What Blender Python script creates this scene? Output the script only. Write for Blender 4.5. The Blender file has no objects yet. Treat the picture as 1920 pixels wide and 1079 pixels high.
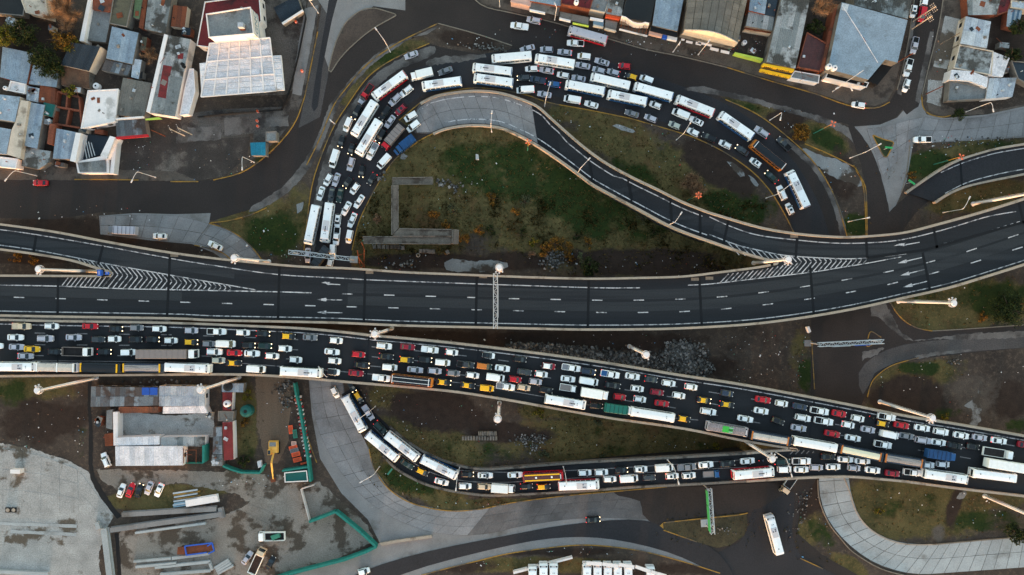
import bpy, bmesh, math, random
from mathutils import Vector, Matrix, noise
from mathutils.geometry import tessellate_polygon
import numpy as np
R = random.Random(11)
sc = bpy.context.scene
COL = sc.collection
# ------------------------------------------------------------------ camera, sky, sun, exposure
H = 205.0                                   # metres the drone hovers above the ground
K = 1.5 / 1920
cam = bpy.data.objects.new('camera', bpy.data.cameras.new('camera'))
COL.objects.link(cam)
cam.location = (0, 0, H)
cam.data.sensor_width = 36; cam.data.lens = 24; cam.data.clip_end = 60000; cam.data.clip_start = 1
sc.camera = cam
SUN_EL, SUN_AZ = 2.6, 187.0                 # low sun, from the bottom of the picture and a little to the left
w = bpy.data.worlds.new('World'); sc.world = w; w.use_nodes = True
sky = w.node_tree.nodes.new('ShaderNodeTexSky')
sky.sky_type = 'NISHITA'; sky.sun_disc = False
sky.sun_elevation = math.radians(SUN_EL); sky.sun_rotation = math.radians(SUN_AZ)
w.node_tree.links.new(sky.outputs[0], w.node_tree.nodes['Background'].inputs[0])
w.node_tree.nodes['Background'].inputs[1].default_value = 0.15
sun = bpy.data.objects.new('sun', bpy.data.lights.new('sun', 'SUN'))
COL.objects.link(sun)
sun.data.energy = 0.55; sun.data.angle = math.radians(0.6); sun.data.color = (1.0, 0.6, 0.34)
_a = math.radians(SUN_AZ)
_d = Vector((math.sin(_a) * math.cos(math.radians(SUN_EL)), math.cos(_a) * math.cos(math.radians(SUN_EL)), math.sin(math.radians(SUN_EL))))
sun.rotation_euler = (-_d).to_track_quat('-Z', 'Y').to_euler()
vs = sc.view_settings
vs.view_transform = 'Standard'; vs.look = 'None'; vs.gamma = 1; vs.use_curve_mapping = False
vs.exposure = 3.2
sc.cycles.max_bounces = 5
sc.cycles.diffuse_bounces = 3

# ------------------------------------------------------------------ helpers
GAIN = (1.02, 1.18, 1.26)
def c(r, g, b):
    """sRGB look of a surface under this open evening sky -> base colour"""
    def l(v):
        v /= 255.0
        return v / 12.92 if v <= 0.04045 else ((v + 0.055) / 1.055) ** 2.4
    return tuple(min(0.85, l(v) / k) for v, k in zip((r, g, b), GAIN))

def P(x, y, z=0.0):
    s = K * (H - z)
    return Vector(((x - 960) * s, (539.5 - y) * s, z))

class MB:
    def __init__(s): s.v = []; s.f = []; s.mi = []; s.cur = 0
    def add(s, vs_, fs):
        b = len(s.v); s.v += [tuple(p) for p in vs_]
        s.f += [tuple(i + b for i in f) for f in fs]; s.mi += [s.cur] * len(fs)
    def box(s, ctr, size, rot=0.0, taper=1.0):
        x, y, z = size[0] / 2, size[1] / 2, size[2] / 2
        cr, sr = math.cos(rot), math.sin(rot)
        vs_ = []
        for k, t in ((-1, 1.0), (1, taper)):
            for (i, j) in ((-1, -1), (1, -1), (1, 1), (-1, 1)):
                a, b = i * x * t, j * y * t
                vs_.append((ctr[0] + a * cr - b * sr, ctr[1] + a * sr + b * cr, ctr[2] + k * z))
        s.add(vs_, [(3, 2, 1, 0), (4, 5, 6, 7), (0, 1, 5, 4), (1, 2, 6, 5), (2, 3, 7, 6), (3, 0, 4, 7)])
    def tube(s, a, b, r0, r1=None, n=8, cap=True):
        a, b = Vector(a), Vector(b); r1 = r0 if r1 is None else r1
        d = (b - a).normalized(); u = d.orthogonal().normalized(); v = d.cross(u)
        vs_ = []
        for p, r in ((a, r0), (b, r1)):
            for i in range(n):
                t = 2 * math.pi * i / n
                vs_.append(p + (u * math.cos(t) + v * math.sin(t)) * r)
        fs = [(i, (i + 1) % n, n + (i + 1) % n, n + i) for i in range(n)]
        if cap: fs += [tuple(range(n - 1, -1, -1)), tuple(range(n, 2 * n))]
        s.add(vs_, fs)
    def path(s, pts, r, n=6, r1=None):
        m = len(pts) - 1
        for i in range(m):
            ra = r if r1 is None else r + (r1 - r) * i / m
            rb = r if r1 is None else r + (r1 - r) * (i + 1) / m
            s.tube(pts[i], pts[i + 1], ra, rb, n)
    def prism(s, pts, z0, z1, top=True, bottom=False, sides=True):
        """pts: world points; z0,z1 numbers (z1 may be a list)"""
        n = len(pts)
        ar = sum(pts[i][0] * pts[(i + 1) % n][1] - pts[(i + 1) % n][0] * pts[i][1] for i in range(n))
        zs = list(z1) if isinstance(z1, (list, tuple)) else [z1] * n
        if ar < 0: pts = list(reversed(pts)); zs.reverse()
        lo = [(p[0], p[1], z0) for p in pts]; hi = [(p[0], p[1], z) for p, z in zip(pts, zs)]
        fs = []
        if sides: fs += [(i, (i + 1) % n, n + (i + 1) % n, n + i) for i in range(n)]
        if top or bottom:
            tri = tessellate_polygon([[Vector((p[0], p[1], 0)) for p in pts]])
            for t in tri:
                a, b, d = (Vector(pts[i][:2]) for i in t)
                t = tuple(t) if (b - a).cross(d - a) > 0 else tuple(reversed(t))
                if top: fs.append(tuple(n + i for i in t))
                if bottom: fs.append(tuple(reversed(t)))
        s.add(lo + hi, fs)
    def rail(s, pts, wd, ht, z0=0.0):
        """box section swept along 3-D points, bottom at point z + z0"""
        n = len(pts); vs_ = []
        for i, p in enumerate(pts):
            a = pts[max(0, i - 1)]; b = pts[min(n - 1, i + 1)]
            t = Vector((b[0] - a[0], b[1] - a[1], 0)).normalized(); q = Vector((-t.y, t.x, 0)) * wd / 2
            for o_, z in ((q, z0), (-q, z0), (-q, z0 + ht), (q, z0 + ht)):
                vs_.append((p[0] + o_.x, p[1] + o_.y, p[2] + z))
        fs = []
        for i in range(n - 1):
            for k in range(4):
                k2 = (k + 1) % 4
                fs.append((i * 4 + k2, i * 4 + k, i * 4 + 4 + k, i * 4 + 4 + k2))
        fs += [(0, 1, 2, 3), tuple(4 * (n - 1) + k for k in (3, 2, 1, 0))]
        s.add(vs_, fs)
    def loft(s, rings, cap=True):
        n = len(rings[0]); vs_ = [p for r in rings for p in r]; fs = []
        for i in range(len(rings) - 1):
            for k in range(n):
                k2 = (k + 1) % n
                fs.append((i * n + k, i * n + k2, (i + 1) * n + k2, (i + 1) * n + k))
        if cap: fs += [tuple(range(n - 1, -1, -1)), tuple((len(rings) - 1) * n + k for k in range(n))]
        s.add(vs_, fs)
    def plate(s, a, b, c_, d, t=0.03):
        a, b, c_, d = map(Vector, (a, b, c_, d))
        nn = (b - a).cross(d - a).normalized() * t
        s.add([a, b, c_, d, a + nn, b + nn, c_ + nn, d + nn],
              [(3, 2, 1, 0), (4, 5, 6, 7), (0, 1, 5, 4), (1, 2, 6, 5), (2, 3, 7, 6), (3, 0, 4, 7)])
    def mesh(s, name, mats, smooth=False):
        me = bpy.data.meshes.new(name); me.from_pydata(s.v, [], s.f)
        for m in (mats if isinstance(mats, (list, tuple)) else [mats]): me.materials.append(m)
        if any(s.mi): me.polygons.foreach_set('material_index', s.mi)
        if smooth: me.polygons.foreach_set('use_smooth', [True] * len(s.f))
        return me

def link(name, me, parent=None):
    o = bpy.data.objects.new(name, me); COL.objects.link(o)
    if parent is not None:
        o.parent = parent
        if parent.get('_static'): o.matrix_parent_inverse = Matrix.Translation(-parent.location)
    return o
def obj(name, mb, mats, parent=None, smooth=False): return link(name, mb.mesh(name, mats, smooth), parent)
def tag(o, label, cat, group=None, kind=None):
    if label: o['label'] = label
    if cat: o['category'] = cat
    if group: o['group'] = group
    if kind: o['kind'] = kind
    return o
def thing(name, label, cat, loc=(0, 0, 0), group=None, kind=None, static=True):
    o = bpy.data.objects.new(name, None); COL.objects.link(o); o.location = loc
    o.empty_display_size = 0.5
    if static: o['_static'] = 1
    return tag(o, label, cat, group, kind)
def struct(name, mb, m, parent=None):
    o = obj(name, mb, m, parent)
    if parent is None: o['kind'] = 'structure'
    return o
def smooth(pts, n=4):
    out = []
    m = len(pts)
    for i in range(m - 1):
        p0, p1, p2, p3 = pts[max(0, i - 1)], pts[i], pts[i + 1], pts[min(m - 1, i + 2)]
        for k in range(n):
            t = k / n
            out.append(tuple(0.5 * ((2 * b) + (-a + c_) * t + (2 * a - 5 * b + 4 * c_ - d) * t * t + (-a + 3 * b - 3 * c_ + d) * t ** 3)
                             for a, b, c_, d in zip(p0, p1, p2, p3)))
    out.append(tuple(pts[-1]))
    return out
def resample(pts, n):
    L = [0]
    for a, b in zip(pts, pts[1:]): L.append(L[-1] + math.dist(a[:2], b[:2]))
    out = []; j = 0
    for i in range(n):
        t = L[-1] * i / (n - 1)
        while j < len(L) - 2 and L[j + 1] < t: j += 1
        u = (t - L[j]) / max(1e-9, L[j + 1] - L[j])
        out.append(tuple(a + (b - a) * u for a, b in zip(pts[j], pts[j + 1])))
    return out
def yat(pl, x):
    for a, b in zip(pl, pl[1:]):
        if a[0] <= x <= b[0]: return a[1] + (b[1] - a[1]) * (x - a[0]) / (b[0] - a[0])
    a, b = (pl[0], pl[1]) if x < pl[0][0] else (pl[-2], pl[-1])
    return a[1] + (b[1] - a[1]) * (x - a[0]) / (b[0] - a[0])

# ------------------------------------------------------------------ materials
def mat(name, col, rough=0.85, var=0.22, scale=0.4, stain=None, st_scale=0.12, st_at=0.58, st_w=0.08, spec=0.3,
        coord='W', stretch=None, grain=0.25, metal=0.0, bump=0.0, rnd=0.0, emit=None):
    m = bpy.data.materials.new(name); m.use_nodes = True
    t = m.node_tree; N = t.nodes; Lk = t.links; bs = N['Principled BSDF']
    bs.inputs['Roughness'].default_value = rough; bs.inputs['Metallic'].default_value = metal
    bs.inputs['Specular IOR Level'].default_value = spec
    if coord == 'W': src = N.new('ShaderNodeNewGeometry').outputs['Position']
    else: src = N.new('ShaderNodeTexCoord').outputs['Object']
    if stretch:
        mp = N.new('ShaderNodeMapping'); mp.inputs['Scale'].default_value = stretch
        Lk.new(src, mp.inputs['Vector']); src2 = mp.outputs[0]
    else: src2 = src
    def nz(sc_, det, s_=None):
        n = N.new('ShaderNodeTexNoise'); n.inputs['Scale'].default_value = sc_; n.inputs['Detail'].default_value = det
        n.inputs['Roughness'].default_value = 0.6
        Lk.new(s_ if s_ is not None else src, n.inputs['Vector']); return n.outputs['Fac']
    def ramp(f, a, b):
        r = N.new('ShaderNodeMapRange'); r.inputs['From Min'].default_value = a; r.inputs['From Max'].default_value = b
        Lk.new(f, r.inputs['Value']); return r.outputs[0]
    def mix(f, a, b):
        x = N.new('ShaderNodeMix'); x.data_type = 'RGBA'
        for sck, v in ((x.inputs['Factor'], f), (x.inputs['A'], a), (x.inputs['B'], b)):
            if isinstance(v, (int, float)): sck.default_value = v
            elif isinstance(v, tuple): sck.default_value = (*v, 1)
            else: Lk.new(v, sck)
        return x.outputs['Result']
    lo = tuple(v * (1 - var) for v in col); hi = tuple(min(0.9, v * (1 + var)) for v in col)
    o = mix(ramp(nz(scale, 4, src2), 0.3, 0.7), lo, hi)
    if stain: o = mix(ramp(nz(st_scale, 6, src2), st_at, st_at + st_w), o, stain)
    if grain:
        g = N.new('ShaderNodeMix'); g.data_type = 'RGBA'; g.blend_type = 'MULTIPLY'; g.inputs['Factor'].default_value = 1
        Lk.new(o, g.inputs['A']); Lk.new(mix(ramp(nz(3.0 if coord == 'W' else 6, 3), 0.3, 0.7), (1 - grain,) * 3, (1 + grain,) * 3), g.inputs['B'])
        o = g.outputs['Result']
    if rnd:
        oi = N.new('ShaderNodeObjectInfo'); g = N.new('ShaderNodeMix'); g.data_type = 'RGBA'; g.blend_type = 'MULTIPLY'
        g.inputs['Factor'].default_value = 1
        Lk.new(o, g.inputs['A']); Lk.new(mix(oi.outputs['Random'], (1 - rnd,) * 3, (1 + rnd * .6,) * 3), g.inputs['B']); o = g.outputs['Result']
    Lk.new(o, bs.inputs['Base Color'])
    if bump:
        b = N.new('ShaderNodeBump'); b.inputs['Strength'].default_value = bump; b.inputs['Distance'].default_value = 0.1
        Lk.new(nz(2.5, 4), b.inputs['Height']); Lk.new(b.outputs[0], bs.inputs['Normal'])
    if emit:
        bs.inputs['Emission Color'].default_value = (*emit[:3], 1); bs.inputs['Emission Strength'].default_value = emit[3]
    return m

M = {}
M['asph_brown'] = mat('asphalt_brown', c(46, 41, 39), var=.22, scale=.05, grain=.3, stain=c(60, 53, 49), st_scale=.03, st_at=.55, st_w=.2)
M['margin'] = mat('road_margin', c(104, 103, 101), var=.16, scale=.2, grain=.2, stain=c(58, 55, 53), st_scale=.11, st_at=.46, st_w=.14)
M['remains'] = mat('broken_concrete', c(126, 132, 134), var=.16, scale=.2, grain=.2, stain=c(66, 60, 53), st_scale=.14, st_at=.5, st_w=.07)
M['asph_dark'] = mat('asphalt_dark', c(42, 43, 47), var=.2, scale=.06, grain=.3)
M['asph_grey'] = mat('asphalt_grey', c(72, 71, 71), var=.28, scale=.06, grain=.3, stain=c(88, 86, 84), st_scale=.05, st_at=.55, st_w=.15)
M['motorway'] = mat('motorway_asphalt', c(25, 28, 33), var=.38, scale=1.0, stretch=(.012, .32, 1), grain=.34, rough=.75, stain=c(42, 46, 50), st_scale=.5, st_at=.56, st_w=.12)
M['jam_asphalt'] = mat('jam_asphalt', c(26, 28, 32), var=.3, scale=1.0, stretch=(.012, .32, 1), grain=.3, rough=.75)
M['wear'] = mat('worn_lane', c(42, 46, 50), var=.2, scale=1.0, stretch=(.02, .5, 1), grain=.3, rough=.75, stain=c(27, 30, 35), st_scale=.6, st_at=.52, st_w=.15)
M['patch'] = mat('new_asphalt', c(24, 27, 33), var=.15, grain=.2)
M['conc'] = mat('concrete', c(124, 127, 128), var=.16, scale=.15, grain=.14, stain=c(100, 99, 96), st_scale=.09, st_at=.56, st_w=.12)
M['conc_lt'] = mat('concrete_light', c(158, 169, 172), var=.12, scale=.15, grain=.14, stain=c(118, 122, 120), st_scale=.12, st_at=.58, st_w=.15, rnd=.1)
M['conc_slab'] = mat('concrete_slab', c(128, 132, 135), var=.16, scale=.2, grain=.16, stain=c(92, 93, 94), st_scale=.06, st_at=.54, st_w=.2, rnd=.12)
M['conc_mid'] = mat('concrete_worn', c(98, 99, 100), var=.16, scale=.2, grain=.18, stain=c(72, 73, 75), st_scale=.06, st_at=.5, st_w=.2, rnd=.14)
M['conc_dirty'] = mat('concrete_dirty', c(150, 155, 154), var=.2, scale=.2, grain=.28, stain=c(88, 82, 72), st_scale=.09, st_at=.54, st_w=.05)
M['yard_grey'] = mat('yard_grey', c(124, 121, 114), var=.2, scale=.15, grain=.3, stain=c(72, 65, 56), st_scale=.13, st_at=.5, st_w=.06)
M['parapet'] = mat('parapet_concrete', c(158, 151, 138), var=.12, scale=.5, grain=.12, stain=c(128, 120, 108), st_scale=.25, st_at=.56)
M['median'] = mat('median_concrete', c(104, 103, 98), var=.2, scale=.3, grain=.25, stain=c(62, 60, 56), st_scale=.3, st_at=.54)
M['pave'] = mat('pavement', c(84, 78, 71), var=.25, scale=.3, grain=.25, stain=c(54, 49, 44), st_scale=.18, st_at=.52, st_w=.1)
M['forecourt'] = mat('forecourt', c(84, 82, 79), var=.3, scale=.12, grain=.4, stain=c(54, 50, 47), st_scale=.13, st_at=.5, st_w=.08)
M['white_line'] = mat('white_line', c(186, 190, 193), var=.16, scale=.8, grain=.25, stain=c(104, 108, 112), st_scale=.7, st_at=.5)
M['worn_line'] = mat('worn_line', c(120, 122, 124), var=.25, scale=.8, grain=.3)
M['yellow_kerb'] = mat('yellow_kerb', c(148, 116, 50), var=.2, scale=.4, grain=.2, stain=c(92, 84, 70), st_scale=.16, st_at=.5, st_w=.1)
M['grey_kerb'] = mat('grey_kerb', c(118, 113, 102), var=.2, scale=.4, grain=.2)
M['joint'] = mat('joint_tar', c(14, 17, 22), var=.2, grain=.2)
M['mast'] = mat('mast_white', c(222, 226, 230), var=.05, grain=.06, rough=.5, coord='O')
M['lamp'] = mat('lamp_white', c(212, 214, 214), var=.06, grain=.06, rough=.5, coord='O')
M['lens'] = mat('floodlight_glass', c(70, 84, 92), rough=.2, var=.1, grain=0, coord='O')
M['steel'] = mat('galvanised_steel', c(176, 188, 194), rough=.5, var=.12, grain=.1)
M['sign_green'] = mat('sign_green', c(56, 164, 98), var=.08, grain=.06)
M['sign_blue'] = mat('sign_blue', c(40, 92, 190), var=.08, grain=.06)
M['teal'] = mat('teal_fence', c(30, 118, 110), var=.14, scale=.5, grain=.12)
M['teal_dk'] = mat('teal_dark', c(22, 88, 84), var=.14, scale=.5, grain=.12)
M['turq'] = mat('turquoise_paint', c(50, 122, 104), var=.1, grain=.08)
M['bowl'] = mat('lamp_bowl_orange', c(190, 104, 76), var=.1, grain=.1)
M['orange'] = mat('orange_plastic', c(220, 92, 54), var=.1, grain=.1)
M['red'] = mat('red_plastic', c(176, 36, 44), var=.15, grain=.12)
M['redroof'] = mat('maroon_roof', c(98, 34, 38), var=.2, scale=.3, grain=.2, stain=c(62, 34, 36), st_scale=.2, st_at=.56)
M['brick'] = mat('brick_red', c(122, 70, 50), var=.2, scale=.5, grain=.25, stain=c(92, 58, 44), st_scale=.2, st_at=.55)
M['redbright'] = mat('red_oxide_roof', c(112, 42, 44), var=.2, scale=.3, grain=.2, stain=c(92, 40, 40), st_scale=.25, st_at=.56)
M['walk'] = mat('walkway_concrete', c(112, 107, 98), var=.2, scale=.3, grain=.25, stain=c(78, 70, 62), st_scale=.2, st_at=.52, st_w=.1, rnd=.12)
M['rust'] = mat('rust', c(112, 62, 38), var=.25, scale=.4, grain=.25)
M['rust_tile'] = mat('rusty_tiles', c(84, 66, 52), var=.35, scale=.5, grain=.3)
M['cream'] = mat('cream_render', c(196, 188, 172), var=.12, scale=.2, grain=.1, stain=c(140, 132, 118), st_scale=.14, st_at=.57)
M['white_wall'] = mat('white_render', c(226, 228, 228), var=.08, scale=.2, grain=.07, stain=c(176, 178, 176), st_scale=.15, st_at=.6)
M['grey_wall'] = mat('grey_render', c(120, 118, 112), var=.18, scale=.3, grain=.15, stain=c(80, 77, 72), st_scale=.15, st_at=.55)
M['green_wall'] = mat('lime_render', c(178, 206, 84), var=.1, grain=.1)
M['yellow_sign'] = mat('yellow_sign', c(236, 190, 36), var=.08, grain=.06)
M['pink'] = mat('pink_render', c(214, 176, 160), var=.12, grain=.1)
M['dark'] = mat('dark_void', c(22, 22, 24), var=.2, grain=.2)
M['ink'] = mat('sign_ink', c(52, 42, 36), var=.05, grain=0)
M['greyblue_ink'] = mat('sign_greyblue', c(126, 158, 176), var=.05, grain=0)
def roofs(key, cols, **kw):
    M[key] = [mat(f'{key}_{i}', c(*(v * .94 for v in q)), var=.16, scale=.35, grain=.24, rough=.6, stain=kw.get('stain'), st_scale=kw.get('ss', .16),
                  st_at=kw.get('sa', .57), st_w=.08, rnd=.1, stretch=kw.get('stretch')) for i, q in enumerate(cols)]
roofs('r_blue', [(142, 166, 184), (150, 172, 188), (134, 158, 178)], stain=c(116, 134, 146))
roofs('r_pale', [(182, 198, 210), (194, 208, 216), (170, 186, 200)], stain=c(132, 140, 146))
roofs('r_white', [(226, 232, 238), (218, 226, 234), (232, 236, 240)], stain=c(172, 178, 184), sa=.6)
roofs('r_grey', [(124, 132, 134), (112, 118, 120), (134, 140, 140)], stain=c(84, 86, 84))
roofs('r_tin', [(120, 134, 142), (100, 108, 114), (140, 156, 166), (92, 88, 86)], stain=c(78, 68, 62))
roofs('r_taupe', [(112, 112, 106), (104, 104, 98)], stain=c(90, 90, 84))
roofs('r_dark', [(38, 52, 64), (30, 44, 56), (44, 58, 70)])
roofs('r_black', [(26, 28, 30), (32, 33, 34)])
roofs('r_maroon', [(84, 52, 52), (78, 48, 48)], stain=c(60, 40, 40))
roofs('r_rust', [(128, 70, 40), (112, 62, 38)], stain=c(84, 52, 38))
roofs('r_olive', [(92, 90, 72), (82, 80, 66)], stain=c(64, 62, 52))
roofs('r_stained', [(150, 160, 162), (128, 138, 140), (168, 176, 178)], stain=c(70, 70, 66), sa=.5)
roofs('r_kiosk', [(30, 138, 168), (26, 124, 154)], stain=c(24, 84, 100))
roofs('r_cfp', [(96, 130, 156), (180, 200, 212)])
# ------------------------------------------------------------------ ground sheet, blended from where grass, dry weeds, mud and dust lie
GR = 6
xs = [-60000, -12000, -4500, -2000, -900, -400, -150] + list(range(-60, 1986, GR)) + [2070, 2320, 2820, 3900, 6400, 14000, 62000]
ys = [-60000, -12000, -4500, -2000, -900, -400, -150] + list(range(-60, 1146, GR)) + [1230, 1480, 1980, 3060, 5600, 13000, 61000]
X, Y = np.meshgrid(np.array(xs, float), np.array(ys, float))
Z4 = np.zeros(X.shape + (4,), np.float32)
def blob(ch, cx, cy, rx, ry, s=1.0, rot=0.0, soft=.45):
    ca, sa = math.cos(math.radians(rot)), math.sin(math.radians(rot))
    dx, dy = X - cx, Y - cy
    u = (dx * ca + dy * sa) / rx; v = (-dx * sa + dy * ca) / ry
    d = np.sqrt(u * u + v * v)
    wgt = np.clip((1 + soft - d) / (2 * soft), 0, 1) * s
    k = 'gdmc'.index(ch)
    if s > 0: Z4[..., k] = np.maximum(Z4[..., k], wgt)
    else: Z4[..., k] = np.clip(Z4[..., k] + wgt, 0, 1)
for b in [
    # g green grass, d dry weeds, m dark mud, c grey dust
    ('d', 900, 330, 260, 120), ('d', 1150, 420, 260, 90), ('d', 780, 400, 130, 90), ('d', 700, 420, 60, 90), ('d', 1330, 480, 120, 40),
    ('g', 960, 330, 150, 60, .9, 15), ('g', 1090, 385, 130, 55, 1, 20), ('g', 985, 300, 60, 40, .9), ('g', 760, 310, 60, 40, .45), ('g', 1190, 430, 80, 30, .7), ('g', 880, 290, 110, 40, .5),
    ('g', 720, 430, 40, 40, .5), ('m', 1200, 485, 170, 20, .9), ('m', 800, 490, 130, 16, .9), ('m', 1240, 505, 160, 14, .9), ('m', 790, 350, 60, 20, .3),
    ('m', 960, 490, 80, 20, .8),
    ('d', 1160, 260, 100, 50, .8, 25), ('d', 1290, 350, 150, 70, .8, 25), ('g', 1190, 330, 90, 25, .8, 30), ('g', 1380, 390, 90, 38, .9, 20), ('m', 1345, 310, 80, 38, 1, 30), ('g', 1270, 290, 50, 20, .4), ('d', 1060, 215, 40, 22, .7),
    ('d', 500, 420, 90, 55, .9), ('g', 515, 440, 62, 46, 1), ('d', 560, 390, 30, 60, .6),
    ('d', 745, 110, 70, 25, .8, -25), ('g', 720, 115, 60, 16, .8, -35), ('m', 880, 75, 70, 18, .8, 10), ('d', 660, 170, 20, 40, .7, 25),
    ('d', 690, 60, 50, 40, .5), ('m', 700, 40, 30, 16, .5),
    ('d', 1410, 205, 60, 16, .8, 15), ('g', 1400, 200, 40, 10, .8, 15), ('m', 1470, 225, 40, 22, .9), ('d', 1540, 260, 60, 30, .9, 20), ('g', 1550, 262, 45, 22, .9, 30), ('m', 1490, 265, 30, 20, .7),
    ('m', 1580, 330, 40, 60, .6), ('g', 1605, 420, 26, 24, 1), ('d', 1600, 430, 26, 30, .8),
    ('d', 1800, 300, 120, 36, .9, -8), ('g', 1745, 310, 50, 30, 1), ('g', 1850, 275, 90, 12, .7, -6), ('g', 1655, 270, 30, 26, 1),
    ('d', 1840, 370, 110, 26, .9, -12), ('g', 1800, 385, 60, 16, .7, -12), ('g', 1740, 400, 30, 14, .4),
    ('d', 1800, 570, 160, 55, .9), ('g', 1860, 560, 90, 40, .9), ('g', 1740, 560, 40, 30, .5), ('d', 1760, 600, 110, 26, .9),
    ('d', 1720, 705, 100, 30, .8, -10), ('g', 1730, 690, 50, 14, .8), ('m', 1700, 740, 90, 40, .8), ('c', 1830, 740, 60, 50, .5), ('g', 1770, 775, 40, 14, .7), ('m', 1890, 750, 50, 40, .8), ('g', 1910, 800, 40, 16, .8), ('d', 1640, 740, 30, 40, .6),
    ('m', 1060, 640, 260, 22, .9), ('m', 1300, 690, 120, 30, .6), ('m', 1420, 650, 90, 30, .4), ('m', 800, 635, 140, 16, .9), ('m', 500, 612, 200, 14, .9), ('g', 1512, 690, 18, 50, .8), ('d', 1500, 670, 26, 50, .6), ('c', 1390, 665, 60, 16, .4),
    ('m', 820, 770, 110, 40, .9, 8), ('m', 950, 810, 90, 22, .8, 5), ('d', 730, 745, 46, 26, .9), ('d', 810, 825, 110, 46, .9, 20), ('g', 900, 845, 90, 22, .7, 8), ('d', 1130, 820, 200, 46, 1, -4),
    ('g', 1080, 810, 80, 26, .5), ('g', 1190, 845, 100, 16, .7), ('d', 1040, 770, 70, 20, .8), ('g', 990, 755, 40, 12, .6), ('d', 1350, 830, 110, 22, 1), ('g', 1300, 840, 60, 14, .6),
    ('d', 790, 910, 110, 30, 1, 22), ('g', 770, 905, 80, 26, .8, 25), ('d', 950, 943, 140, 8, 1), ('d', 700, 860, 18, 46, .8), ('d', 1140, 922, 120, 6, .9),
    ('d', 1330, 985, 90, 26, 1), ('g', 1370, 1000, 40, 18, .7), ('g', 1290, 990, 40, 14, .3),
    ('m', 1510, 930, 40, 50, .8), ('d', 1520, 990, 40, 40, .7, 40), ('g', 1535, 1000, 45, 20, .8, 50), ('g', 1490, 1010, 16, 30, .7), ('d', 1590, 1060, 50, 18, .8, 30),
    ('d', 1720, 950, 150, 60, 1), ('g', 1650, 950, 60, 30, .6), ('g', 1740, 945, 50, 30, .6), ('g', 1850, 980, 90, 26, .9), ('m', 1790, 950, 14, 46, .8, 15), ('c', 1760, 1000, 16, 22, .6, 15), ('d', 1870, 940, 80, 20, .8),
    ('m', 80, 790, 90, 46, .8), ('d', 60, 730, 90, 30, .7), ('g', 20, 740, 50, 40, .7), ('g', 155, 810, 12, 60, .7), ('m', 160, 780, 20, 90, .3),
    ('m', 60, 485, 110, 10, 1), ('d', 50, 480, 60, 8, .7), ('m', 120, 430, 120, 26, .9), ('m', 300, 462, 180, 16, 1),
    ('m', 190, 300, 180, 60, .7), ('m', 310, 320, 90, 40, .5), ('c', 420, 270, 80, 60, .5), ('m', 60, 60, 90, 90, .9), ('g', 485, 290, 22, 22, .8), ('d', 500, 280, 30, 30, .6),
    ('m', 250, 880, 60, 40, .3), ('d', 290, 940, 90, 20, 1), ('g', 310, 945, 70, 12, .5), ('d', 460, 790, 26, 90, .9), ('g', 465, 850, 20, 40, .7), ('m', 460, 865, 22, 16, .7), ('c', 510, 790, 36, 90, .5), ('d', 360, 920, 80, 14, .8),
    ('d', 1000, 1060, 160, 16, .8), ('m', 1050, 1035, 140, 10, .8), ('m', 860, 1060, 80, 16, .7), ('m', 1300, 1065, 80, 14, .7),
    ('m', 1750, 30, 40, 70, .6), ('m', 1890, 80, 40, 90, .8), ('g', 1905, 60, 16, 60, .6), ('g', 1880, 100, 36, 14, .6), ('m', 1250, 75, 260, 30, .4, 14), ('m', 1600, 175, 60, 20, .5), ('c', 1780, 80, 40, 90, .4),
    ('g', 1800, 217, 22, 10, 1)]:
    blob(*b)
for px, py, rx, ry in [(1880, 760, 20, 24), (1420, 270, 40, 8)]: blob('d', px, py, rx, ry, -.6)
# keep the far ground outside the frame as the same mixture of worn earth and grass
out = (X < -60) | (X > 1980) | (Y < -60) | (Y > 1140)
Z4[out] = (0.35, 0.45, 0.25, 0.1)
gv = np.stack([(X - 960) * K * H, (539.5 - Y) * K * H, np.zeros_like(X)], -1).reshape(-1, 3)
nx_, ny_ = len(xs), len(ys)
me = bpy.data.meshes.new('ground')
idx = np.arange(nx_ * ny_).reshape(ny_, nx_)
fc = np.stack([idx[:-1, :-1], idx[1:, :-1], idx[1:, 1:], idx[:-1, 1:]], -1).reshape(-1, 4)
me.from_pydata(gv.tolist(), [], fc.tolist())
at = me.attributes.new('cover', 'FLOAT_COLOR', 'POINT')
at.data.foreach_set('color', Z4.reshape(-1))
gm = bpy.data.materials.new('ground_cover'); gm.use_nodes = True
t = gm.node_tree; N = t.nodes; Lk = t.links
pos = N.new('ShaderNodeNewGeometry').outputs['Position']
att = N.new('ShaderNodeAttribute'); att.attribute_name = 'cover'
sep = N.new('ShaderNodeSeparateColor'); Lk.new(att.outputs['Color'], sep.inputs[0])
def nz(sc_, det=5, ro=.65):
    n = N.new('ShaderNodeTexNoise'); n.inputs['Scale'].default_value = sc_; n.inputs['Detail'].default_value = det; n.inputs['Roughness'].default_value = ro
    Lk.new(pos, n.inputs['Vector']); return n.outputs['Fac']
def mrange(f, a, b):
    r = N.new('ShaderNodeMapRange'); r.inputs['From Min'].default_value = a; r.inputs['From Max'].default_value = b; Lk.new(f, r.inputs['Value']); return r.outputs[0]
def mixc(f, a, b):
    x = N.new('ShaderNodeMix'); x.data_type = 'RGBA'
    for s_, v in ((x.inputs['Factor'], f), (x.inputs['A'], a), (x.inputs['B'], b)):
        if isinstance(v, tuple): s_.default_value = (*v, 1)
        elif isinstance(v, (int, float)): s_.default_value = v
        else: Lk.new(v, s_)
    return x.outputs['Result']
def math2(op, a, b):
    x = N.new('ShaderNodeMath'); x.operation = op
    for s_, v in ((x.inputs[0], a), (x.inputs[1], b)):
        if isinstance(v, (int, float)): s_.default_value = v
        else: Lk.new(v, s_)
    return x.outputs[0]
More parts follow.
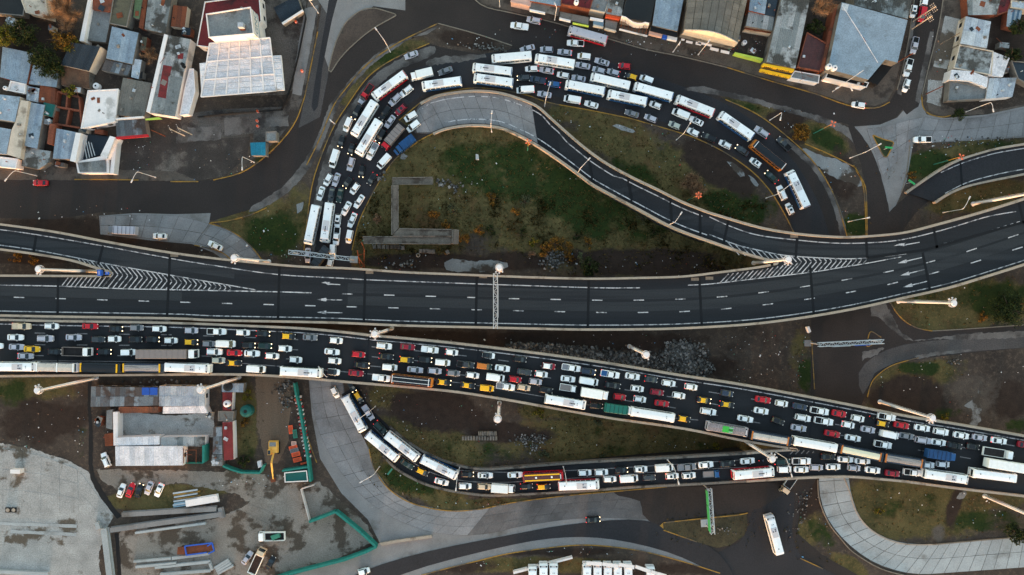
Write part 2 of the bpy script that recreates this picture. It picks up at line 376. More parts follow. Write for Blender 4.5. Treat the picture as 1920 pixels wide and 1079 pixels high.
def mask(ch, n_scale, amp=.9):
    nn = math2('MULTIPLY', math2('SUBTRACT', nz(n_scale, 8, .7), .5), amp)
    return mrange(math2('ADD', ch, nn), .38, .62)
base = mixc(mrange(nz(.06), .35, .65), c(76, 69, 62), c(52, 48, 45))
base = mixc(mrange(nz(.7, 6, .7), .5, .72), base, c(96, 86, 75))
dry = mixc(mrange(nz(.16, 6), .35, .65), c(96, 89, 57), c(62, 62, 38))
dry = mixc(mrange(nz(1.4, 4), .52, .75), dry, c(116, 98, 64))
grn = mixc(mrange(nz(.25, 6), .3, .7), c(30, 48, 20), c(52, 63, 27))
grn = mixc(mrange(nz(1.6, 4), .45, .75), grn, c(23, 38, 16))
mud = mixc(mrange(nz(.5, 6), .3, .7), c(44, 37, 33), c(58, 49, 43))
dst = mixc(mrange(nz(.4, 6), .3, .7), c(104, 100, 94), c(76, 72, 66))
o_ = mixc(mask(sep.outputs[1], .1, 1.7), base, dry)
old = mixc(mrange(nz(.09, 8, .75), .5, .62), o_, c(88, 66, 44))
o_ = mixc(math2('MULTIPLY', sep.outputs[1], .8), o_, old)
o_ = mixc(mask(math2('MULTIPLY', sep.outputs[0], .74), .09, 2.0), o_, grn)
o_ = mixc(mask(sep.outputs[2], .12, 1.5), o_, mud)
o_ = mixc(mask(att.outputs['Alpha'], .2, .9), o_, dst)
g = N.new('ShaderNodeMix'); g.data_type = 'RGBA'; g.blend_type = 'MULTIPLY'; g.inputs['Factor'].default_value = 1
Lk.new(o_, g.inputs['A']); Lk.new(mixc(mrange(nz(3.5, 3), .3, .7), (.68,) * 3, (1.3,) * 3), g.inputs['B'])
Lk.new(g.outputs['Result'], N['Principled BSDF'].inputs['Base Color'])
N['Principled BSDF'].inputs['Roughness'].default_value = .95; N['Principled BSDF'].inputs['Specular IOR Level'].default_value = .15
me.materials.append(gm)
ground = link('ground', me); ground['kind'] = 'structure'
# ------------------------------------------------------------------ roads on the ground
def flat(name, pts, z, m, parent=None, sm=0, jag=0.0, thick=0.0):
    if sm: pts = smooth(list(pts) + [pts[0]], sm)[:-1]
    if jag:
        q = []
        for a, b in zip(pts, pts[1:] + pts[:1]):
            n = max(1, int(math.dist(a, b) / 5))
            for i in range(n):
                u = i / n; x, y = a[0] + (b[0] - a[0]) * u, a[1] + (b[1] - a[1]) * u
                q.append((x + R.uniform(-jag, jag), y + R.uniform(-jag, jag)))
        pts = q
    mb = MB(); mb.prism([P(x, y, z) for x, y in pts], z - thick, z, sides=thick > 0)
    return struct(name, mb, m, parent)
def kerb(name, pts, m='yellow_kerb', wd=.3, ht=.14, z=0.0, n=4):
    mb = MB(); mb.rail([P(x, y, z) for x, y in smooth(pts, n)], wd, ht + .02, z0=-.02)
    return struct(name, mb, M[m])
AV_TOP = [(860, -40), (900, 8), (960, 25), (1040, 43), (1137, 72), (1210, 93), (1280, 107), (1363, 127), (1447, 153), (1530, 177), (1590, 198), (1640, 203), (1668, 192), (1680, 170)]
JAM_OUT = [(1340, 178), (1360, 187), (1420, 215), (1480, 260), (1530, 310), (1565, 370), (1590, 450), (1596, 500)]
JAM_IN = [(1495, 500), (1490, 440), (1470, 400), (1445, 360), (1410, 322), (1360, 287), (1310, 262), (1270, 248), (1180, 222), (1100, 206), (1030, 193), (985, 178), (930, 168), (880, 166), (820, 178), (790, 192), (762, 215), (748, 226)]
JAM_IN2 = [(812, 251), (790, 262), (765, 280), (740, 300), (715, 335), (690, 380), (672, 420), (660, 470), (654, 540)]
JAM_W = [(560, 540), (570, 470), (583, 360), (600, 300), (625, 240), (650, 200), (690, 145), (740, 110), (805, 82)]
LEFT_IN = [(960, 88), (900, 66), (822, 44), (775, 66), (740, 85), (690, 120), (650, 165), (625, 200), (600, 260), (575, 310), (530, 360), (470, 393), (400, 414)]
LEFT_OUT = [(-40, 337), (120, 338), (330, 341), (400, 338), (450, 325), (490, 300), (530, 262), (556, 225), (572, 180), (584, 120), (596, 60), (610, -40)]
flat('road', AV_TOP + [(1690, 180), (1712, 182), (1680, 220), (1650, 233), (1600, 237), (1560, 225), (1500, 208), (1440, 194), (1380, 180)] + JAM_OUT + JAM_IN
     + [(772, 243)] + JAM_IN2 + JAM_W + [(830, 90), (900, 102), (950, 98)] + LEFT_IN + [(300, 400), (190, 398), (100, 412), (-40, 408)] + LEFT_OUT, .02, M['asph_brown'])
flat('road_lane', [(575, 480), (590, 370), (610, 300), (640, 240), (700, 165), (760, 135), (850, 112), (1000, 90), (1120, 110), (1260, 155), (1380, 205), (1470, 280), (1530, 370), (1555, 460),
     (1500, 460), (1478, 400), (1440, 345), (1400, 305), (1340, 268), (1240, 228), (1100, 195), (1000, 172), (900, 158), (810, 172), (755, 205), (730, 240), (760, 265), (715, 320), (685, 380), (662, 450), (650, 520)], .03, M['asph_dark'], sm=3)
flat('road_margin', [(590, 470), (578, 470), (592, 360), (608, 300), (632, 240), (656, 200), (696, 148), (745, 113), (806, 86), (815, 100), (780, 118), (735, 138), (690, 185), (655, 245), (628, 300), (607, 370)], .04, M['margin'], sm=3, jag=1.2)
flat('road_shoulder', [(800, 114), (830, 106), (910, 102), (912, 108), (850, 118), (800, 124)], .04, M['margin'], jag=2)
flat('road_shoulder', [(1575, 440), (1566, 400), (1545, 350), (1515, 308), (1470, 268), (1478, 262), (1525, 305), (1556, 350), (1578, 400), (1588, 440)], .04, M['margin'], sm=2, jag=1)
flat('road_shoulder', [(800, 65), (822, 49), (775, 70), (742, 90), (694, 125), (655, 168), (632, 203), (608, 262), (583, 312), (540, 362), (478, 397), (470, 389), (527, 353), (570, 303), (596, 255), (617, 200), (648, 160), (686, 118), (738, 80)], .04, M['margin'], sm=2, jag=1)
flat('road_shoulder', [(1280, 168), (1320, 163), (1420, 186), (1500, 208), (1560, 226), (1620, 262), (1640, 330), (1648, 440), (1638, 440), (1625, 330), (1600, 268), (1550, 235), (1490, 215), (1430, 198), (1350, 180)], .04, M['margin'], sm=2, jag=1.5)
flat('road', [(572, 180), (584, 120), (596, 60), (610, -40), (650, -40), (634, 40), (617, 130), (600, 220), (560, 240)], .035, M['asph_grey'], jag=.5)
flat('road', [(596, 0), (606, -40), (760, -40), (760, 20), (700, 12), (660, 40), (630, 100), (617, 130), (606, 100), (622, 40)], .045, M['conc'])
flat('road', [(604, 130), (622, 40), (632, 2), (640, -40), (624, -40), (612, 30), (598, 110), (584, 200), (596, 200)], .055, M['asph_dark'], sm=2)
flat('traffic_island', [(617, 130), (630, 80), (648, 44), (674, 22), (700, 16), (725, 22), (742, 28), (735, 34), (700, 54), (665, 82), (638, 110), (622, 134)], .16, mat('island_earth', c(72, 64, 58), var=.3, scale=.12, stain=c(58, 56, 50), grain=.3), thick=.17)
kerb('island_kerb', [(619, 133), (617, 128), (630, 80), (648, 44), (674, 22), (700, 16), (725, 22), (742, 28), (735, 34), (700, 54), (665, 82), (638, 110), (622, 134), (619, 133)], 'grey_kerb', ht=.2)
for nm, pts, mk in [('kerb', JAM_W[1:], 'yellow_kerb'), ('kerb', JAM_IN2[:-1], 'yellow_kerb'), ('kerb', JAM_OUT[1:-1], 'yellow_kerb'), ('kerb', JAM_IN[8:], 'yellow_kerb'), ('kerb', JAM_IN[1:9], 'yellow_kerb'),
                    ('kerb', LEFT_IN[2:10], 'yellow_kerb'), ('kerb', LEFT_OUT[3:9], 'yellow_kerb'), ('kerb', LEFT_OUT[8:11], 'yellow_kerb'),
                    ('kerb', [(395, 418), (430, 414), (470, 403), (500, 390)], 'yellow_kerb'), ('kerb', [(392, 419), (420, 428), (447, 442), (470, 462), (487, 482), (497, 500)], 'yellow_kerb'),
                    ('kerb', [(1509, 270), (1540, 283), (1570, 297), (1605, 315)], 'yellow_kerb'), ('kerb', [(1605, 320), (1622, 350), (1625, 400), (1626, 445)], 'yellow_kerb'),
                    ('kerb', [(140, 337), (200, 337), (260, 338)], 'yellow_kerb'), ('kerb', [(320, 341), (345, 341), (372, 341)], 'yellow_kerb'), ('kerb', [(365, 460), (400, 468), (420, 476), (432, 486)], 'yellow_kerb'),
                    ('kerb', [(820, 44), (850, 52), (900, 66), (960, 86)], 'grey_kerb'), ('kerb', AV_TOP[:8], 'grey_kerb'), ('kerb', AV_TOP[7:13], 'yellow_kerb')]:
    kerb(nm, pts, mk)
# paved left-hand forecourt by the road, split in slabs
def slabs(name, L, Rr, n, m, z, material, gap=.07, jitter=.012, thick=.06, sm=4, base=True, split=2):
    """a concrete road poured as n x m slabs between two edge lines"""
    L = resample(smooth(L, sm), n + 1); Rr = resample(smooth(Rr, sm), n + 1)
    root = thing(name, None, None, P(*L[0], 0), kind='structure')
    if base:
        mb = MB(); a = [P(x, y, z - .03) for x, y in L + Rr[::-1]]; mb.prism(a, 0, z - .03); obj('road_bed', mb, M['margin'], root)
    for i in range(n):
        for j in range(m):
            def q(u, v):
                a = Vector(P(*L[i], z)).lerp(P(*L[i + 1], z), u); b = Vector(P(*Rr[i], z)).lerp(P(*Rr[i + 1], z), u)
                return a.lerp(b, v)
            le = (P(*L[i], z) - P(*L[i + 1], z)).length; g = gap / max(le, 1)
            wd = (P(*L[i], z) - P(*Rr[i], z)).length; h = gap / max(wd, 1)
            dz = Vector((0, 0, R.uniform(-jitter, jitter)))
            cs = [q(g, j / m + h) + dz, q(1 - g, j / m + h) + dz, q(1 - g, (j + 1) / m - h) + dz, q(g, (j + 1) / m - h) + dz]
            mb = MB(); mb.prism(cs, z - thick, z + dz.z); obj('concrete_slab', mb, material if i < n * split else M['conc_mid'], root)
    return root
flat('concrete_apron', [(186, 405), (250, 400), (330, 402), (395, 400), (392, 419), (420, 428), (447, 442), (470, 462), (487, 482), (497, 500), (430, 495), (400, 474), (360, 458), (290, 452), (240, 446), (188, 440)], .035, M['conc'])
slabs('concrete_forecourt', [(188, 406), (260, 403), (330, 405), (392, 420)], [(188, 440), (250, 444), (310, 452), (366, 456)], 7, 2, .1, M['conc_slab'])
slabs('concrete_curve', [(394, 424), (420, 432), (447, 446), (468, 464), (484, 482), (492, 500)], [(370, 456), (388, 462), (408, 472), (424, 482), (436, 492), (446, 506)], 6, 2, .1, M['conc_slab'])
# eastern crossing
flat('concrete_plaza', [(1600, 238), (1650, 234), (1682, 221), (1714, 184), (1724, 180), (1737, 215), (1770, 222), (1850, 215), (1920, 200), (1970, 192), (1970, 254), (1920, 258), (1800, 265), (1712, 270), (1700, 340), (1680, 385), (1664, 460), (1640, 460), (1645, 380), (1625, 300)], .04, M['conc'])
slabs('concrete_street', [(1735, 219), (1770, 225), (1850, 218), (1920, 204), (1975, 195)], [(1712, 268), (1760, 267), (1820, 262), (1920, 256), (1975, 250)], 9, 2, .1, M['conc_slab'])
slabs('concrete_junction', [(1625, 242), (1665, 236), (1700, 226), (1732, 220)], [(1655, 330), (1675, 310), (1695, 290), (1708, 270)], 4, 3, .1, M['conc_slab'])
flat('road', [(1590, 236), (1602, 238), (1630, 275), (1652, 330), (1668, 400), (1668, 460), (1625, 460), (1626, 400), (1622, 340), (1606, 285)], .055, M['asph_brown'], sm=2, jag=.6)
flat('road', [(1632, 460), (1658, 410), (1690, 376), (1715, 360), (1745, 340), (1775, 352), (1745, 374), (1715, 402), (1690, 440), (1685, 470)], .065, M['asph_brown'], sm=2, jag=.6)
flat('traffic_island', [(1637, 254), (1675, 267), (1663, 294), (1657, 295)], .16, mat('island_grass', c(44, 54, 28), var=.4, scale=.5, grain=.35), thick=.15)
kerb('island_kerb', [(1637, 254), (1657, 262), (1674, 267), (1672, 276), (1664, 292), (1660, 295), (1655, 291), (1646, 274), (1637, 257), (1637, 254)], ht=.2)
kerb('kerb', [(1600, 310), (1614, 335), (1621, 370), (1624, 445)])
flat('road', [(1680, 190), (1692, 140), (1706, 70), (1718, -40), (1772, -40), (1758, 60), (1742, 120), (1728, 180), (1722, 200), (1700, 215)], .06, M['asph_brown'], jag=.4)
flat('road_shoulder', [(1716, 190), (1728, 130), (1744, 60), (1752, 60), (1738, 130), (1724, 195)], .07, M['margin'], jag=.7)
flat('road_shoulder', [(1682, 175), (1696, 110), (1712, 30), (1718, 30), (1704, 110), (1690, 180)], .07, M['margin'], jag=1)
kerb('kerb', [(1682, 168), (1692, 130), (1704, 70), (1714, 0), (1720, -40)], 'grey_kerb'); kerb('kerb', [(1728, 182), (1742, 122), (1760, 50), (1772, -30)], 'grey_kerb')
kerb('kerb', [(1728, 178), (1730, 200), (1742, 214), (1765, 220), (1782, 217)], 'yellow_kerb')
kerb('kerb', [(1706, 272), (1702, 310), (1696, 340), (1690, 360)], 'grey_kerb')
# cross street that passes below both motorways
flat('road', [(1522, 520), (1640, 520), (1672, 575), (1690, 600), (1712, 613), (1745, 621), (1830, 616), (1970, 606), (1970, 648), (1840, 660), (1740, 671), (1680, 682), (1645, 706), (1622, 742), (1610, 775), (1580, 840), (1530, 900),
     (1500, 950), (1495, 1000), (1540, 1040), (1620, 1085), (1660, 1120), (1300, 1120), (1345, 1066), (1300, 1045), (1240, 1010), (1220, 985), (1240, 930), (1320, 918), (1440, 905), (1500, 895), (1500, 830), (1520, 740)], .02, M['asph_brown'])
flat('road_lane', [(1360, 1120), (1345, 1068), (1348, 1036), (1385, 1018), (1402, 990), (1410, 960), (1450, 920), (1490, 925), (1485, 990), (1500, 1040), (1560, 1075), (1640, 1120)], .035, M['asph_dark'], sm=2)
flat('road_shoulder', [(1632, 574), (1660, 570), (1676, 596), (1690, 625), (1718, 640), (1800, 626), (1970, 618), (1970, 632), (1800, 637), (1722, 637), (1700, 640), (1665, 612), (1650, 598), (1634, 594)], .04, M['margin'], jag=2)
flat('road_shoulder', [(1616, 660), (1660, 652), (1640, 668), (1617, 676)], .04, M['margin'], jag=2)
flat('road_shoulder', [(1715, 668), (1750, 661), (1820, 655), (1822, 658), (1755, 668), (1720, 674)], .04, M['margin'], jag=1.5)
flat('road_lane', [(1640, 700), (1618, 740), (1610, 700), (1640, 668), (1690, 648), (1760, 638), (1850, 634), (1970, 630), (1970, 647), (1840, 658), (1740, 669), (1680, 680)], .03, M['asph_grey'], sm=2)
kerb('kerb', [(1669, 567), (1682, 588), (1700, 605), (1722, 616), (1748, 621)]); kerb('kerb', [(1748, 621), (1830, 616), (1970, 606)], 'grey_kerb')
kerb('kerb', [(1626, 745), (1634, 718), (1650, 700), (1676, 684), (1722, 671)]); kerb('kerb', [(1522, 640), (1524, 680), (1527, 730)], 'yellow_kerb')
kerb('island_kerb', [(1627, 636), (1633, 622), (1652, 633)], 'yellow_kerb'); kerb('island_kerb', [(1624, 647), (1628, 650), (1636, 645)], 'yellow_kerb')
# southern concrete road
DI = [(634, 640), (640, 700), (650, 760), (672, 805), (692, 842), (702, 880), (730, 918), (775, 945), (840, 958), (900, 955), (960, 943), (1060, 930), (1150, 922), (1250, 913)]
flat('road', [(560, 640), (578, 700), (585, 780), (600, 860), (640, 925), (690, 975), (712, 1018), (640, 1050), (515, 1090), (500, 1125), (760, 1125), (800, 1078), (830, 1068), (960, 1037), (1060, 1024), (1120, 1023), (1200, 1033), (1280, 1053), (1345, 1073), (1352, 1060), (1300, 1045), (1240, 1010), (1222, 985), (1260, 955), (1300, 915)] + DI[::-1], .03, M['conc'])
DO = [(572, 640), (580, 710), (592, 790), (622, 860), (668, 920), (720, 962), (780, 990), (840, 1003), (910, 1002), (990, 985), (1100, 972), (1230, 975)]
slabs('concrete_road', DI, DO, 30, 3, .1, M['conc_slab'], gap=.06, split=.58)
flat('road_lane', [(580, 1125), (680, 1072), (800, 1035), (960, 1003), (1060, 985), (1180, 975), (1260, 990), (1350, 1040), (1380, 1100), (1330, 1070), (1250, 1035), (1150, 1012), (1060, 1008), (960, 1022), (800, 1062), (700, 1100), (660, 1125)], .115, M['asph_dark'], sm=3, thick=.09)
flat('road_lane', [(1150, 922), (1250, 914), (1330, 912), (1440, 905), (1480, 915), (1440, 945), (1400, 960), (1290, 972), (1235, 985), (1205, 965), (1200, 940), (1160, 930)], .12, M['asph_brown'], sm=2, thick=.09)
flat('traffic_island', [(1238, 986), (1244, 980), (1290, 974), (1340, 968), (1400, 962), (1402, 985), (1395, 1005), (1370, 1022), (1345, 1028), (1305, 1016), (1245, 994)], .2, mat('island_weeds', c(62, 58, 40), var=.4, scale=.25, grain=.35, stain=c(46, 50, 28)), thick=.2)
flat('island_tip', [(1237, 986), (1243, 981), (1244, 992)], .22, M['yellow_kerb'], thick=.2)
kerb('island_kerb', [(1244, 980), (1290, 975), (1340, 970), (1380, 966), (1402, 962)], ht=.24); kerb('island_kerb', [(1244, 994), (1275, 1005), (1306, 1016)], ht=.24)
kerb('kerb', DI[4:]); kerb('kerb', [(1240, 913), (1300, 907), (1376, 900)]); kerb('kerb', [(790, 1079), (830, 1068), (895, 1052), (960, 1037), (1060, 1024), (1120, 1023), (1200, 1033), (1280, 1053), (1350, 1075)])
kerb('kerb', [(555, 718), (562, 760), (575, 815), (594, 868)])
kerb('kerb', [(1500, 1047), (1520, 1056), (1543, 1067)])
flat('road_barrier', [(712, 1019), (745, 1013), (780, 1008), (809, 1004), (810, 1009), (780, 1013), (745, 1018), (716, 1024)], .6, M['parapet'], thick=.6)
# south-east concrete curve
slabs('concrete_curve_road', [(1590, 880), (1594, 915), (1602, 945), (1614, 972), (1635, 994), (1665, 1010), (1702, 1019), (1760, 1020), (1850, 1012), (1980, 1001)],
      [(1536, 880), (1536, 920), (1545, 958), (1560, 986), (1590, 1020), (1630, 1050), (1670, 1067), (1720, 1077), (1800, 1073), (1980, 1060)], 24, 2, .1, M['conc_lt'])
kerb('kerb', [(1580, 890), (1592, 920), (1601, 950), (1614, 974), (1636, 996), (1668, 1013), (1705, 1021), (1752, 1021)], 'parapet', ht=.25); kerb('kerb', [(1752, 1021), (1840, 1013), (1900, 1008)], 'grey_kerb', ht=.25)
kerb('kerb', [(1533, 900), (1536, 938), (1553, 980), (1576, 1010), (1600, 1036), (1650, 1066), (1700, 1080)], 'grey_kerb', ht=.25)
# concrete yards, bottom left
flat('concrete_yard', [(-60, 825), (0, 831), (60, 842), (125, 862), (165, 885), (186, 915), (210, 950), (215, 965), (196, 1000), (186, 1040), (190, 1120), (-60, 1120)], .03, M['conc_dirty'], jag=1.5)
slabs('yard_paving', [(-30, 838), (60, 850), (145, 880)], [(-30, 955), (60, 958), (148, 962)], 5, 3, .07, M['conc_dirty'], base=False)
slabs('yard_paving', [(150, 885), (180, 925), (205, 960)], [(148, 965), (172, 975), (180, 985)], 3, 2, .07, M['conc_dirty'], base=False)
flat('concrete_yard', [(180, 880), (300, 882), (430, 884), (498, 890), (560, 906), (600, 905), (640, 940), (690, 985), (700, 1015), (640, 1045), (515, 1082), (480, 1120), (225, 1120), (222, 1000), (240, 985), (400, 975), (470, 945), (440, 925), (330, 905), (230, 925), (190, 900)], .03, M['yard_grey'], jag=2)
slabs('yard_drive', [(430, 965), (470, 940), (486, 900), (490, 890)], [(520, 1020), (535, 985), (538, 930), (538, 890)], 5, 3, .07, M['yard_grey'], base=False)
flat('concrete_yard', [(220, 772), (330, 780), (400, 772), (402, 820), (360, 818), (222, 815)], .03, M['conc_dirty'], jag=1)
flat('earth_track', [(478, 705), (548, 705), (545, 760), (540, 830), (520, 870), (500, 870), (482, 800)], .025, mat('track_mud', c(96, 84, 70), var=.25, scale=.12, stretch=(1.2, .08, 1), grain=.3, stain=c(70, 60, 50)), jag=2)
for a in [(30, 982, 144, 987), (50, 997, 143, 1003)]:
    flat('concrete_strip', [(a[0] - 30, a[1] - 3), (a[2], a[3] - 3), (a[2], a[3] + 3), (a[0] - 30, a[1] + 3)], .09, M['conc_lt'], jag=.5)
flat('drain_channel', [(165, 705), (172, 705), (170, 760), (174, 820), (173, 870), (178, 895), (196, 925), (216, 955), (228, 968), (220, 974), (205, 955), (186, 930), (170, 900), (166, 870), (167, 800), (164, 750)], .05, M['dark'], jag=.6)
flat('drain_channel', [(215, 1000), (222, 1000), (226, 1050), (230, 1110), (222, 1110), (219, 1050)], .05, M['dark'], jag=.6)
# gas-station forecourt, pavements in front of the shops
flat('forecourt', [(372, 183), (535, 178), (548, 170), (560, 110), (572, 40), (578, -40), (490, -40), (498, 70), (520, 120)], .03, M['forecourt'])
slabs('forecourt_paving', [(520, -20), (530, 30), (530, 70), (535, 110)], [(576, -20), (570, 30), (562, 70), (556, 110)], 4, 2, .07, M['forecourt'], base=False)
flat('pavement', [(330, 215), (420, 205), (540, 200), (552, 160), (568, 80), (582, -40), (606, -40), (592, 60), (580, 130), (568, 185), (552, 222), (524, 258), (488, 292), (470, 300), (476, 250), (330, 270)], .03, M['forecourt'])
for a, b_ in [((352, 240), (415, 262)), ((420, 222), (468, 250)), ((484, 222), (540, 236))]:
    flat('pavement_slab', [a, (b_[0], a[1] - 4), b_, (a[0], b_[1] + 4)], .06, M['margin'], jag=1.6)
flat('pavement_slab', [(560, 20), (596, 10), (578, 110), (565, 180), (548, 176), (556, 100)], .06, M['conc'], jag=.6)
flat('pavement', [(-40, 312), (60, 305), (150, 315), (215, 318), (330, 322), (372, 340), (-40, 337)], .03, M['pave'], jag=.6)
flat('yard_earth', [(225, 262), (345, 250), (400, 262), (470, 256), (462, 296), (420, 330), (372, 339), (300, 325), (225, 318)], .028, mat('yard_dirt', c(60, 55, 51), var=.4, scale=.12, grain=.4, stain=c(98, 94, 88), st_scale=.12, st_at=.53, st_w=.1))
flat('pavement', [(862, -40), (902, 6), (962, 22), (1040, 40), (1137, 69), (1210, 90), (1280, 104), (1363, 124), (1447, 150), (1530, 174), (1590, 195), (1640, 199), (1664, 190), (1676, 168), (1690, 110), (1640, 150), (1560, 150), (1490, 140), (1390, 105), (1280, 70), (1140, 45), (1000, 15), (960, -40)], .03, M['pave'], jag=.3)
flat('pavement', [(1733, 170), (1760, 60), (1775, -40), (1822, -40), (1800, 80), (1780, 160), (1770, 196), (1800, 208), (1880, 204), (1970, 186), (1970, 196), (1850, 214), (1765, 218), (1742, 208)], .03, M['pave'], jag=.4)
flat('pavement_slab', [(1772, 30), (1800, 36), (1776, 130), (1750, 125)], .06, M['conc_dirty'], jag=.6)
flat('pavement_slab', [(1740, 150), (1768, 152), (1764, 200), (1738, 192)], .06, M['conc_dirty'], jag=.6)
# wet concrete remains and bare patches on the verges
for pts in [[(1503, 280), (1512, 277), (1530, 290), (1560, 296), (1590, 310), (1612, 330), (1616, 350), (1600, 345), (1570, 335), (1545, 320), (1520, 300)],
            [(1363, 303), (1372, 303), (1390, 318), (1396, 330), (1388, 331), (1376, 318)], [(1402, 328), (1412, 334), (1422, 348), (1416, 350)],
            [(832, 493), (850, 486), (890, 490), (920, 488), (950, 494), (944, 505), (900, 510), (860, 510), (838, 505)],
            [(1148, 236), (1162, 234), (1180, 242), (1192, 246), (1186, 250), (1170, 246)],
            [(756, 287), (764, 293), (758, 301), (750, 296)], [(556, 385), (570, 378), (566, 395), (556, 402)],
            [(1838, 722), (1842, 725), (1836, 760), (1842, 775), (1832, 800), (1818, 796), (1824, 770), (1808, 760), (1822, 752), (1830, 745)],
            [(1800, 925), (1812, 920), (1808, 936), (1792, 936)]]:
    flat('concrete_remains', pts, .03, M['remains'], sm=2, jag=1.6)

# ------------------------------------------------------------------ elevated motorways
Z = 8.0
N_TOP = [(-40, 417), (0, 421), (100, 435), (200, 454), (318, 474), (430, 488), (560, 500), (640, 503), (690, 506), (760, 511), (860, 515), (960, 519), (1050, 522), (1120, 523), (1200, 521.5), (1280, 519), (1350, 511), (1420, 502), (1450, 496)]
N_IN = [(1458, 490), (1435, 486), (1400, 476), (1350, 459), (1330, 452)]
N_UP = [(1330, 399), (1400, 420), (1440, 430), (1490, 438), (1540, 443), (1590, 445), (1640, 442.5), (1700, 436), (1760, 421), (1840, 399), (1920, 374), (1970, 357)]
N_BOT = [(-40, 591), (0, 592), (100, 594), (320, 597.5), (400, 601), (560, 604), (640, 606), (760, 611), (930, 615), (1060, 618), (1120, 618.5), (1200, 618), (1280, 616), (1400, 609), (1500, 597), (1600, 580), (1700, 558), (1780, 540), (1850, 519), (1920, 497), (1970, 480)]
L_BOT = [(-40, 464), (0, 468), (60, 476), (130, 488), (180, 503), (196, 508)]
L_MID = [(-40, 517), (60, 517.5), (190, 518), (202, 516)]
S_TOP = [(-40, 600), (0, 600), (100, 602.5), (320, 606), (450, 611), (560, 616), (640, 623), (700, 630), (760, 635), (860, 645), (960, 657), (1060, 670), (1160, 685), (1280, 705), (1380, 720), (1480, 738), (1600, 761), (1700, 781), (1800, 797), (1920, 818), (1970, 827)]
S_BOT = [(-40, 706), (0, 706), (100, 705), (320, 703), (460, 703), (560, 709), (640, 716), (760, 726), (860, 736), (960, 752), (1060, 770), (1160, 787), (1280, 804), (1390, 826), (1480, 841)]
S_NOSE = [(1494, 844)]
SR_TOP = [(1400, 851), (1440, 847), (1485, 844)]
SR_BOT = [(1400, 903), (1500, 897), (1560, 895), (1600, 895), (1650, 899), (1700, 904), (1800, 917), (1920, 931), (1970, 938)]
def deck(name, label, px):
    root = thing(name, None, None, P(px[0][0], px[0][1], 0), kind='structure')
    mb = MB(); mb.prism([P(x, y, Z) for x, y in px], Z - 1.4, Z, bottom=True)
    return root, mb
n_px = smooth(N_TOP, 3) + [(1458, 494)] + smooth(N_IN, 3) + smooth(N_UP, 3) + smooth(N_BOT[::-1], 3) + smooth(L_MID, 3) + [(205, 512)] + smooth(L_BOT[::-1], 3)
north, mb = deck('elevated_motorway', 'x', n_px); obj('deck', mb, M['motorway'], north)
s_px = smooth(S_TOP, 3) + smooth(SR_BOT[::-1], 3) + smooth(SR_TOP, 3) + S_NOSE + smooth(S_BOT[::-1], 3)
south, mb = deck('jammed_motorway', 'x', s_px); obj('deck', mb, M['jam_asphalt'], south)
def parapet(root, pts, z=Z, wd=.62, ht=.95, m='parapet', zf=None):
    mb = MB(); q = smooth(pts, 4)
    mb.rail([P(x, y, (zf(x) if zf else z) + .9) - Vector((0, 0, .9)) for x, y in q], wd, ht + 1.2, -1.2)
    return obj('parapet', mb, M[m], root)
for pl in (N_TOP, N_IN[:], N_UP, N_BOT, L_BOT, L_MID): parapet(north, pl)
parapet(north, [(190, 507), (200, 508.5), (205, 512), (200, 516), (190, 518)]); parapet(north, [(1445, 497), (1454, 495.5), (1458, 493), (1455, 489)])
for pl in (S_TOP, S_BOT, SR_BOT, SR_TOP): parapet(south, pl)
parapet(south, [(1478, 841), (1492, 843), (1494, 844.5), (1484, 844.5)])
mb = MB(); q1 = smooth([(-40, 593), (0, 594), (100, 596), (320, 599.5)], 4); q2 = smooth([(-40, 598.5), (0, 598.5), (100, 601), (320, 604)], 4)
mb.prism([P(x, y, Z) for x, y in q1 + q2[::-1]], Z - .6, Z + .35); struct('median_strip', mb, M['median'])
# piers
def pier(root, x, y, w_, rot=0):
    mb = MB(); p = P(x, y, 3); mb.box((p.x, p.y, (Z - 1.4) / 2), (1.6, w_, Z - 1.4), rot); obj('pier', mb, M['parapet'], root)
for x in (108, 315, 521, 683, 893, 1103, 1313, 1521): pier(north, x, (yat(N_BOT, x) + max(yat(N_TOP, min(x, 1450)), 521)) / 2, 9)
pier(north, 66, 448, 4); pier(north, 1735, 490, 9)
for x in (108, 315, 521, 690, 895, 1105, 1313, 1521, 1735): pier(south, x, (yat(S_TOP, x) + yat(S_BOT + [(1970, 925)], x)) / 2, 9)
# painted lines on the decks
LZ = .012
def line(root, name, pts, wd=.28, z=Z, m='white_line', zf=None, n=4):
    q = smooth(pts, n); mb = MB()
    P3 = [P(x, y, (zf(x) if zf else z)) + Vector((0, 0, LZ)) for x, y in q]
    L_, R_ = [], []
    for i, p in enumerate(P3):
        a, b = P3[max(0, i - 1)], P3[min(len(P3) - 1, i + 1)]
        t = Vector((b.x - a.x, b.y - a.y, 0)).normalized(); o_ = Vector((-t.y, t.x, 0)) * wd / 2
        L_.append(p + o_); R_.append(p - o_)
    k = len(P3); mb.add(L_ + R_, [(i, k + i, k + i + 1, i + 1) for i in range(k - 1)])
    return obj(name, mb, M[m], root)
def dash_row(root, pl, x0, x1, step=78, ln=19.5, m='white_line', zf=None, z=Z, wd=.3):
    x = x0
    while x < x1:
        line(root, 'lane_dash', [(x, yat(pl, x)), (x + ln, yat(pl, x + ln))], wd, z, m, zf, 1); x += step
N_R2 = [(0, 557), (341, 567), (652, 575.5), (966, 583), (1160, 587), (1275, 585), (1354, 580), (1432, 572), (1510, 562), (1590, 549), (1665, 534), (1737, 516), (1820, 494), (1970, 447)]
N_R1 = [(652, 551.5), (966, 560.5), (1160, 564), (1275, 561.5), (1353, 557), (1429, 549), (1500, 539), (1585, 525), (1660, 511), (1735, 494), (1813, 472), (1970, 420)]
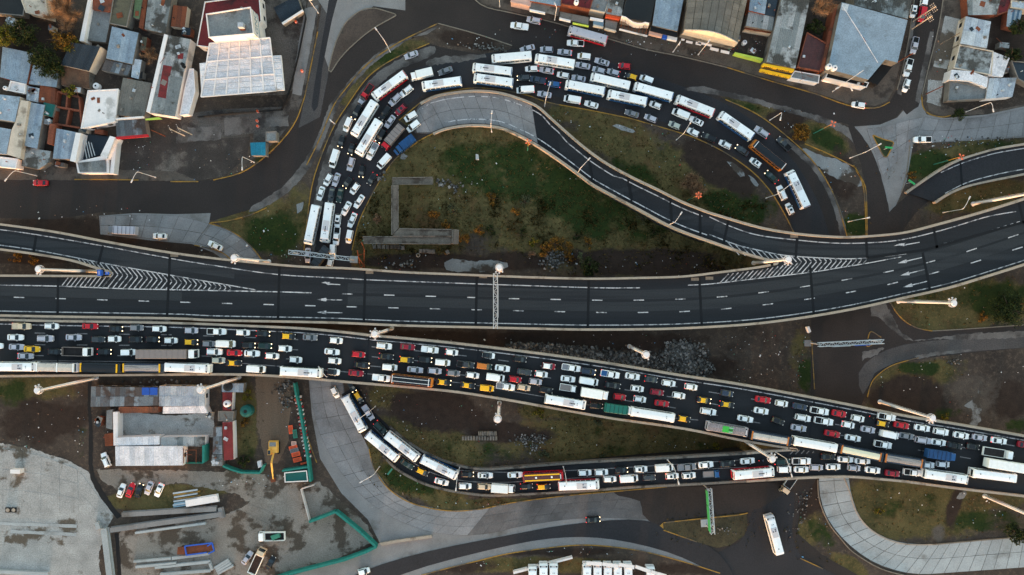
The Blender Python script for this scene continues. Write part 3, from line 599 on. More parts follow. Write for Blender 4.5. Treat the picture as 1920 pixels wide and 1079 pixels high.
dash_row(north, N_R2, 26, 1960); dash_row(north, N_R1, 642, 1960)
dash_row(north, [(1766, 459), (1845, 437), (1930, 411)], 1770, 1930, 12.4, 6, wd=.45)
off = lambda pl, d, x0=None, x1=None: [(x, y + d) for x, y in pl if (x0 is None or x >= x0) and (x1 is None or x <= x1)]
line(north, 'edge_line', off(N_BOT, -8.5)); line(north, 'edge_line', [(-40, 427), (0, 431), (66, 440), (190, 461), (320, 485), (400, 498), (520, 515), (640, 522), (690, 525), (820, 530), (960, 535), (1120, 540), (1200, 540)])
line(north, 'edge_line', [(1290, 535), (1330, 533), (1400, 525), (1520, 511), (1570, 503), (1620, 495), (1690, 482)], .26)
line(north, 'edge_line', [(-40, 455), (0, 460), (65, 469), (140, 483), (200, 495), (330, 518), (440, 537), (480, 544)])
line(north, 'edge_line', [(-40, 534.5), (0, 535), (110, 537), (240, 542), (320, 543.5), (440, 546), (520, 547.5), (584, 549.5)], .32)
line(north, 'edge_line', [(1330, 407), (1370, 425), (1420, 441), (1490, 450), (1560, 456), (1620, 456), (1690, 450), (1770, 431), (1850, 407), (1905, 397)])
line(north, 'edge_line', [(1330, 440), (1380, 459), (1420, 469), (1470, 479), (1540, 484), (1600, 485.5), (1660, 481), (1700, 476)])
line(south, 'edge_line', off(S_TOP, 8)); 
S_E = [(420, 679), (560, 690), (640, 697), (740, 706), (860, 718), (960, 734), (1090, 757), (1200, 778), (1310, 788)]
line(south, 'edge_line', S_E, .22, m='worn_line'); line(south, 'edge_line', [(60, 676), (200, 678), (320, 679)], .2, m='worn_line')
for d_, pl in ((-11, N_R1), (11.6, N_R1)):
    o = line(north, 'lane_wear', [(x, y + d_) for x, y in pl], 2.7, Z - .006, 'wear')
line(north, 'lane_wear', [(x, y - 11) for x, y in N_R2 if x < 600], 2.6, Z - .006, 'wear')
line(north, 'lane_wear', [(-40, 441), (0, 446), (65, 455), (185, 473), (330, 498), (440, 514)], 2.6, Z - .006, 'wear')
line(north, 'lane_wear', [(1340, 424), (1400, 448), (1490, 466), (1590, 471), (1680, 465)], 2.6, Z - .006, 'wear')
# chevrons on the gores
def chevrons(root, axis, up, lo, x0, x1, step, dxu, dyu, xs_up, xs_lo, m='white_line', wd=.36):
    x = x0
    while x < x1:
        ya = yat(axis, x)
        for edge, sg, rng in ((up, -1, xs_up), (lo, 1, xs_lo)):
            if not rng[0] <= x <= rng[1]: continue
            px_, py_ = x, ya
            for _ in range(200):
                px_ += dxu * .12; py_ += sg * dyu * .12
                ye = yat(edge, px_)
                if (py_ - ye) * sg >= -1.2: break
            if abs(py_ - ya) > 1.5: line(root, 'chevron_stripe', [(x, ya + sg * .6), (px_, py_)], wd * .78, Z, m, None, 1)
        x += step
chevrons(north, [(205, 513), (330, 529), (450, 543)], [(65, 469), (140, 483), (200, 495), (330, 518), (440, 537), (480, 544)], [(110, 537), (240, 542), (320, 543.5), (440, 546), (460, 547)], 212, 440, 9.2, -7, 9, (205, 440), (212, 440))
chevrons(north, [(140, 489), (170, 498), (205, 510)], [(65, 469), (140, 483), (200, 495), (330, 518)], [(0, 900), (900, 900)], 152, 206, 9.2, -6, 8, (140, 210), (999, 999))
chevrons(north, [(110, 520.5), (212, 519)], [(0, 0), (900, 0)], [(110, 537), (240, 542), (320, 543.5)], 128, 212, 8.8, -9, 12, (999, 999), (100, 215))
chevrons(north, [(1455, 492.5), (1540, 491), (1640, 486)], [(1420, 469), (1470, 479), (1540, 484), (1600, 485.5), (1660, 481)], [(1330, 533), (1400, 525), (1520, 511), (1570, 503), (1620, 495), (1690, 482)], 1465, 1632, 9.4, -6, 7, (1455, 1620), (1500, 1632))
chevrons(north, [(1360, 514), (1420, 506.5), (1500, 492)], [(0, 0), (900, 0)], [(1330, 533), (1400, 525), (1520, 511)], 1366, 1500, 9.3, -11, 12, (9999, 9999), (1360, 1500))
chevrons(north, [(1380, 478), (1440, 487), (1456, 491)], [(1330, 440), (1380, 459), (1420, 469), (1470, 479)], [(0, 9999), (900, 9999)], 1386, 1456, 11.5, -7, 8, (1370, 1456), (9999, 9999))
chevrons(south, [(1486, 842), (1540, 848)], [(0, 0), (900, 0)], [(1486, 853), (1545, 849)], 1490, 1530, 9, -8, 9, (9999, 9999), (1480, 1535), 'worn_line')
# arrows
def arrow(root, x, y, ln, dx, dy, curved=False):
    """tail to the right of the head; (dx,dy) unit direction of travel in the photo"""
    nx, ny = -dy, dx
    def q(f, s): return (x + dx * f + nx * s, y + dy * f + ny * s)
    mb = MB()
    shaft = [q(-ln, -.8), q(-ln, .8), q(-ln * .36, 1.0), q(-ln * .36, -1.0)]
    mb.prism([P(a, b, Z) + Vector((0, 0, LZ)) for a, b in shaft], 0, Z + LZ, sides=False)
    head = [q(0, 0), q(-ln * .37, -3.6), q(-ln * .37, 3.6)] if not curved else [q(0, -1.5), q(-ln * .27, 3.8), q(-ln * .48, 3.4), q(-ln * .40, 1.2), q(-ln * .34, .9), q(-ln * .52, -2.2), q(-ln * .30, -1.9)]
    if curved: head = [q(0, 1.4), q(-ln * .2, 3.8), q(-ln * .48, 3.5), q(-ln * .4, 2.0), q(-ln * .5, -1.4), q(-ln * .36, -2.0), q(-ln * .24, .6)]
    mb.prism([P(a, b, Z + .004) + Vector((0, 0, LZ)) for a, b in head], 0, Z + .004 + LZ, sides=False)
    obj('lane_arrow', mb, M['white_line'], root)
for a in [(594, 562, 48, -1, -.02), (594, 586, 48, -1, -.02), (1683, 494, 47, -.97, .23), (1688, 517, 47, -.97, .24), (1693, 539, 48, -.97, .24)]: arrow(north, *a)
arrow(north, 602, 532, 36, -1, -.06, True); arrow(north, 1676, 463, 49, -.985, .17, True)
# expansion joints
def joint(root, a, b, wd=.75, zf=None): 
    o = line(root, 'expansion_joint', [a, b], wd, Z, 'joint', zf, 1); o.data.transform(Matrix.Translation((0, 0, .004))); return o
for x0, y0, x1, y1 in [(109, 520, 108, 593), (319, 476, 313, 597), (524, 500, 521, 603), (685, 508, 682, 607), (894, 519, 892, 613), (1104, 524, 1102, 617), (1311, 518, 1316, 615), (1519, 500, 1526, 593), (1750, 424, 1757, 466), (1730, 474, 1744, 546), (1910, 380, 1920, 420),
                        (68, 441, 63, 474), (193, 461, 184, 497), (1366, 412, 1356, 460), (1495, 440, 1492, 482), (1624, 446, 1626, 484)]:
    joint(north, (x0, y0), (x1, y1))
joint(north, (1626, 484), (1735, 469)); joint(north, (1735, 469), (1830, 442)); joint(north, (1830, 442), (1925, 415))
for x0, y0, x1, y1 in [(109, 604, 108, 704), (315, 607, 313, 702), (520, 616, 517, 705), (692, 632, 686, 719), (897, 650, 890, 740), (1108, 680, 1098, 776), (1318, 713, 1308, 809), (1527, 748, 1515, 840), (1735, 789, 1720, 905)]:
    line(south, 'expansion_joint', [(x0, y0), (x1, y1)], .5, Z, 'patch', None, 1)
# lane dashes among the jammed cars: fractions across the carriageway
def s_lane(f): return [(x, yat(S_TOP, x) + 9 + f * (yat(S_BOT + [(1970, 930)] if x < 1490 else [(1480, 841), (1970, 925)], x) - yat(S_TOP, x) - 18 if x < 1490 else (95 - 18))) for x in range(-40, 1971, 40)]
for f, x0 in ((.165, 65), (.42, 65), (.66, 62)): dash_row(south, s_lane(f), x0, 1960, 79, 20, m='worn_line', wd=.26)
# small service hatches beside the parapet
for x, y in ((327, 479), (693, 511), (906, 519), (1303, 524), (1330, 522), (1489, 443)):
    mb = MB(); p = P(x, y, Z); mb.box((p.x, p.y, Z + .06), (2.2, .9, .12), 0); obj('service_hatch', mb, M['grey_kerb'], north)

# ------------------------------------------------------------------ ramps
def ribbon(name, L, Rr, zf, m, n=60, bottom=None, root=None):
    L = resample(smooth(L, 6), n); Rr = resample(smooth(Rr, 6), n)
    mb = MB(); vs_ = []
    for (a, b) in zip(L, Rr):
        za = zf(a[0], a[1]); zb = zf(b[0], b[1]); p, q = P(*a, za), P(*b, zb)
        vs_ += [p, q, (q.x, q.y, -.2), (p.x, p.y, -.2)]
    fs = []
    for i in range(n - 1):
        for k in range(4):
            k2 = (k + 1) % 4; fs.append((i * 4 + k, i * 4 + k2, i * 4 + 4 + k2, i * 4 + 4 + k))
    mb.add(vs_, fs); return obj('deck', mb, m, root)
def lerp_z(x0, x1, z1):
    def f(x, y=0):
        u = min(1, max(0, (x - x0) / (x1 - x0))); return .13 + (z1 - .13) * (u * u * (3 - 2 * u))
    return f
zl = lerp_z(860, 1330, Z)
LP_OUT = [(770, 232), (788, 194), (815, 181), (850, 174), (890, 170.5), (930, 173), (965, 182), (1005, 198), (1030, 219), (1060, 246), (1100, 280), (1140, 308), (1190, 335), (1230, 354), (1280, 379), (1330, 399)]
LP_IN = [(778, 250), (812, 251), (835, 242), (870, 236), (905, 235.5), (940, 240), (970, 252), (1000, 268), (1040, 294), (1082, 324), (1110, 345), (1140, 362), (1200, 394), (1250, 421), (1290, 438), (1330, 452)]
loop = thing('loop_ramp', None, None, P(900, 200, 0), kind='structure')
LO = resample(smooth(LP_OUT, 6), 140); LI = resample(smooth(LP_IN, 6), 140)
def cut(a, b): return LO[a:b], LI[a:b]
def rib2(a, b, m, nm):
    l, r = cut(a, b); mb = MB(); vs_ = []
    for p_, q_ in zip(l, r):
        p, q = P(*p_, zl(*p_)), P(*q_, zl(*q_)); vs_ += [p, q, (q.x, q.y, -.2), (p.x, p.y, -.2)]
    n = len(l); fs = []
    for i in range(n - 1):
        for k in range(4):
            k2 = (k + 1) % 4; fs.append((i * 4 + k2, i * 4 + k, i * 4 + 4 + k, i * 4 + 4 + k2))
    mb.add(vs_, fs); return obj(nm, mb, m, loop)
rib2(0, 62, M['asph_grey'], 'road_bed'); rib2(61, 140, M['motorway'], 'deck')
rib2(55, 68, M['patch'], 'road_patch').location.z += .03
i = 1
while i < 55:                                   # poured concrete bays
    for v0, v1 in ((.05, .5), (.5, .95)):
        j = i + 6
        def q(k, v):
            a, b = LO[k], LI[k]; x, y = a[0] + (b[0] - a[0]) * v, a[1] + (b[1] - a[1]) * v; return P(x, y, zl(x, y)) + Vector((0, 0, .05))
        A = [q(i, v0), q(j, v0), q(j, v1), q(i, v1)]; ce = sum(A, Vector()) / 4
        A = [p + (ce - p).normalized() * .07 for p in A]
        mb = MB(); mb.plate(A[3], A[2], A[1], A[0], .04 + R.uniform(-.008, .008)); obj('concrete_slab', mb, M['conc_slab'], loop)
    i = j
parapet(loop, LP_OUT[1:], zf=lambda x: zl(x), ht=.9); parapet(loop, LP_IN[1:], zf=lambda x: zl(x), ht=.9)
mix = lambda k, v: (LO[k][0] + (LI[k][0] - LO[k][0]) * v, LO[k][1] + (LI[k][1] - LO[k][1]) * v)
o = line(loop, 'edge_line', [mix(k, .16 + (.14 if 70 < k < 100 else .06 if k > 60 else 0)) for k in range(8, 140, 4)], .3, zf=lambda x: zl(x) + .09, n=2)
o = line(loop, 'edge_line', [mix(k, .82) for k in range(14, 140, 4)], .3, zf=lambda x: zl(x) + .09, n=2)
for k in (84, 103, 122, 135): line(loop, 'expansion_joint', [mix(k, .03), mix(k, .97)], .7, m='joint', zf=lambda x: zl(x) + .11, n=1)
# southern slip road
zs_ = lerp_z(800, 1400, Z)
SL = [(672, 722), (692, 762), (730, 800), (760, 826), (800, 851), (850, 871), (900, 880.5), (960, 878), (1060, 870), (1160, 864), (1280, 858), (1400, 851)]
SRi = [(640, 740), (665, 790), (718, 855), (740, 878), (775, 899), (810, 913), (860, 924), (920, 930), (1000, 927), (1100, 921), (1200, 914), (1300, 909), (1400, 903)]
slip = thing('slip_road', None, None, P(900, 900, 0), kind='structure')
L_ = resample(smooth(SL, 6), 90); R_ = resample(smooth(SRi, 6), 90); mb = MB(); vs_ = []
for p_, q_ in zip(L_, R_):
    p, q = P(*p_, zs_(*p_)), P(*q_, zs_(*q_)); vs_ += [p, q, (q.x, q.y, -.2), (p.x, p.y, -.2)]
fs = [(i * 4 + (k + 1) % 4, i * 4 + k, i * 4 + 4 + k, i * 4 + 4 + (k + 1) % 4) for i in range(89) for k in range(4)]
mb.add(vs_, fs); obj('deck', mb, M['jam_asphalt'], slip)
parapet(slip, SL[2:], zf=lambda x: zs_(x), m='median', ht=.8); parapet(slip, SRi[2:], zf=lambda x: zs_(x), m='median', ht=.8)
line(slip, 'edge_line', [(860, 882), (960, 886), (1100, 881), (1250, 872), (1400, 862)], .2, m='worn_line', zf=lambda x: zs_(x) + .02)
line(slip, 'lane_line', [(700, 800), (760, 858), (830, 894), (920, 905), (1060, 898), (1250, 884), (1400, 876)], .2, m='worn_line', zf=lambda x: zs_(x) + .02)
# eastern ramp
ze = lerp_z(1690, 1960, 4.5)
EL = [(1700, 362), (1730, 341), (1765, 318), (1800, 300), (1840, 287), (1880, 277), (1975, 262)]
ER = [(1755, 380), (1780, 364), (1810, 351), (1850, 341), (1890, 333), (1930, 325), (1975, 317)]
east = thing('east_ramp', None, None, P(1800, 330, 0), kind='structure')
L_ = resample(smooth(EL, 6), 40); R_ = resample(smooth(ER, 6), 40); mb = MB(); vs_ = []
for p_, q_ in zip(L_, R_):
    p, q = P(*p_, ze(*p_)), P(*q_, ze(*q_)); vs_ += [p, q, (q.x, q.y, -.2), (p.x, p.y, -.2)]
mb.add(vs_, [(i * 4 + (k + 1) % 4, i * 4 + k, i * 4 + 4 + k, i * 4 + 4 + (k + 1) % 4) for i in range(39) for k in range(4)]); obj('deck', mb, M['asph_dark'], east)
parapet(east, EL, zf=lambda x: ze(x), ht=.8); parapet(east, ER, zf=lambda x: ze(x), ht=.8)
line(east, 'edge_line', [(1764, 324), (1800, 308), (1840, 295), (1880, 285), (1970, 271)], .28, zf=lambda x: ze(x) + .02)
line(east, 'edge_line', [(1772, 363), (1810, 344), (1850, 332), (1900, 321), (1970, 310)], .28, zf=lambda x: ze(x) + .02)
line(east, 'expansion_joint', [(1801, 302), (1805, 352)], .7, m='joint', zf=lambda x: ze(x) + .03, n=1)
# ------------------------------------------------------------------ vehicles
def paint(name, col, rough=.3, spec=.45): return mat('paint_' + name, col, rough=rough, var=.05, scale=1.2, grain=.05, coord='O', spec=spec, rnd=.07)
PT = {'W': paint('white', (.82, .8, .78)), 'S': paint('silver', c(176, 184, 198)), 'G': paint('grey', c(118, 126, 134)), 'D': paint('dark_grey', c(54, 62, 68)), 'K': paint('black', c(18, 21, 25)),
      'R': paint('red', c(186, 22, 38)), 'M': paint('dark_red', c(142, 24, 44)), 'Y': paint('yellow', c(244, 190, 24)), 'B': paint('blue', c(30, 84, 140)), 'N': paint('navy', c(44, 58, 78)),
      'E': paint('dark_green', c(20, 48, 46)), 'C': paint('beige', c(206, 194, 168)), 'O': paint('orange', c(188, 116, 42)), 'L': paint('pale_green', c(168, 182, 174)), 'T': paint('teal', c(24, 104, 92)), 'V': paint('lime', c(64, 186, 70)), 'CR': paint('cream', c(214, 220, 196)), 'GR': paint('canvas_grey', c(128, 124, 122)), 'BX': paint('box_white', (.8, .78, .74), rough=.5), 'SK': paint('streaked', c(150, 152, 152))}
CN = {'W': 'white', 'S': 'silver', 'G': 'grey', 'D': 'dark grey', 'K': 'black', 'R': 'red', 'M': 'dark red', 'Y': 'yellow', 'B': 'blue', 'N': 'navy', 'E': 'dark green', 'C': 'beige', 'O': 'orange', 'L': 'pale green', 'T': 'teal', 'V': 'lime green'}
GLASS = mat('vehicle_glass', (.012, .02, .024), rough=.12, var=.1, grain=0, coord='O', spec=.6)
TYRE = mat('tyre', c(20, 20, 21), var=.1, grain=.1, coord='O')
BLKP = mat('black_plastic', c(18, 19, 21), var=.1, grain=0, coord='O')
HEADL = mat('headlamp', c(235, 232, 220), var=.02, grain=0, coord='O', rough=.2)
HEADON = mat('headlamp_lit', c(255, 240, 210), var=.02, grain=0, coord='O', emit=(1, .72, .4, .5))
TAILL = mat('tail_lamp', c(120, 14, 18), var=.05, grain=0, coord='O', rough=.3)
TAILON = mat('tail_lamp_lit', c(200, 20, 22), var=.05, grain=0, coord='O', emit=(1, .05, .05, .25))
CHROME = mat('plain_metal', c(170, 172, 174), var=.1, grain=.1, coord='O', rough=.4)
CARGO = mat('dark_load', c(40, 38, 38), var=.4, grain=.3, coord='O', scale=1.0)
SOIL = mat('soil_load', c(70, 50, 40), var=.35, grain=.3, coord='O', scale=1.0)
BLUETARP = mat('blue_tarpaulin', c(26, 70, 118), var=.35, grain=.15, coord='O', scale=.7, stretch=(3, .5, 1))
FAN = mat('fan_grille', c(44, 48, 56), var=.1, grain=0, coord='O')
ROOFG = mat('ac_housing', c(200, 204, 208), var=.05, grain=.05, coord='O')
STREAK = mat('streaked_roof', c(150, 152, 152), var=.25, scale=1.2, stretch=(.1, 2.5, 1), grain=.25, coord='O', stain=c(84, 84, 86), st_scale=1.2, st_at=.52)
WORNW = mat('worn_white_roof', c(188, 190, 184), var=.12, scale=.8, grain=.15, coord='O', stain=c(96, 92, 84), st_scale=1.4, st_at=.6)
MESHGR = mat('speckled_grey_roof', c(132, 130, 134), var=.3, scale=3, grain=.35, coord='O')
def wheel_mesh(r, w_):
    mb = MB(); n = 12
    mb.tube((0, -w_ / 2, 0), (0, w_ / 2, 0), r, r, n); mb.tube((0, -w_ / 2 - .02, 0), (0, w_ / 2 + .02, 0), r * .55, r * .55, 8); return mb
def ring(x, w_, z0, zt, crown=.04):
    return [(x, -w_ * .94, z0), (x, -w_, z0 + (zt - z0) * .35), (x, -w_ * .985, zt - .1), (x, -w_ * .86, zt), (x, 0, zt + crown), (x, w_ * .86, zt), (x, w_ * .985, zt - .1), (x, w_, z0 + (zt - z0) * .35), (x, w_ * .94, z0)]
def car_parts(kind, style=''):
    """list of (part name, MB, material key, offset)"""
    cfg = {  # stations of the lower body; cabin base/top x; half widths; heights
        'sedan': dict(st=[(-2.16, .60, .74), (-2.08, .80, .88), (-1.5, .86, .93), (0, .88, .93), (1.0, .87, .91), (1.75, .82, .78), (2.1, .70, .66), (2.18, .52, .58)], b=(-1.62, .98), t=(-1.0, .22), hb=.80, ht=.60, zb=.91, zt=1.42),
        'hatch': dict(st=[(-1.9, .66, .86), (-1.84, .82, .95), (-1.2, .86, .96), (0, .87, .95), (.85, .86, .93), (1.5, .80, .82), (1.8, .68, .70), (1.88, .50, .62)], b=(-1.84, 1.0), t=(-1.45, .22), hb=.80, ht=.63, zb=.93, zt=1.48),
        'suv': dict(st=[(-2.15, .72, .95), (-2.1, .88, 1.05), (-1.2, .92, 1.06), (0, .93, 1.06), (1.0, .92, 1.04), (1.7, .88, .96), (2.1, .76, .86), (2.18, .58, .76)], b=(-2.08, 1.02), t=(-1.82, .32), hb=.86, ht=.70, zb=1.03, zt=1.68),
        'pickup': dict(st=[(-2.6, .80, .95), (-2.54, .90, 1.02), (-1.0, .92, 1.02), (0, .93, 1.04), (1.3, .92, 1.02), (2.1, .88, .96), (2.5, .76, .86), (2.58, .58, .74)], b=(-.72, 1.38), t=(-.5, .72), hb=.86, ht=.70, zb=1.01, zt=1.68),
        'van': dict(st=[(-2.65, .86, 1.1), (-2.6, .96, 1.15), (-1.2, .97, 1.15), (0, .97, 1.15), (1.5, .96, 1.12), (2.2, .92, .98), (2.55, .80, .86), (2.62, .62, .74)], b=(-2.58, 1.98), t=(-2.5, 1.2), hb=.93, ht=.84, zb=1.12, zt=2.25),
        'minivan': dict(st=[(-2.05, .76, 1.0), (-2.0, .86, 1.06), (-1.2, .88, 1.06), (0, .88, 1.06), (1.0, .88, 1.03), (1.6, .84, .9), (1.98, .72, .78), (2.06, .55, .68)], b=(-1.98, 1.28), t=(-1.88, .55), hb=.84, ht=.74, zb=1.03, zt=1.8)}[kind]
    P_ = []
    mb = MB(); mb.loft([ring(x, w_, .28, z) for x, w_, z in cfg['st']]); P_.append(('body', mb, 'paint'))
    (bx0, bx1), (tx0, tx1), hb, ht, zb, zt = cfg['b'], cfg['t'], cfg['hb'], cfg['ht'], cfg['zb'], cfg['zt']
    mb = MB()
    def rg(x0, x1, h, z): return [(x0, -h, z), (x1, -h, z), (x1 + (.1 if z < zt else .06), 0, z), (x1, h, z), (x0, h, z), (x0 - .03, 0, z)]
    mid = rg(tx0 - .03, tx1 + .03, ht + .02, zt - .05)
    mb.loft([rg(bx0, bx1, hb, zb - .06), mid, rg(tx0 + .06, tx1 - .06, ht - .07, zt)]); P_.append(('roof', mb, 'roof'))
    def lerp(a, b, t): return tuple(i + (j - i) * t for i, j in zip(a, b))
    def quad(A, B, C, D, m0, m1, n0, n1, off):
        """A,B bottom edge, D,C top edge; inset"""
        q = lambda u, v: Vector(lerp(lerp(A, B, u), lerp(D, C, u), v))
        a, b, c2, d = q(m0, n0), q(m1, n0), q(m1, n1), q(m0, n1)
        nn = (b - a).cross(d - a).normalized() * off
        mb = MB(); mb.plate(a + nn, b + nn, c2 + nn, d + nn, .02); return mb
    A = (bx1 + .02, -hb, zb); B = (bx1 + .02, hb, zb); C = (tx1 + .03, ht, zt - .05); D = (tx1 + .03, -ht, zt - .05)
    mb = MB()
    # windscreen in two facets so that it is gently curved
    m_b = (bx1 + .12, 0, zb); m_t = (tx1 + .09, 0, zt - .05)
    for a, b, c2, d in ((A, m_b, m_t, D), (m_b, B, C, m_t)):
        q = quad(a, b, c2, d, .06 if a is A else 0, 1 if a is A else .94, .05, .95, .004); o_ = len(mb.v); mb.add(q.v, q.f)
    P_.append(('windscreen', mb, GLASS))
    if kind != 'van':
        A = (bx0 - .02, hb, zb); B = (bx0 - .02, -hb, zb); C = (tx0 - .03, -ht, zt - .05); D = (tx0 - .03, ht, zt - .05)
        q = quad(A, B, C, D, .09, .91, .12, .92, .03); P_.append(('rear_window', q, GLASS))
    for s in (-1, 1):
        x0 = bx0 if kind != 'van' else bx1 - 1.3
        x0t = tx0 if kind != 'van' else tx1 - .75
        A = (x0, s * hb, zb); B = (bx1, s * hb, zb); C = (tx1, s * (ht + .02), zt - .05); D = (x0t, s * (ht + .02), zt - .05)
        if s > 0: A, B, C, D = B, A, D, C
        P_.append(('side_window', quad(A, B, C, D, .1, .92, .16, .9, .006), GLASS))
    L0, L1 = cfg['st'][0][0], cfg['st'][-1][0]
    wr = .31 if kind in ('sedan', 'hatch', 'minivan') else .36
    for x in (L0 + .78, L1 - .78):
        for s in (-1, 1):
            mb = wheel_mesh(wr, .2); mb.v = [(a + x, b + s * (cfg['st'][3][1] - .08), d + wr) for a, b, d in mb.v]; P_.append(('wheel', mb, TYRE))
    for s in (-1, 1):
        st = cfg['st'][-2]; mb = MB(); mb.box((st[0] - .02, s * (st[1] - .12), st[2] - .05), (.26, .26, .16), -s * .35); P_.append(('headlight', mb, 'head'))
        st = cfg['st'][1]; mb = MB(); mb.box((st[0] - .02, s * (st[1] - .1), st[2] - .1), (.16, .2, .22), 0); P_.append(('tail_light', mb, 'tail'))
        mb = MB(); mb.box((bx1 - .35, s * (hb + .16), zb + .08), (.14, .2, .13), 0); P_.append(('mirror', mb, 'paint'))
    if style == 'sunroof':
        mb = MB(); mb.box(((tx0 + tx1) / 2 + .25, 0, zt + .0), (.7, .8, .04)); P_.append(('sunroof', mb, GLASS))
    if style == 'rack':
        for s in (-1, 1): mb = MB(); mb.tube((tx0 + .15, s * (ht - .1), zt + .05), (tx1 - .15, s * (ht - .1), zt + .05), .04, .04, 5); P_.append(('roof_rail', mb, BLKP))
    if kind == 'pickup':
        mb = MB(); mb.box((-1.68, 0, 1.03), (1.62, 1.5, .06)); P_.append(('cargo_bed', mb, 'bed'))
        mb = MB()
        for s in (-1, 1): mb.box((-1.68, s * .82, 1.08), (1.7, .1, .14))
        mb.box((-2.5, 0, 1.08), (.08, 1.6, .14)); P_.append(('bed_rail', mb, 'paint'))
    return P_
BUSL = 11.6
def bus_parts(kind, style):
    L = 5.95 if kind == 'bus' else 6.4
    W_ = 1.27; P_ = []
    mb = MB()
    def rg(x, w_, z0, z1): return [(x, -w_, z0), (x, -w_, z1 - .2), (x, -w_ + .14, z1), (x, w_ - .14, z1), (x, w_, z1 - .2), (x, w_, z0)]
    mb.loft([rg(-L, W_ - .1, .4, 2.7), rg(-L + .12, W_, .35, 2.86), rg(L - .5, W_, .35, 2.86), rg(L - .05, W_ - .06, .35, 2.3), rg(L, W_ - .14, .4, 1.6)]); city = style in ('ac', 'fans', 'hatch')
    P_.append(('body', mb, 'roof' if city else 'paint'))
    if city:
        mb = MB()
        for s in (-1, 1): mb.box((-.3, s * (W_ + .005), .92), (2 * L - 1.4, .05, 1.1))
        mb.box((-L - .0, 0, 1.0), (.1, 2.2, 1.2)); mb.box((-L + .16, 0, 2.88), (.2, 2.1, .06)); P_.append(('skirt', mb, 'paint'))
    front = L - 1.0 if style not in ('allwhite', 'coach') else L - .45
    back = -L + (.3 if style in ('ac', 'fans', 'hatch') else .12) if style != 'rearglass' else -L + .75
    if style in ('black', 'blackp'): front = L - .7
    if style == 'open': front = L - 1.3; back = -L + .35
    mb = MB(); rw = W_ - .07 if style in ('ac', 'fans', 'hatch', 'black', 'blackp') else W_ - .12 if style not in ('open',) else W_ - .42
    if style == 'openw': rw = W_ - .16
    def rr(x, z): return [(x, -rw, z - .22), (x, -rw + .1, z), (x, 0, z + .05), (x, rw - .1, z), (x, rw, z - .22)]
    zt = 3.05 if style not in ('black', 'blackp') else 2.9
    mb.loft([rr(back, zt - .06), rr(back + .3, zt), rr(front - .3, zt), rr(front, zt - .08)]); P_.append(('roof', mb, 'roof'))
    mb = MB(); mb.plate((L - .02, -W_ + .16, 1.75), (L - .02, W_ - .16, 1.75), (L - .62, W_ - .16, 2.85), (L - .62, -W_ + .16, 2.85), .05)
    mb.box((L - .78, 0, 2.87), (.42, 2 * W_ - .34, .06)); P_.append(('windscreen', mb, GLASS))
    if style not in ('allwhite', 'coach', 'open', 'openw', 'black', 'blackp'):
        mb = MB(); mb.box((L - .78, .0, 2.96), (.3, 1.3, .16)); P_.append(('destination_sign', mb, ROOFG))
    mb = MB(); mb.box((-L - .0, 0, 2.2), (.08, 1.9, .8)); P_.append(('rear_window', mb, GLASS))
    if style == 'rearglass':
        mb = MB(); mb.box((-L + .42, 0, 2.84), (.5, 2.1, .08)); P_.append(('rear_screen', mb, GLASS))
    for s in (-1, 1):
        mb = MB()
        nwin = 7; step = (2 * L - 1.6) / nwin
        for i in range(nwin): mb.box((-L + .6 + step * (i + .5), s * (W_ - .02), 2.05), (step - .14, .1, .9))
        mb.box((-.3, s * (W_ - .06), 2.79), (2 * L - 2.2, .1, .1))
        P_.append(('window_strip', mb, GLASS))
    for x in (-L + 2.4, L - 2.5):
        for s in (-1, 1):
            mb = wheel_mesh(.48, .3); mb.v = [(a + x, b + s * (W_ - .16), d + .48) for a, b, d in mb.v]; P_.append(('wheel', mb, TYRE))
    for s in (-1, 1):
        mb = MB(); mb.box((L - .02, s * .95, .9), (.12, .35, .25)); P_.append(('headlight', mb, 'head'))
        mb = MB(); mb.box((-L + .02, s * 1.05, 1.0), (.12, .2, .4)); P_.append(('tail_light', mb, 'tail'))
        mb = MB(); mb.box((L - .1, s * (W_ + .2), 2.3), (.16, .28, .4)); P_.append(('mirror', mb, BLKP))
    if style in ('ac', 'rearglass', 'fans', 'green'):
        mb = MB(); x0 = .9 if style != 'green' else -.2
        mb.box((x0, 0, 3.13), (3.0, 1.75, .1), 0, .96); P_.append(('air_conditioner', mb, ROOFG if style != 'green' else PT['V']))
        for k in range(4 if style == 'ac' else 3):
            mb = MB(); x = x0 + .4 + (.42 * (k % 4) if style != 'fans' else .5 * (k % 2)); y = 0 if style != 'fans' else (-.35 + .7 * (k // 2))
            mb.tube((x, y, 3.17), (x, y, 3.24), .18, .18, 10); P_.append(('fan', mb, FAN))
        for s in (-1, 1):
            mb = MB(); mb.box((x0 + .9, s * .6, 3.2), (1.1, .22, .03)); P_.append(('vent', mb, PT['S']))
    if style in ('ac', 'fans', 'hatch', 'rearglass', 'allwhite', 'coach'):
        mb = MB(); mb.tube((-L + 1.9, 0.1, 3.05), (-L + 1.9, .1, 3.16), .17, .17, 10); P_.append(('roof_vent', mb, FAN))
        for s in (-1, 1):
            mb = MB(); mb.box((L - 2.6, s * .22, 3.12), (.16, .2, .08)); P_.append(('roof_hatch', mb, FAN))
    if style == 'rib':
        for i in range(5):
            mb = MB(); mb.box((-L + 2 + i * 2.1, 0, 3.12), (.12, 2.2, .06)); P_.append(('roof_rib', mb, BLKP))
    if style in ('black', 'blackp'):
        for s in ((-1, 1) if style == 'black' else ()):
            mb = MB(); mb.box((-.3, s * .55, 2.96), (2 * L - 1.2, .1, .05)); P_.append(('roof_stripe', mb, 'trim'))
        for x in (-L + .3, L - 1.2):
            mb = MB(); mb.box((x, 0, 2.97), (.16, 2.3, .08)); P_.append(('roof_bar', mb, 'trim'))
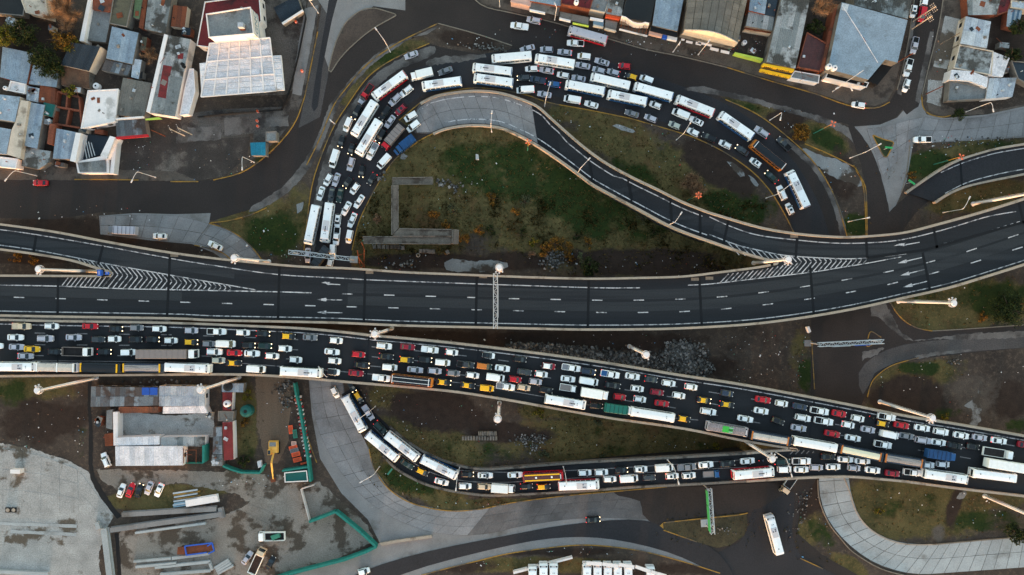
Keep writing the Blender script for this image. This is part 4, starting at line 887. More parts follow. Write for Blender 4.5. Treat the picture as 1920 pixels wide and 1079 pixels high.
    if style in ('open', 'openw'):
        for x in ((-L + .2, L - 1.45) if style == 'open' else (-L + .2, 0, L - 1.3)):
            mb = MB(); mb.box((x, 0, 2.98), (.34, 2.45, .3)); P_.append(('roof_bar', mb, 'trim'))
    if style == 'tourist':
        for s in (-1, 1):
            mb = MB(); mb.box((-.2, s * .78, 3.1), (2 * L - 1.6, .36, .03)); P_.append(('roof_stripe', mb, PT['Y']))
        for x in (-2.0, 2.6):
            mb = MB(); mb.box((x, 0, 3.12), (.5, .55, .1)); P_.append(('roof_vent', mb, PT['W']))
    return P_
def truck_parts(kind):
    P_ = []
    def cab(x, w_=1.1, ln=1.75, h=2.5, hood=False):
        mb = MB()
        def rg(xx, ww, z0, z1): return [(xx, -ww, z0), (xx, -ww, z1 - .18), (xx, -ww + .16, z1), (xx, ww - .16, z1), (xx, ww, z1 - .18), (xx, ww, z0)]
        if hood: mb.loft([rg(x - ln / 2, w_, .5, h - .1), rg(x - .1, w_, .5, h), rg(x + .15, w_, .5, h - .05), rg(x + .65, w_ * .97, .5, 1.4), rg(x + ln / 2 + .5, w_ * .86, .5, 1.2), rg(x + ln / 2 + .6, w_ * .7, .55, .9)])
        else: mb.loft([rg(x - ln / 2, w_, .5, h - .1), rg(x - ln / 2 + .15, w_, .5, h), rg(x + ln / 2 - .45, w_, .5, h - .04), rg(x + ln / 2 - .1, w_, .5, 1.6), rg(x + ln / 2, w_ - .08, .5, 1.3)])
        P_.append(('cab', mb, 'paint'))
        mb = MB(); f = x + .68 if hood else x + ln / 2 - .06
        mb.plate((f + .02, -w_ + .12, 1.5), (f + .02, w_ - .12, 1.5), (f - .42, w_ - .2, h - .1), (f - .42, -w_ + .2, h - .1), .06); P_.append(('windscreen', mb, GLASS))
        for s in (-1, 1):
            mb = MB(); mb.box((x - .05, s * (w_ - .01), 1.85), (.8, .08, .55)); P_.append(('side_window', mb, GLASS))
            mb = MB(); mb.box((f - .1, s * (w_ + .18), 1.8), (.14, .24, .4)); P_.append(('mirror', mb, BLKP))
            mb = MB(); mb.box((x + ln / 2 + (.5 if hood else 0), s * (w_ - .35), .85), (.12, .3, .2)); P_.append(('headlight', mb, 'head'))
    def wheels(xs_, y=.95, r=.45):
        for x in xs_:
            for s in (-1, 1):
                mb = wheel_mesh(r, .32); mb.v = [(a + x, b + s * y, d + r) for a, b, d in mb.v]; P_.append(('wheel', mb, TYRE))
    def chassis(x0, x1):
        mb = MB(); mb.box(((x0 + x1) / 2, 0, .78), (x1 - x0, .9, .3)); P_.append(('chassis', mb, BLKP))
    def bed(x0, x1, w_=1.15, z0=.95, z1=1.6, load='bed'):
        mb = MB(); th = .1
        mb.box(((x0 + x1) / 2, 0, z0 + .06), (x1 - x0, 2 * w_, .12))
        for s in (-1, 1): mb.box(((x0 + x1) / 2, s * (w_ - th / 2), (z0 + z1) / 2 + .06), (x1 - x0, th, z1 - z0 - .12))
        for x in (x0 + th / 2, x1 - th / 2): mb.box((x, 0, (z0 + z1) / 2 + .06), (th, 2 * w_ - 2 * th - .01, z1 - z0 - .12))
        P_.append(('cargo_bed', mb, 'box'))
        mb = MB(); mb.box(((x0 + x1) / 2, 0, z0 + .3), (x1 - x0 - .25, 2 * w_ - .25, .3)); P_.append(('load', mb, load))
    def boxy(x0, x1, w_=1.2, z0=.95, z1=3.1, m='box', nm='cargo_box'):
        mb = MB()
        mb.loft([[(x, -w_, z0), (x, -w_, z1 - .05), (x, -w_ + .05, z1), (x, w_ - .05, z1), (x, w_, z1 - .05), (x, w_, z0)] for x in (x0, x1)])
        P_.append((nm, mb, m))
    if kind == 'boxtruck': cab(2.6, 1.02); chassis(-3.3, 2.6); boxy(-3.4, 1.55, 1.15, .9, 2.9); wheels((-2.2, 2.5))
    if kind == 'boxlong': cab(3.0, 1.1, hood=False); chassis(-3.8, 3.0); boxy(-4.2, 1.9, 1.22, .95, 3.2); wheels((-2.6, 2.9))
    if kind == 'lorry': cab(2.5, 1.05); chassis(-3.6, 2.5); bed(-3.7, 1.5); wheels((-2.2, 2.4))
    if kind == 'covered': cab(3.5, 1.05); chassis(-4, 3.5); boxy(-4.2, 2.4, 1.2, .95, 2.9, 'box', 'tarpaulin'); wheels((-2.6, 3.3)); 
    if kind == 'covered':
        for i in range(6):
            mb = MB(); mb.box((-3.9 + i * 1.2, 0, 2.93), (.07, 2.38, .06)); P_.append(('tarpaulin_hoop', mb, BLKP))
    if kind == 'hoodtruck': cab(2.1, 1.05, hood=True); chassis(-3.6, 2.4); boxy(-3.8, 1.0, 1.2, .95, 2.7, 'box', 'tarpaulin'); wheels((-2.4, 2.6))
    if kind == 'small': cab(1.5, .9, 1.5, 2.1); chassis(-2.4, 1.5); bed(-2.6, .65, .95, .8, 1.3, 'load'); wheels((-1.6, 1.5), .78, .34)
    if kind == 'dump': cab(3.1, 1.15, 1.8, 2.7); chassis(-3.6, 3.0); bed(-4.0, 2.0, 1.25, 1.1, 2.3, 'load'); wheels((-2.8, -1.5, 3.0), .98, .5)
    if kind == 'semi':
        cab(7.6, 1.18, 2.1, 3.0); chassis(5.0, 7.6); wheels((5.6, 7.7, -5.2, -6.4), .98, .5); chassis(-8.0, 5.0); boxy(-8.2, 6.1, 1.25, 1.0, 3.4)
        for i in range(9):
            mb = MB(); mb.box((-7.4 + i * 1.6, 0, 3.42), (.08, 2.42, .05)); P_.append(('roof_rib', mb, 'box'))
    if kind == 'trailer':
        chassis(-6.2, 6.0); wheels((-4.8, -3.6, 5.0), .98, .5); cab(6.9, 1.18, 2.0, 2.8); boxy(-6.4, 5.6, 1.24, 1.0, 3.3); 
    if kind == 'flat':
        chassis(-3.8, 3.2); cab(3.2, 1.1, 1.8, 2.6); bed(-4.2, 2.0, 1.2, 1.0, 1.7, 'load'); wheels((-2.8, 3.1), .98, .48)
    return P_
MESHES = {}
def vehicle(kind, style, pt, roof, loc, heading, pitch=0.0, box=None, load=None, bed=None, trim=None, name=None, lit=False, tail=False):
    key = (kind, style)
    if key not in MESHES:
        MESHES[key] = (bus_parts(kind, style) if kind in ('bus', 'coach') else truck_parts(kind) if kind in ('boxtruck', 'boxlong', 'lorry', 'covered', 'hoodtruck', 'small', 'dump', 'semi', 'trailer', 'flat') else car_parts(kind, style))
        MESHES[key] = [(n_, mb.mesh(n_, []), mk) for n_, mb, mk in MESHES[key]]
    root = bpy.data.objects.new(name or kind, None); COL.objects.link(root)
    root.location = loc; root.rotation_euler = (0, -pitch, heading)
    if kind in ('sedan', 'hatch', 'suv', 'minivan', 'pickup', 'van'): root.scale = (R.uniform(.95, 1.06), R.uniform(.97, 1.04), R.uniform(.96, 1.05))
    sp = {'paint': pt, 'roof': roof, 'box': box or pt, 'load': load or CARGO, 'bed': bed or BLKP, 'trim': trim or pt, 'head': HEADON if lit else HEADL, 'tail': TAILON if tail else TAILL}
    for i, (n_, me_, mk) in enumerate(MESHES[key]):
        m = sp[mk] if isinstance(mk, str) else mk
        k2 = (key, i, m.name)
        if k2 not in MESHES:
            q = me_.copy(); q.materials.clear(); q.materials.append(m); MESHES[k2] = q
        o = bpy.data.objects.new(n_, MESHES[k2]); COL.objects.link(o); o.parent = root
    return root

VEH = []     # (object, zone, lane, order key, description, xy, category, group)
NAMES = {'sedan': 'sedan', 'hatch': 'hatchback', 'suv': 'estate car', 'pickup': 'pickup', 'van': 'van', 'minivan': 'small van'}
NPATH = [(1520, 430), (1505, 400), (1480, 345), (1440, 305), (1380, 262), (1300, 222), (1200, 182), (1100, 152), (1000, 134), (900, 140), (820, 152), (762, 178), (710, 220), (668, 280), (640, 340), (615, 420), (600, 510)]
def npath_dir(x, y):
    best = None; acc = 0
    for a, b in zip(NPATH, NPATH[1:]):
        dx, dy = b[0] - a[0], b[1] - a[1]; L = math.hypot(dx, dy)
        u = max(0, min(1, ((x - a[0]) * dx + (y - a[1]) * dy) / L / L)); d = math.hypot(a[0] + dx * u - x, a[1] + dy * u - y)
        if best is None or d < best[0]: best = (d, dx, dy, acc + u * L)
        acc += L
    return best[1], best[2], best[3]
SRP = [(610, 690), (640, 745), (672, 790), (715, 835), (760, 868), (810, 892), (860, 904), (950, 906), (1100, 896), (1280, 884), (1450, 870), (1600, 872), (1760, 890), (1960, 915)]
def srp_dir(x, y):
    best = None; acc = 0
    for a, b in zip(SRP, SRP[1:]):
        dx, dy = b[0] - a[0], b[1] - a[1]; L = math.hypot(dx, dy)
        u = max(0, min(1, ((x - a[0]) * dx + (y - a[1]) * dy) / L / L)); d = math.hypot(a[0] + dx * u - x, a[1] + dy * u - y)
        if best is None or d < best[0]: best = (d, dx, dy, acc + u * L)
        acc += L
    return best[1], best[2], best[3]
def place(zone, lane, code, x, y, d=None, label=None):
    """code = colour:type[:extras]"""
    f = code.split(':'); col = f[0]; kind = f[1] if len(f) > 1 else 'sedan'; ex = f[2:] if len(f) > 2 else []
    pitch = 0.0; zh = .9 if kind in NAMES else 2.2
    if zone == 'S':
        z = Z + .02
        if d is None:
            e = 40; d = (2 * e, (yat(S_TOP, x + e) - yat(S_TOP, x - e)) * .75 + (yat(S_BOT, min(x, 1440) + e) - yat(S_BOT, min(x, 1440) - e)) * .25)
        o_key = x
    elif zone == 'R':
        dx, dy, o_key = srp_dir(x, y); z = zs_(x) + .03
        if x > 1400: z = Z + .02
        if d is None: d = (dx, dy)
        e = 10; pitch = math.atan2(zs_(x + e) - zs_(x - e), 2 * e * K * 200) if x < 1400 else 0
    elif zone == 'N':
        dx, dy, o_key = npath_dir(x, y); z = .05
        if d is None: d = (dx, dy)
        if 765 < x < 780 and y > 210: z = .2
    else:
        z = .1; o_key = x
        d = d or (1, 0)
    loc = P(x, y, z + zh); loc.z = z
    hd = math.atan2(-d[1], d[0]) + (R.uniform(-.02, .02))
    kw = {}; style = ''; roofm = None
    if kind in NAMES:
        if kind == 'sedan' and R.random() < .25 and 'sedan' not in ex: pass
        roofm = PT[col]
        desc = f"{CN.get(col, 'white')} {NAMES[kind]}"; cat = 'car' if kind in ('sedan', 'hatch', 'suv') else ('pickup' if kind == 'pickup' else 'van'); nm = {'sedan': 'sedan_car', 'hatch': 'hatchback_car', 'suv': 'estate_car', 'pickup': 'pickup_truck', 'van': 'panel_van', 'minivan': 'small_van'}[kind]
        pt = PT[col]
        q_ = R.random(); style = 'rack' if kind == 'suv' or (kind == 'hatch' and q_ < .12) else 'sunroof' if kind in ('sedan', 'hatch') and q_ > .88 and 'taxi' not in ex else ''
        if 'taxi' in ex: pt = PT['K']; roofm = PT['Y']; desc = 'black and yellow taxi'; cat = 'taxi'; nm = 'taxi'
        if 'darkroof' in ex: roofm = PT['K']; desc = f"{CN[col]} car with a dark roof"
        if 'whiteroof' in ex: roofm = PT['W']; desc = f"{CN[col]} car with a white roof"
        if 'orangerear' in ex: roofm = PT['O']; desc = 'green and orange small van'
        if 'cover' in ex: kw['bed'] = PT[col]; desc = f"{CN[col]} pickup with a closed bed"
        elif 'blueload' in ex: kw['bed'] = PT['B']; desc = 'white pickup with a blue load'
        elif 'greyload' in ex: kw['bed'] = PT['G']; desc = f"{CN[col]} pickup with a grey load"
        elif kind == 'pickup': desc = f"{CN[col]} pickup with an open dark bed"
        kw['lit'] = 'lit' in ex or (col in 'KDN' and R.random() < .3); kw['tail'] = 'tail' in ex or R.random() < .12
        if kind in ('sedan', 'hatch') and not ex and R.random() < .08: pass
    elif kind in ('bus', 'coach'):
        style = f[2]; roof = f[3] if len(f) > 3 else 'W'; pt = PT[col] if col in PT else PT['W']
        roofm = {'streak': STREAK, 'worn': WORNW, 'speck': MESHGR, 'black': PT['K'], 'cream': PT['CR'], 'brown': M['r_maroon'][0]}.get(roof) or PT[roof]
        kw['trim'] = PT[f[4]] if len(f) > 4 else PT['W']
        desc = label_bus(col, style, roof); cat = 'bus'; nm = 'coach' if kind == 'coach' else 'city_bus'
    else:
        bx = {'W': PT['BX'], 'G': PT['GR'], 'B': BLUETARP, 'T': PT['T'], 'R': PT['R'], 'D': PT['D']}
        b_ = f[2] if len(f) > 2 else col; ld = f[3] if len(f) > 3 else None
        pt = PT[col]; roofm = pt; kw['box'] = bx.get(b_, PT.get(b_)); kw['load'] = {'soil': SOIL, 'teal': PT['T'], 'dark': CARGO, 'grey': PT['GR'], None: CARGO}[ld]
        bn = {'W': 'white', 'G': 'grey', 'B': 'blue', 'T': 'teal', 'R': 'red', 'D': 'dark grey', 'S': 'silver'}.get(b_, 'white')
        desc = {'boxtruck': f"{CN[col]} box truck", 'boxlong': f"{CN[col]} box truck", 'lorry': f"{CN[col]} open lorry", 'covered': f"{CN[col]} lorry with a {bn} cover", 'hoodtruck': f"{CN[col]} bonneted lorry with a {bn} cover", 'small': f"{CN[col]} small lorry with {'a dark' if ld in (None, 'dark') else 'a ' + ld} load",
                'dump': f"{CN[col]} dump truck", 'semi': f"{CN[col]} articulated lorry with a {bn} trailer", 'trailer': f"{CN[col]} long lorry with a {bn} body", 'flat': f"{CN[col]} lorry with an open dark bed"}[kind]
        cat = 'truck'; nm = {'boxtruck': 'box_truck', 'boxlong': 'box_truck', 'lorry': 'open_lorry', 'covered': 'covered_lorry', 'hoodtruck': 'bonneted_lorry', 'small': 'small_lorry', 'dump': 'dump_truck', 'semi': 'articulated_lorry', 'trailer': 'long_lorry', 'flat': 'flatbed_lorry'}[kind]
    o = vehicle(kind, style, pt, roofm, loc, hd, pitch, name=nm, **kw)
    VEH.append([o, zone, lane, o_key, desc, (x, y), cat, label])
    return o
def label_bus(col, style, roof):
    rn = {'W': 'white', 'streak': 'streaked grey', 'worn': 'worn white', 'speck': 'speckled grey', 'black': 'black', 'cream': 'cream', 'brown': 'maroon and yellow', 'S': 'silver'}.get(roof, 'white')
    bn = {'W': 'white ', 'B': 'blue sided ', 'R': 'red sided ', 'K': 'yellow framed ', 'Y': 'yellow edged ', 'O': 'orange edged ', 'E': 'green edged ', 'V': 'lime edged ', 'N': 'navy '}.get(col, '')
    if style == 'tourist': return 'red bus with a maroon roof'
    if style == 'green': return 'speckled bus with a lime roof unit'
    if style == 'open': return f"{bn}bus with a {rn} roof"
    if style == 'openw': return 'worn white bus with cross bars'
    if style == 'blackp': return f"{bn}bus with a plain black roof"
    if style == 'black': return f"{bn}bus with a striped black roof"
    return bn + {'ac': 'bus with a row of roof fans', 'fans': 'bus with a grey roof unit', 'hatch': 'bus with a plain roof', 'coach': 'coach with a plain roof'}[style]
# southern motorway: lane (0 = next to the upper parapet), x, y in the photo
S_ = [
 (0, [('C:pickup:cover', 40, 612), ('W:hatch', 96, 612), ('R', 168, 612), ('K:hatch:lit', 217, 617), ('G:hatch', 256, 615), ('W:hatch', 298, 617), ('S:hatch', 358, 620), ('W:pickup:darkbed', 406, 622), ('W:hatch', 455, 624), ('K:hatch:tail', 493, 626), ('K:hatch:taxi', 541, 631), ('G', 581, 633), ('W:hatch', 630, 639), ('W:suv', 720, 649), ('M', 764, 651), ('W:pickup:cover', 806, 656), ('W:hatch', 847, 661), ('W:hatch:darkroof', 916, 667),
   ('K:hatch', 975, 674), ('M:hatch:whiteroof', 1029, 687), ('W:pickup:greyload', 1071, 690), ('N:suv', 1103, 697), ('W:pickup:blueload', 1144, 702), ('W', 1186, 706), ('D:hatch:tail', 1221, 712), ('W:hatch', 1254, 719), ('W:hatch', 1296, 726), ('N:hatch', 1363, 738), ('R', 1431, 750), ('W:hatch', 1466, 757), ('N', 1500, 763), ('W:pickup', 1537, 771), ('R', 1574, 776), ('W:hatch', 1609, 785), ('W:pickup', 1663, 782), ('R', 1691, 798), ('W', 1730, 803), ('W:suv', 1765, 810), ('W', 1803, 817), ('S', 1838, 821), ('W', 1874, 827), ('M', 1923, 835)]),
 (1, [('W', 28, 633), ('S:suv', 85, 635), ('S', 137, 633), ('D:hatch', 184, 637), ('W:hatch', 214, 636), ('K:hatch', 254, 637), ('K:hatch:lit', 286, 637), ('W:hatch', 320, 639), ('K:hatch:taxi', 358, 642), ('G:hatch', 391, 645), ('W:van', 424, 645), ('K:hatch:lit', 466, 648), ('E:hatch:lit', 496, 649), ('W:hatch', 534, 654), ('W', 622, 660), ('R:hatch', 672, 665), ('K', 724, 669), ('K:hatch:taxi', 762, 675), ('K:hatch', 797, 675), ('W:minivan', 830, 680), ('D:pickup', 873, 684), ('E:minivan:orangerear', 908, 687), ('W', 942, 691), ('D', 983, 698), ('W:hatch', 1015, 702), ('W', 1065, 711), ('W:van', 1104, 715), ('K', 1149, 723), ('W:hatch', 1195, 729), ('M:hatch', 1232, 736), ('W:hatch', 1273, 742), ('K:sedan:taxi', 1320, 751), ('K:sedan:taxi', 1363, 759), ('W', 1428, 771), ('W:suv', 1506, 784), ('W:pickup', 1545, 790), ('W:hatch', 1591, 797), ('S', 1628, 806), ('K:hatch:taxi', 1656, 795), ('W:van', 1668, 815), ('G', 1700, 818), ('S:suv', 1731, 826), ('W', 1760, 830), ('K', 1790, 836), ('K:hatch', 1825, 838)]),
 (2, [('W:hatch', -8, 649), ('S', 30, 651), ('Y', 59, 655), ('K:hatch', 102, 660), ('W:dump:G', 142, 660), ('K:hatch:lit', 195, 660), ('W:minivan', 241, 661), ('W:semi:G', 312, 664), ('W:suv', 402, 660), ('R', 439, 662), ('W', 472, 663), ('W:hatch', 510, 668), ('W:hatch', 554, 675), ('W:hatch', 627, 677), ('K', 678, 685), ('W:minivan', 731, 689), ('S', 778, 694), ('S:hatch', 815, 696), ('G:hatch', 850, 700), ('W:hatch', 886, 704), ('W:van', 929, 708), ('R:hatch', 966, 712), ('S:hatch', 1004, 716), ('W:small:W:grey', 1067, 729), ('W:boxlong', 1117, 739), ('R:hatch', 1162, 745), ('W:hatch', 1200, 749), ('R', 1241, 757), ('W:suv', 1328, 772), ('W', 1398, 786), ('K:hatch', 1459, 790, (100, 38)), ('S', 1498, 803), ('R', 1561, 814), ('W', 1600, 822), ('W:pickup', 1656, 834), ('W:flat:W', 1874, 851)]),
 (3, [('S', 47, 668), ('L:hatch', 409, 676), ('K:sedan:taxi', 438, 681), ('W:van', 481, 692), ('W:hatch:darkroof', 625, 698), ('M', 667, 700), ('W:pickup:cover', 715, 709), ('K:sedan:taxi', 831, 717), ('K:sedan:taxi', 877, 723), ('Y:minivan', 913, 728), ('W:pickup:greyload', 948, 725), ('C:hatch', 982, 727), ('K:hatch', 1024, 732), ('K:hatch', 1118, 761), ('W:covered:T', 1161, 768), ('K:hatch:taxi', 1283, 786)]),
 (4, [('W:bus:fans', 30, 688), ('S:bus:openw:worn:W', 110, 689), ('K:bus:open:black:Y', 192, 690), ('N:bus:open:streak:Y', 272, 690), ('W:coach:fans', 352, 690), ('E:bus:ac', 564, 698), ('O:bus:black:black:W', 773, 714), ('E:bus:ac', 1060, 754), ('W:coach:coach', 1224, 778), ('S:bus:green:speck', 1364, 805), ('N:bus:open:worn:O', 1446, 822), ('W:coach:coach', 1529, 834), ('N:coach:open:cream:O', 1616, 850), ('N:bus:open:streak:O', 1696, 864), ('B:covered:B', 1765, 854), ('W:semi:W', 1902, 876)])]
for ln, vs_ in S_:
    for v in vs_: place('S', ln, v[0], v[1], v[2], v[3] if len(v) > 3 else None)
R_v = [
 (0, [('K:hatch', 659, 724), ('K:hatch:taxi', 672, 745, (60, 95)), ('S:pickup:cover', 690, 774, (70, 110)), ('E:suv:tail', 713, 802, (70, 80)), ('W:bus:ac', 754, 838, (340, 265)), ('B:bus:ac', 824, 877, (370, 180)), ('K:hatch', 877, 890), ('W', 910, 892), ('W', 966, 891), ('R:bus:tourist:brown', 1020, 894), ('W:hatch', 1097, 887), ('W:hatch', 1128, 886), ('K:hatch:lit', 1166, 882), ('W:hatch', 1202, 880), ('W:van', 1246, 877), ('G:pickup:cover', 1288, 876), ('W', 1324, 872), ('K', 1364, 870), ('W', 1402, 865), ('E:suv', 1467, 866), ('W:pickup', 1503, 865), ('K', 1553, 857, (100, 3)), ('W', 1586, 862, (100, 5)), ('W', 1618, 865, (100, 6)), ('W:suv', 1738, 872, (100, 8)), ('W:hatch', 1769, 871, (100, 8))]),
 (1, [('W:hatch', 628, 736, (60, 118)), ('B:bus:ac', 664, 776, (207, 375)), ('B:bus:fans', 717, 838, (335, 270)), ('E', 763, 871, (120, 80)), ('K:hatch:taxi', 792, 885, (120, 60)), ('W', 828, 904, (130, 38)), ('W:hatch', 872, 912), ('C:hatch', 908, 913), ('W:boxtruck', 944, 917), ('K:hatch:tail', 988, 912), ('K:hatch:taxi', 1020, 913), ('R:bus:fans', 1087, 910), ('W:hatch', 1144, 899), ('W:van', 1180, 897), ('D:hatch', 1218, 896), ('W:hatch', 1261, 893), ('W:hatch', 1292, 892), ('B:small:D:grey', 1337, 891), ('R:bus:ac', 1413, 888), ('W:minivan', 1471, 880), ('W', 1503, 881), ('S:hatch', 1531, 877), ('W', 1563, 876), ('S:hatch', 1602, 878), ('W', 1637, 882), ('M', 1674, 888), ('W:pickup', 1711, 886), ('W:coach:fans', 1774, 894), ('W:coach:coach', 1864, 892)])]
for ln, vs_ in R_v:
    for v in vs_: place('R', ln, v[0], v[1], v[2], v[3] if len(v) > 3 else None)
N_v = [('S', 989, 91, (-150, 40)), ('S:hatch', 1025, 93, (-150, -3)), ('S', 1059, 98, (-150, -18)), ('W:minivan', 1095, 106, (-150, -20)), ('S', 1093, 123), ('S', 1129, 116), ('R:hatch', 1171, 124, (-150, -20)), ('S:hatch', 1123, 132), ('S:hatch', 1150, 136), ('K:hatch:taxi', 1183, 144), ('W:minivan', 1212, 149), ('W:hatch', 997, 129, (-1, .02)), ('S', 1025, 132), ('W:hatch', 1056, 141), ('S', 1085, 147), ('D:hatch:lit', 982, 146), ('N:pickup:cover', 1008, 150), ('B:hatch:tail', 1039, 158), ('W:van', 985, 169), ('S', 1021, 177), ('W:van', 1073, 187), ('W', 1109, 196), ('G', 1185, 213), ('S:hatch', 1220, 222), ('W:hatch', 1229, 197), ('W:van', 1276, 214), ('L:hatch', 1265, 235), ('W', 1306, 227), ('W:hatch', 1300, 248), ('K:suv', 1329, 258), ('W:hatch', 1360, 271), ('D:sedan:lit', 1392, 282), ('W:hatch', 1417, 305), ('E:sedan:lit', 1447, 332), ('S:suv', 1428, 248), ('D:pickup', 1470, 270), ('W:suv', 1466, 362), ('W:hatch', 1481, 392),
  ('W:bus:hatch', 959, 108, (-75, 7)), ('B:bus:ac', 923, 131, (-73, -9)), ('B:bus:ac', 925, 151, (-73, -9)), ('W:bus:fans', 1040, 115, (-73, -12)), ('B:bus:hatch', 1097, 165, (-73, -14)), ('W:bus:hatch', 1144, 153, (-73, -16)), ('B:bus:ac', 1176, 184, (-73, -14)), ('B:bus:hatch', 1225, 172, (-73, -20)), ('R:bus:ac', 1303, 199, (-72, -28)), ('B:bus:ac', 1380, 236, (-66, -46)), ('O:bus:blackp:black:W', 1440, 291, (-62, -52)), ('B:bus:fans', 1496, 355, (-30, -62)),
  ('W:boxtruck', 790, 139, (-270, 70)), ('G', 835, 133, (-150, 55)), ('B:bus:ac', 828, 157, (-430, 60)), ('R:bus:ac', 730, 161, (-55, 42)), ('R:small:R:dark', 687, 171, (-22, 34)), ('W:suv', 762, 171, (-110, 85)), ('S:suv', 741, 187, (-110, 105)), ('S', 682, 183, (-60, 80)), ('W:bus:ac', 683, 223, (-235, 375)), ('W:bus:ac', 691, 258, (-230, 380)), ('K:suv', 722, 212, (-105, 140)), ('M:hatch', 751, 206, (-110, 105)), ('S', 731, 228, (-105, 150)), ('K:suv:lit', 669, 210, (-75, 130)), ('W:minivan', 652, 234, (-60, 130)), ('K:hatch', 640, 265, (-40, 130)), ('K:hatch:lit', 659, 279, (-45, 130)),
  ('R:covered:G', 736, 257, (-220, 270)), ('B:hoodtruck:B', 757, 272, (-200, 165)), ('K:suv', 714, 255, (-85, 145)), ('W:pickup:greyload', 698, 284, (-85, 150)), ('W:van', 720, 303, (-150, 165)), ('S:suv', 658, 308, (-40, 150)), ('K:hatch:lit', 678, 321, (-20, 150)), ('K:hatch:tail', 697, 336, (-90, 140)), ('K:hatch:lit', 652, 342, (-90, 120)), ('W:hatch', 665, 354, (-90, 130)), ('W:minivan', 770, 219, (-130, 75)), ('W:minivan', 775, 237, (-120, 90)),
  ('W:van', 627, 298, (-45, 150)), ('W:hatch', 615, 337, (-70, 130)), ('S', 630, 337, (-50, 140)), ('W', 601, 363, (-45, 140)), ('D', 621, 365, (-25, 150)), ('E', 637, 366, (-30, 150)), ('W', 673, 378, (-85, 130)), ('W', 649, 391, (-75, 135)), ('W', 660, 413, (-60, 145)), ('W:minivan', 655, 444, (-30, 150)), ('W:bus:hatch', 585, 422, (-95, 420)), ('W:bus:ac', 613, 418, (-60, 420)), ('W:hatch', 633, 414, (-15, 150)), ('W:pickup', 631, 443, (-20, 150)), ('W:minivan', 624, 472, (-10, 150)), ('S', 577, 479, (-5, 150)), ('D:covered:D', 598, 486, (-110, 150)), ('W:hatch', 618, 497, (-40, 150))]
for v in N_v: place('N', 0, v[0], v[1], v[2], v[3] if len(v) > 3 else None)
O_v = [('W:pickup:cover', 974, 49, (-1, -.15), 'white pickup driving alone along the upper avenue'), ('S:suv', 1001, 38, (-1, -.2), 'silver estate car beside the pavement of the upper avenue'), ('R:bus:hatch:S', 1102, 66, (-400, -105), 'red bus with a silver roof parked along the shop fronts'), ('W:pickup', 1079, 81, (-1, -.05), 'white pickup alongside the red silver roofed bus'),
  ('S', 771, 103, (-150, 55), 'silver sedan parked alone on the concrete verge inside the yellow kerb'),
  ('G:covered:S', 229, 432, (-1, -.03), 'silver lorry parked on the concrete forecourt above the left ramp'), ('W:sedan', 299, 443, (-1, -.05), 'white car parked behind the silver lorry on the forecourt'), ('W', 403, 461, (-75, -35), 'white sedan on the curved concrete beside the left ramp'), ('R', 75, 343, (-1, -.02), 'red car standing at the kerb of the left road'),
  ('W:hatch', 1713, 21, (-12, 80), 'white car parked topmost in the upper right side street'), ('W:minivan', 1733, -2, (10, -60), 'white van cut off by the top edge in the upper right street'), ('R:minivan', 1729, 27, (-15, 80), 'red van under the utility poles in the side street'), ('S:pickup', 1715, 85, (-20, 85), 'silver pickup parked beside the big grey warehouse'), ('W:pickup', 1703, 127, (-25, 85), 'white pickup with an open bed third down along the grey warehouse'), ('W:hatch', 1700, 160, (-18, 60), 'small white car nearest the corner in the side street'), ('W:pickup', 1730, 262, (-1, .02), 'white pickup driving alone on the concrete street'), ('W:hatch', 1610, 197, (-1, -.15), 'white hatchback on the brown avenue near the crossing'),
  ('W', 226.7, 921, (30, -80), 'white sedan, leftmost of the five cars parked in the yard'), ('R', 244, 920, (32, -80), 'red sedan in the row of parked cars in the yard'), ('K', 260, 921, (28, -80), 'black sedan in the row of parked cars in the yard'), ('S', 278.7, 916, (-32, 80), 'silver sedan parked second from the right in the yard row'), ('W', 297.5, 920, (-34, 76), 'white sedan, rightmost of the five cars parked in the yard'), ('W:suv', 198, 863, (-35, -80), 'white estate car beside the white workshop roof'),
  ('S', 463, 1047, (60, -85), 'silver sedan beside the soil laden dump truck'), ('K', 507, 1056, (45, -85), 'black sedan in the yard beside the teal fence'), ('W:hatch', 682, 1072, (1, -.25), 'white hatchback on the road at the bottom edge'), ('K:sedan:lit:tail', 1112, 975, (1, -.03), 'black sedan with lamps on, alone on the wide concrete road'),
  ('W:bus:fans', 1452, 1003, (-120, -430), 'white bus alone on the dark road at the lower right'), ('C:dump:W:soil', 481, 1054, (95, -200), 'cream dump truck full of soil in the bottom yard'), ('W:dump:W:dark', 508, 1007, (-1, .03), 'white dump truck carrying a pale green container'), ('C:flat:W', 1484, 905, (-70, 100), 'cream lorry emerging from under the lower motorway')]
for i, v in enumerate(O_v): place('O', i, v[0], v[1], v[2], v[3], v[4])
for i, (x, k) in enumerate([(999, 'B:bus:hatch'), (1019, 'W:bus:hatch'), (1038, 'W:bus:hatch'), (1100, 'W:bus:hatch'), (1120, 'W:bus:hatch'), (1139, 'R:bus:hatch'), (1158, 'R:bus:hatch'), (1178, 'R:bus:hatch'), (1219, 'N:bus:hatch')]):
    y = 1094 + (6 if x < 1010 or x > 1200 else 0)
    place('O', 50 + i, k, x, y, (0, -1), f"parked bus cut by the bottom edge, {['first', 'second', 'third', 'fourth', 'fifth', 'sixth', 'seventh', 'eighth', 'last'][i]} from the left in the depot row")
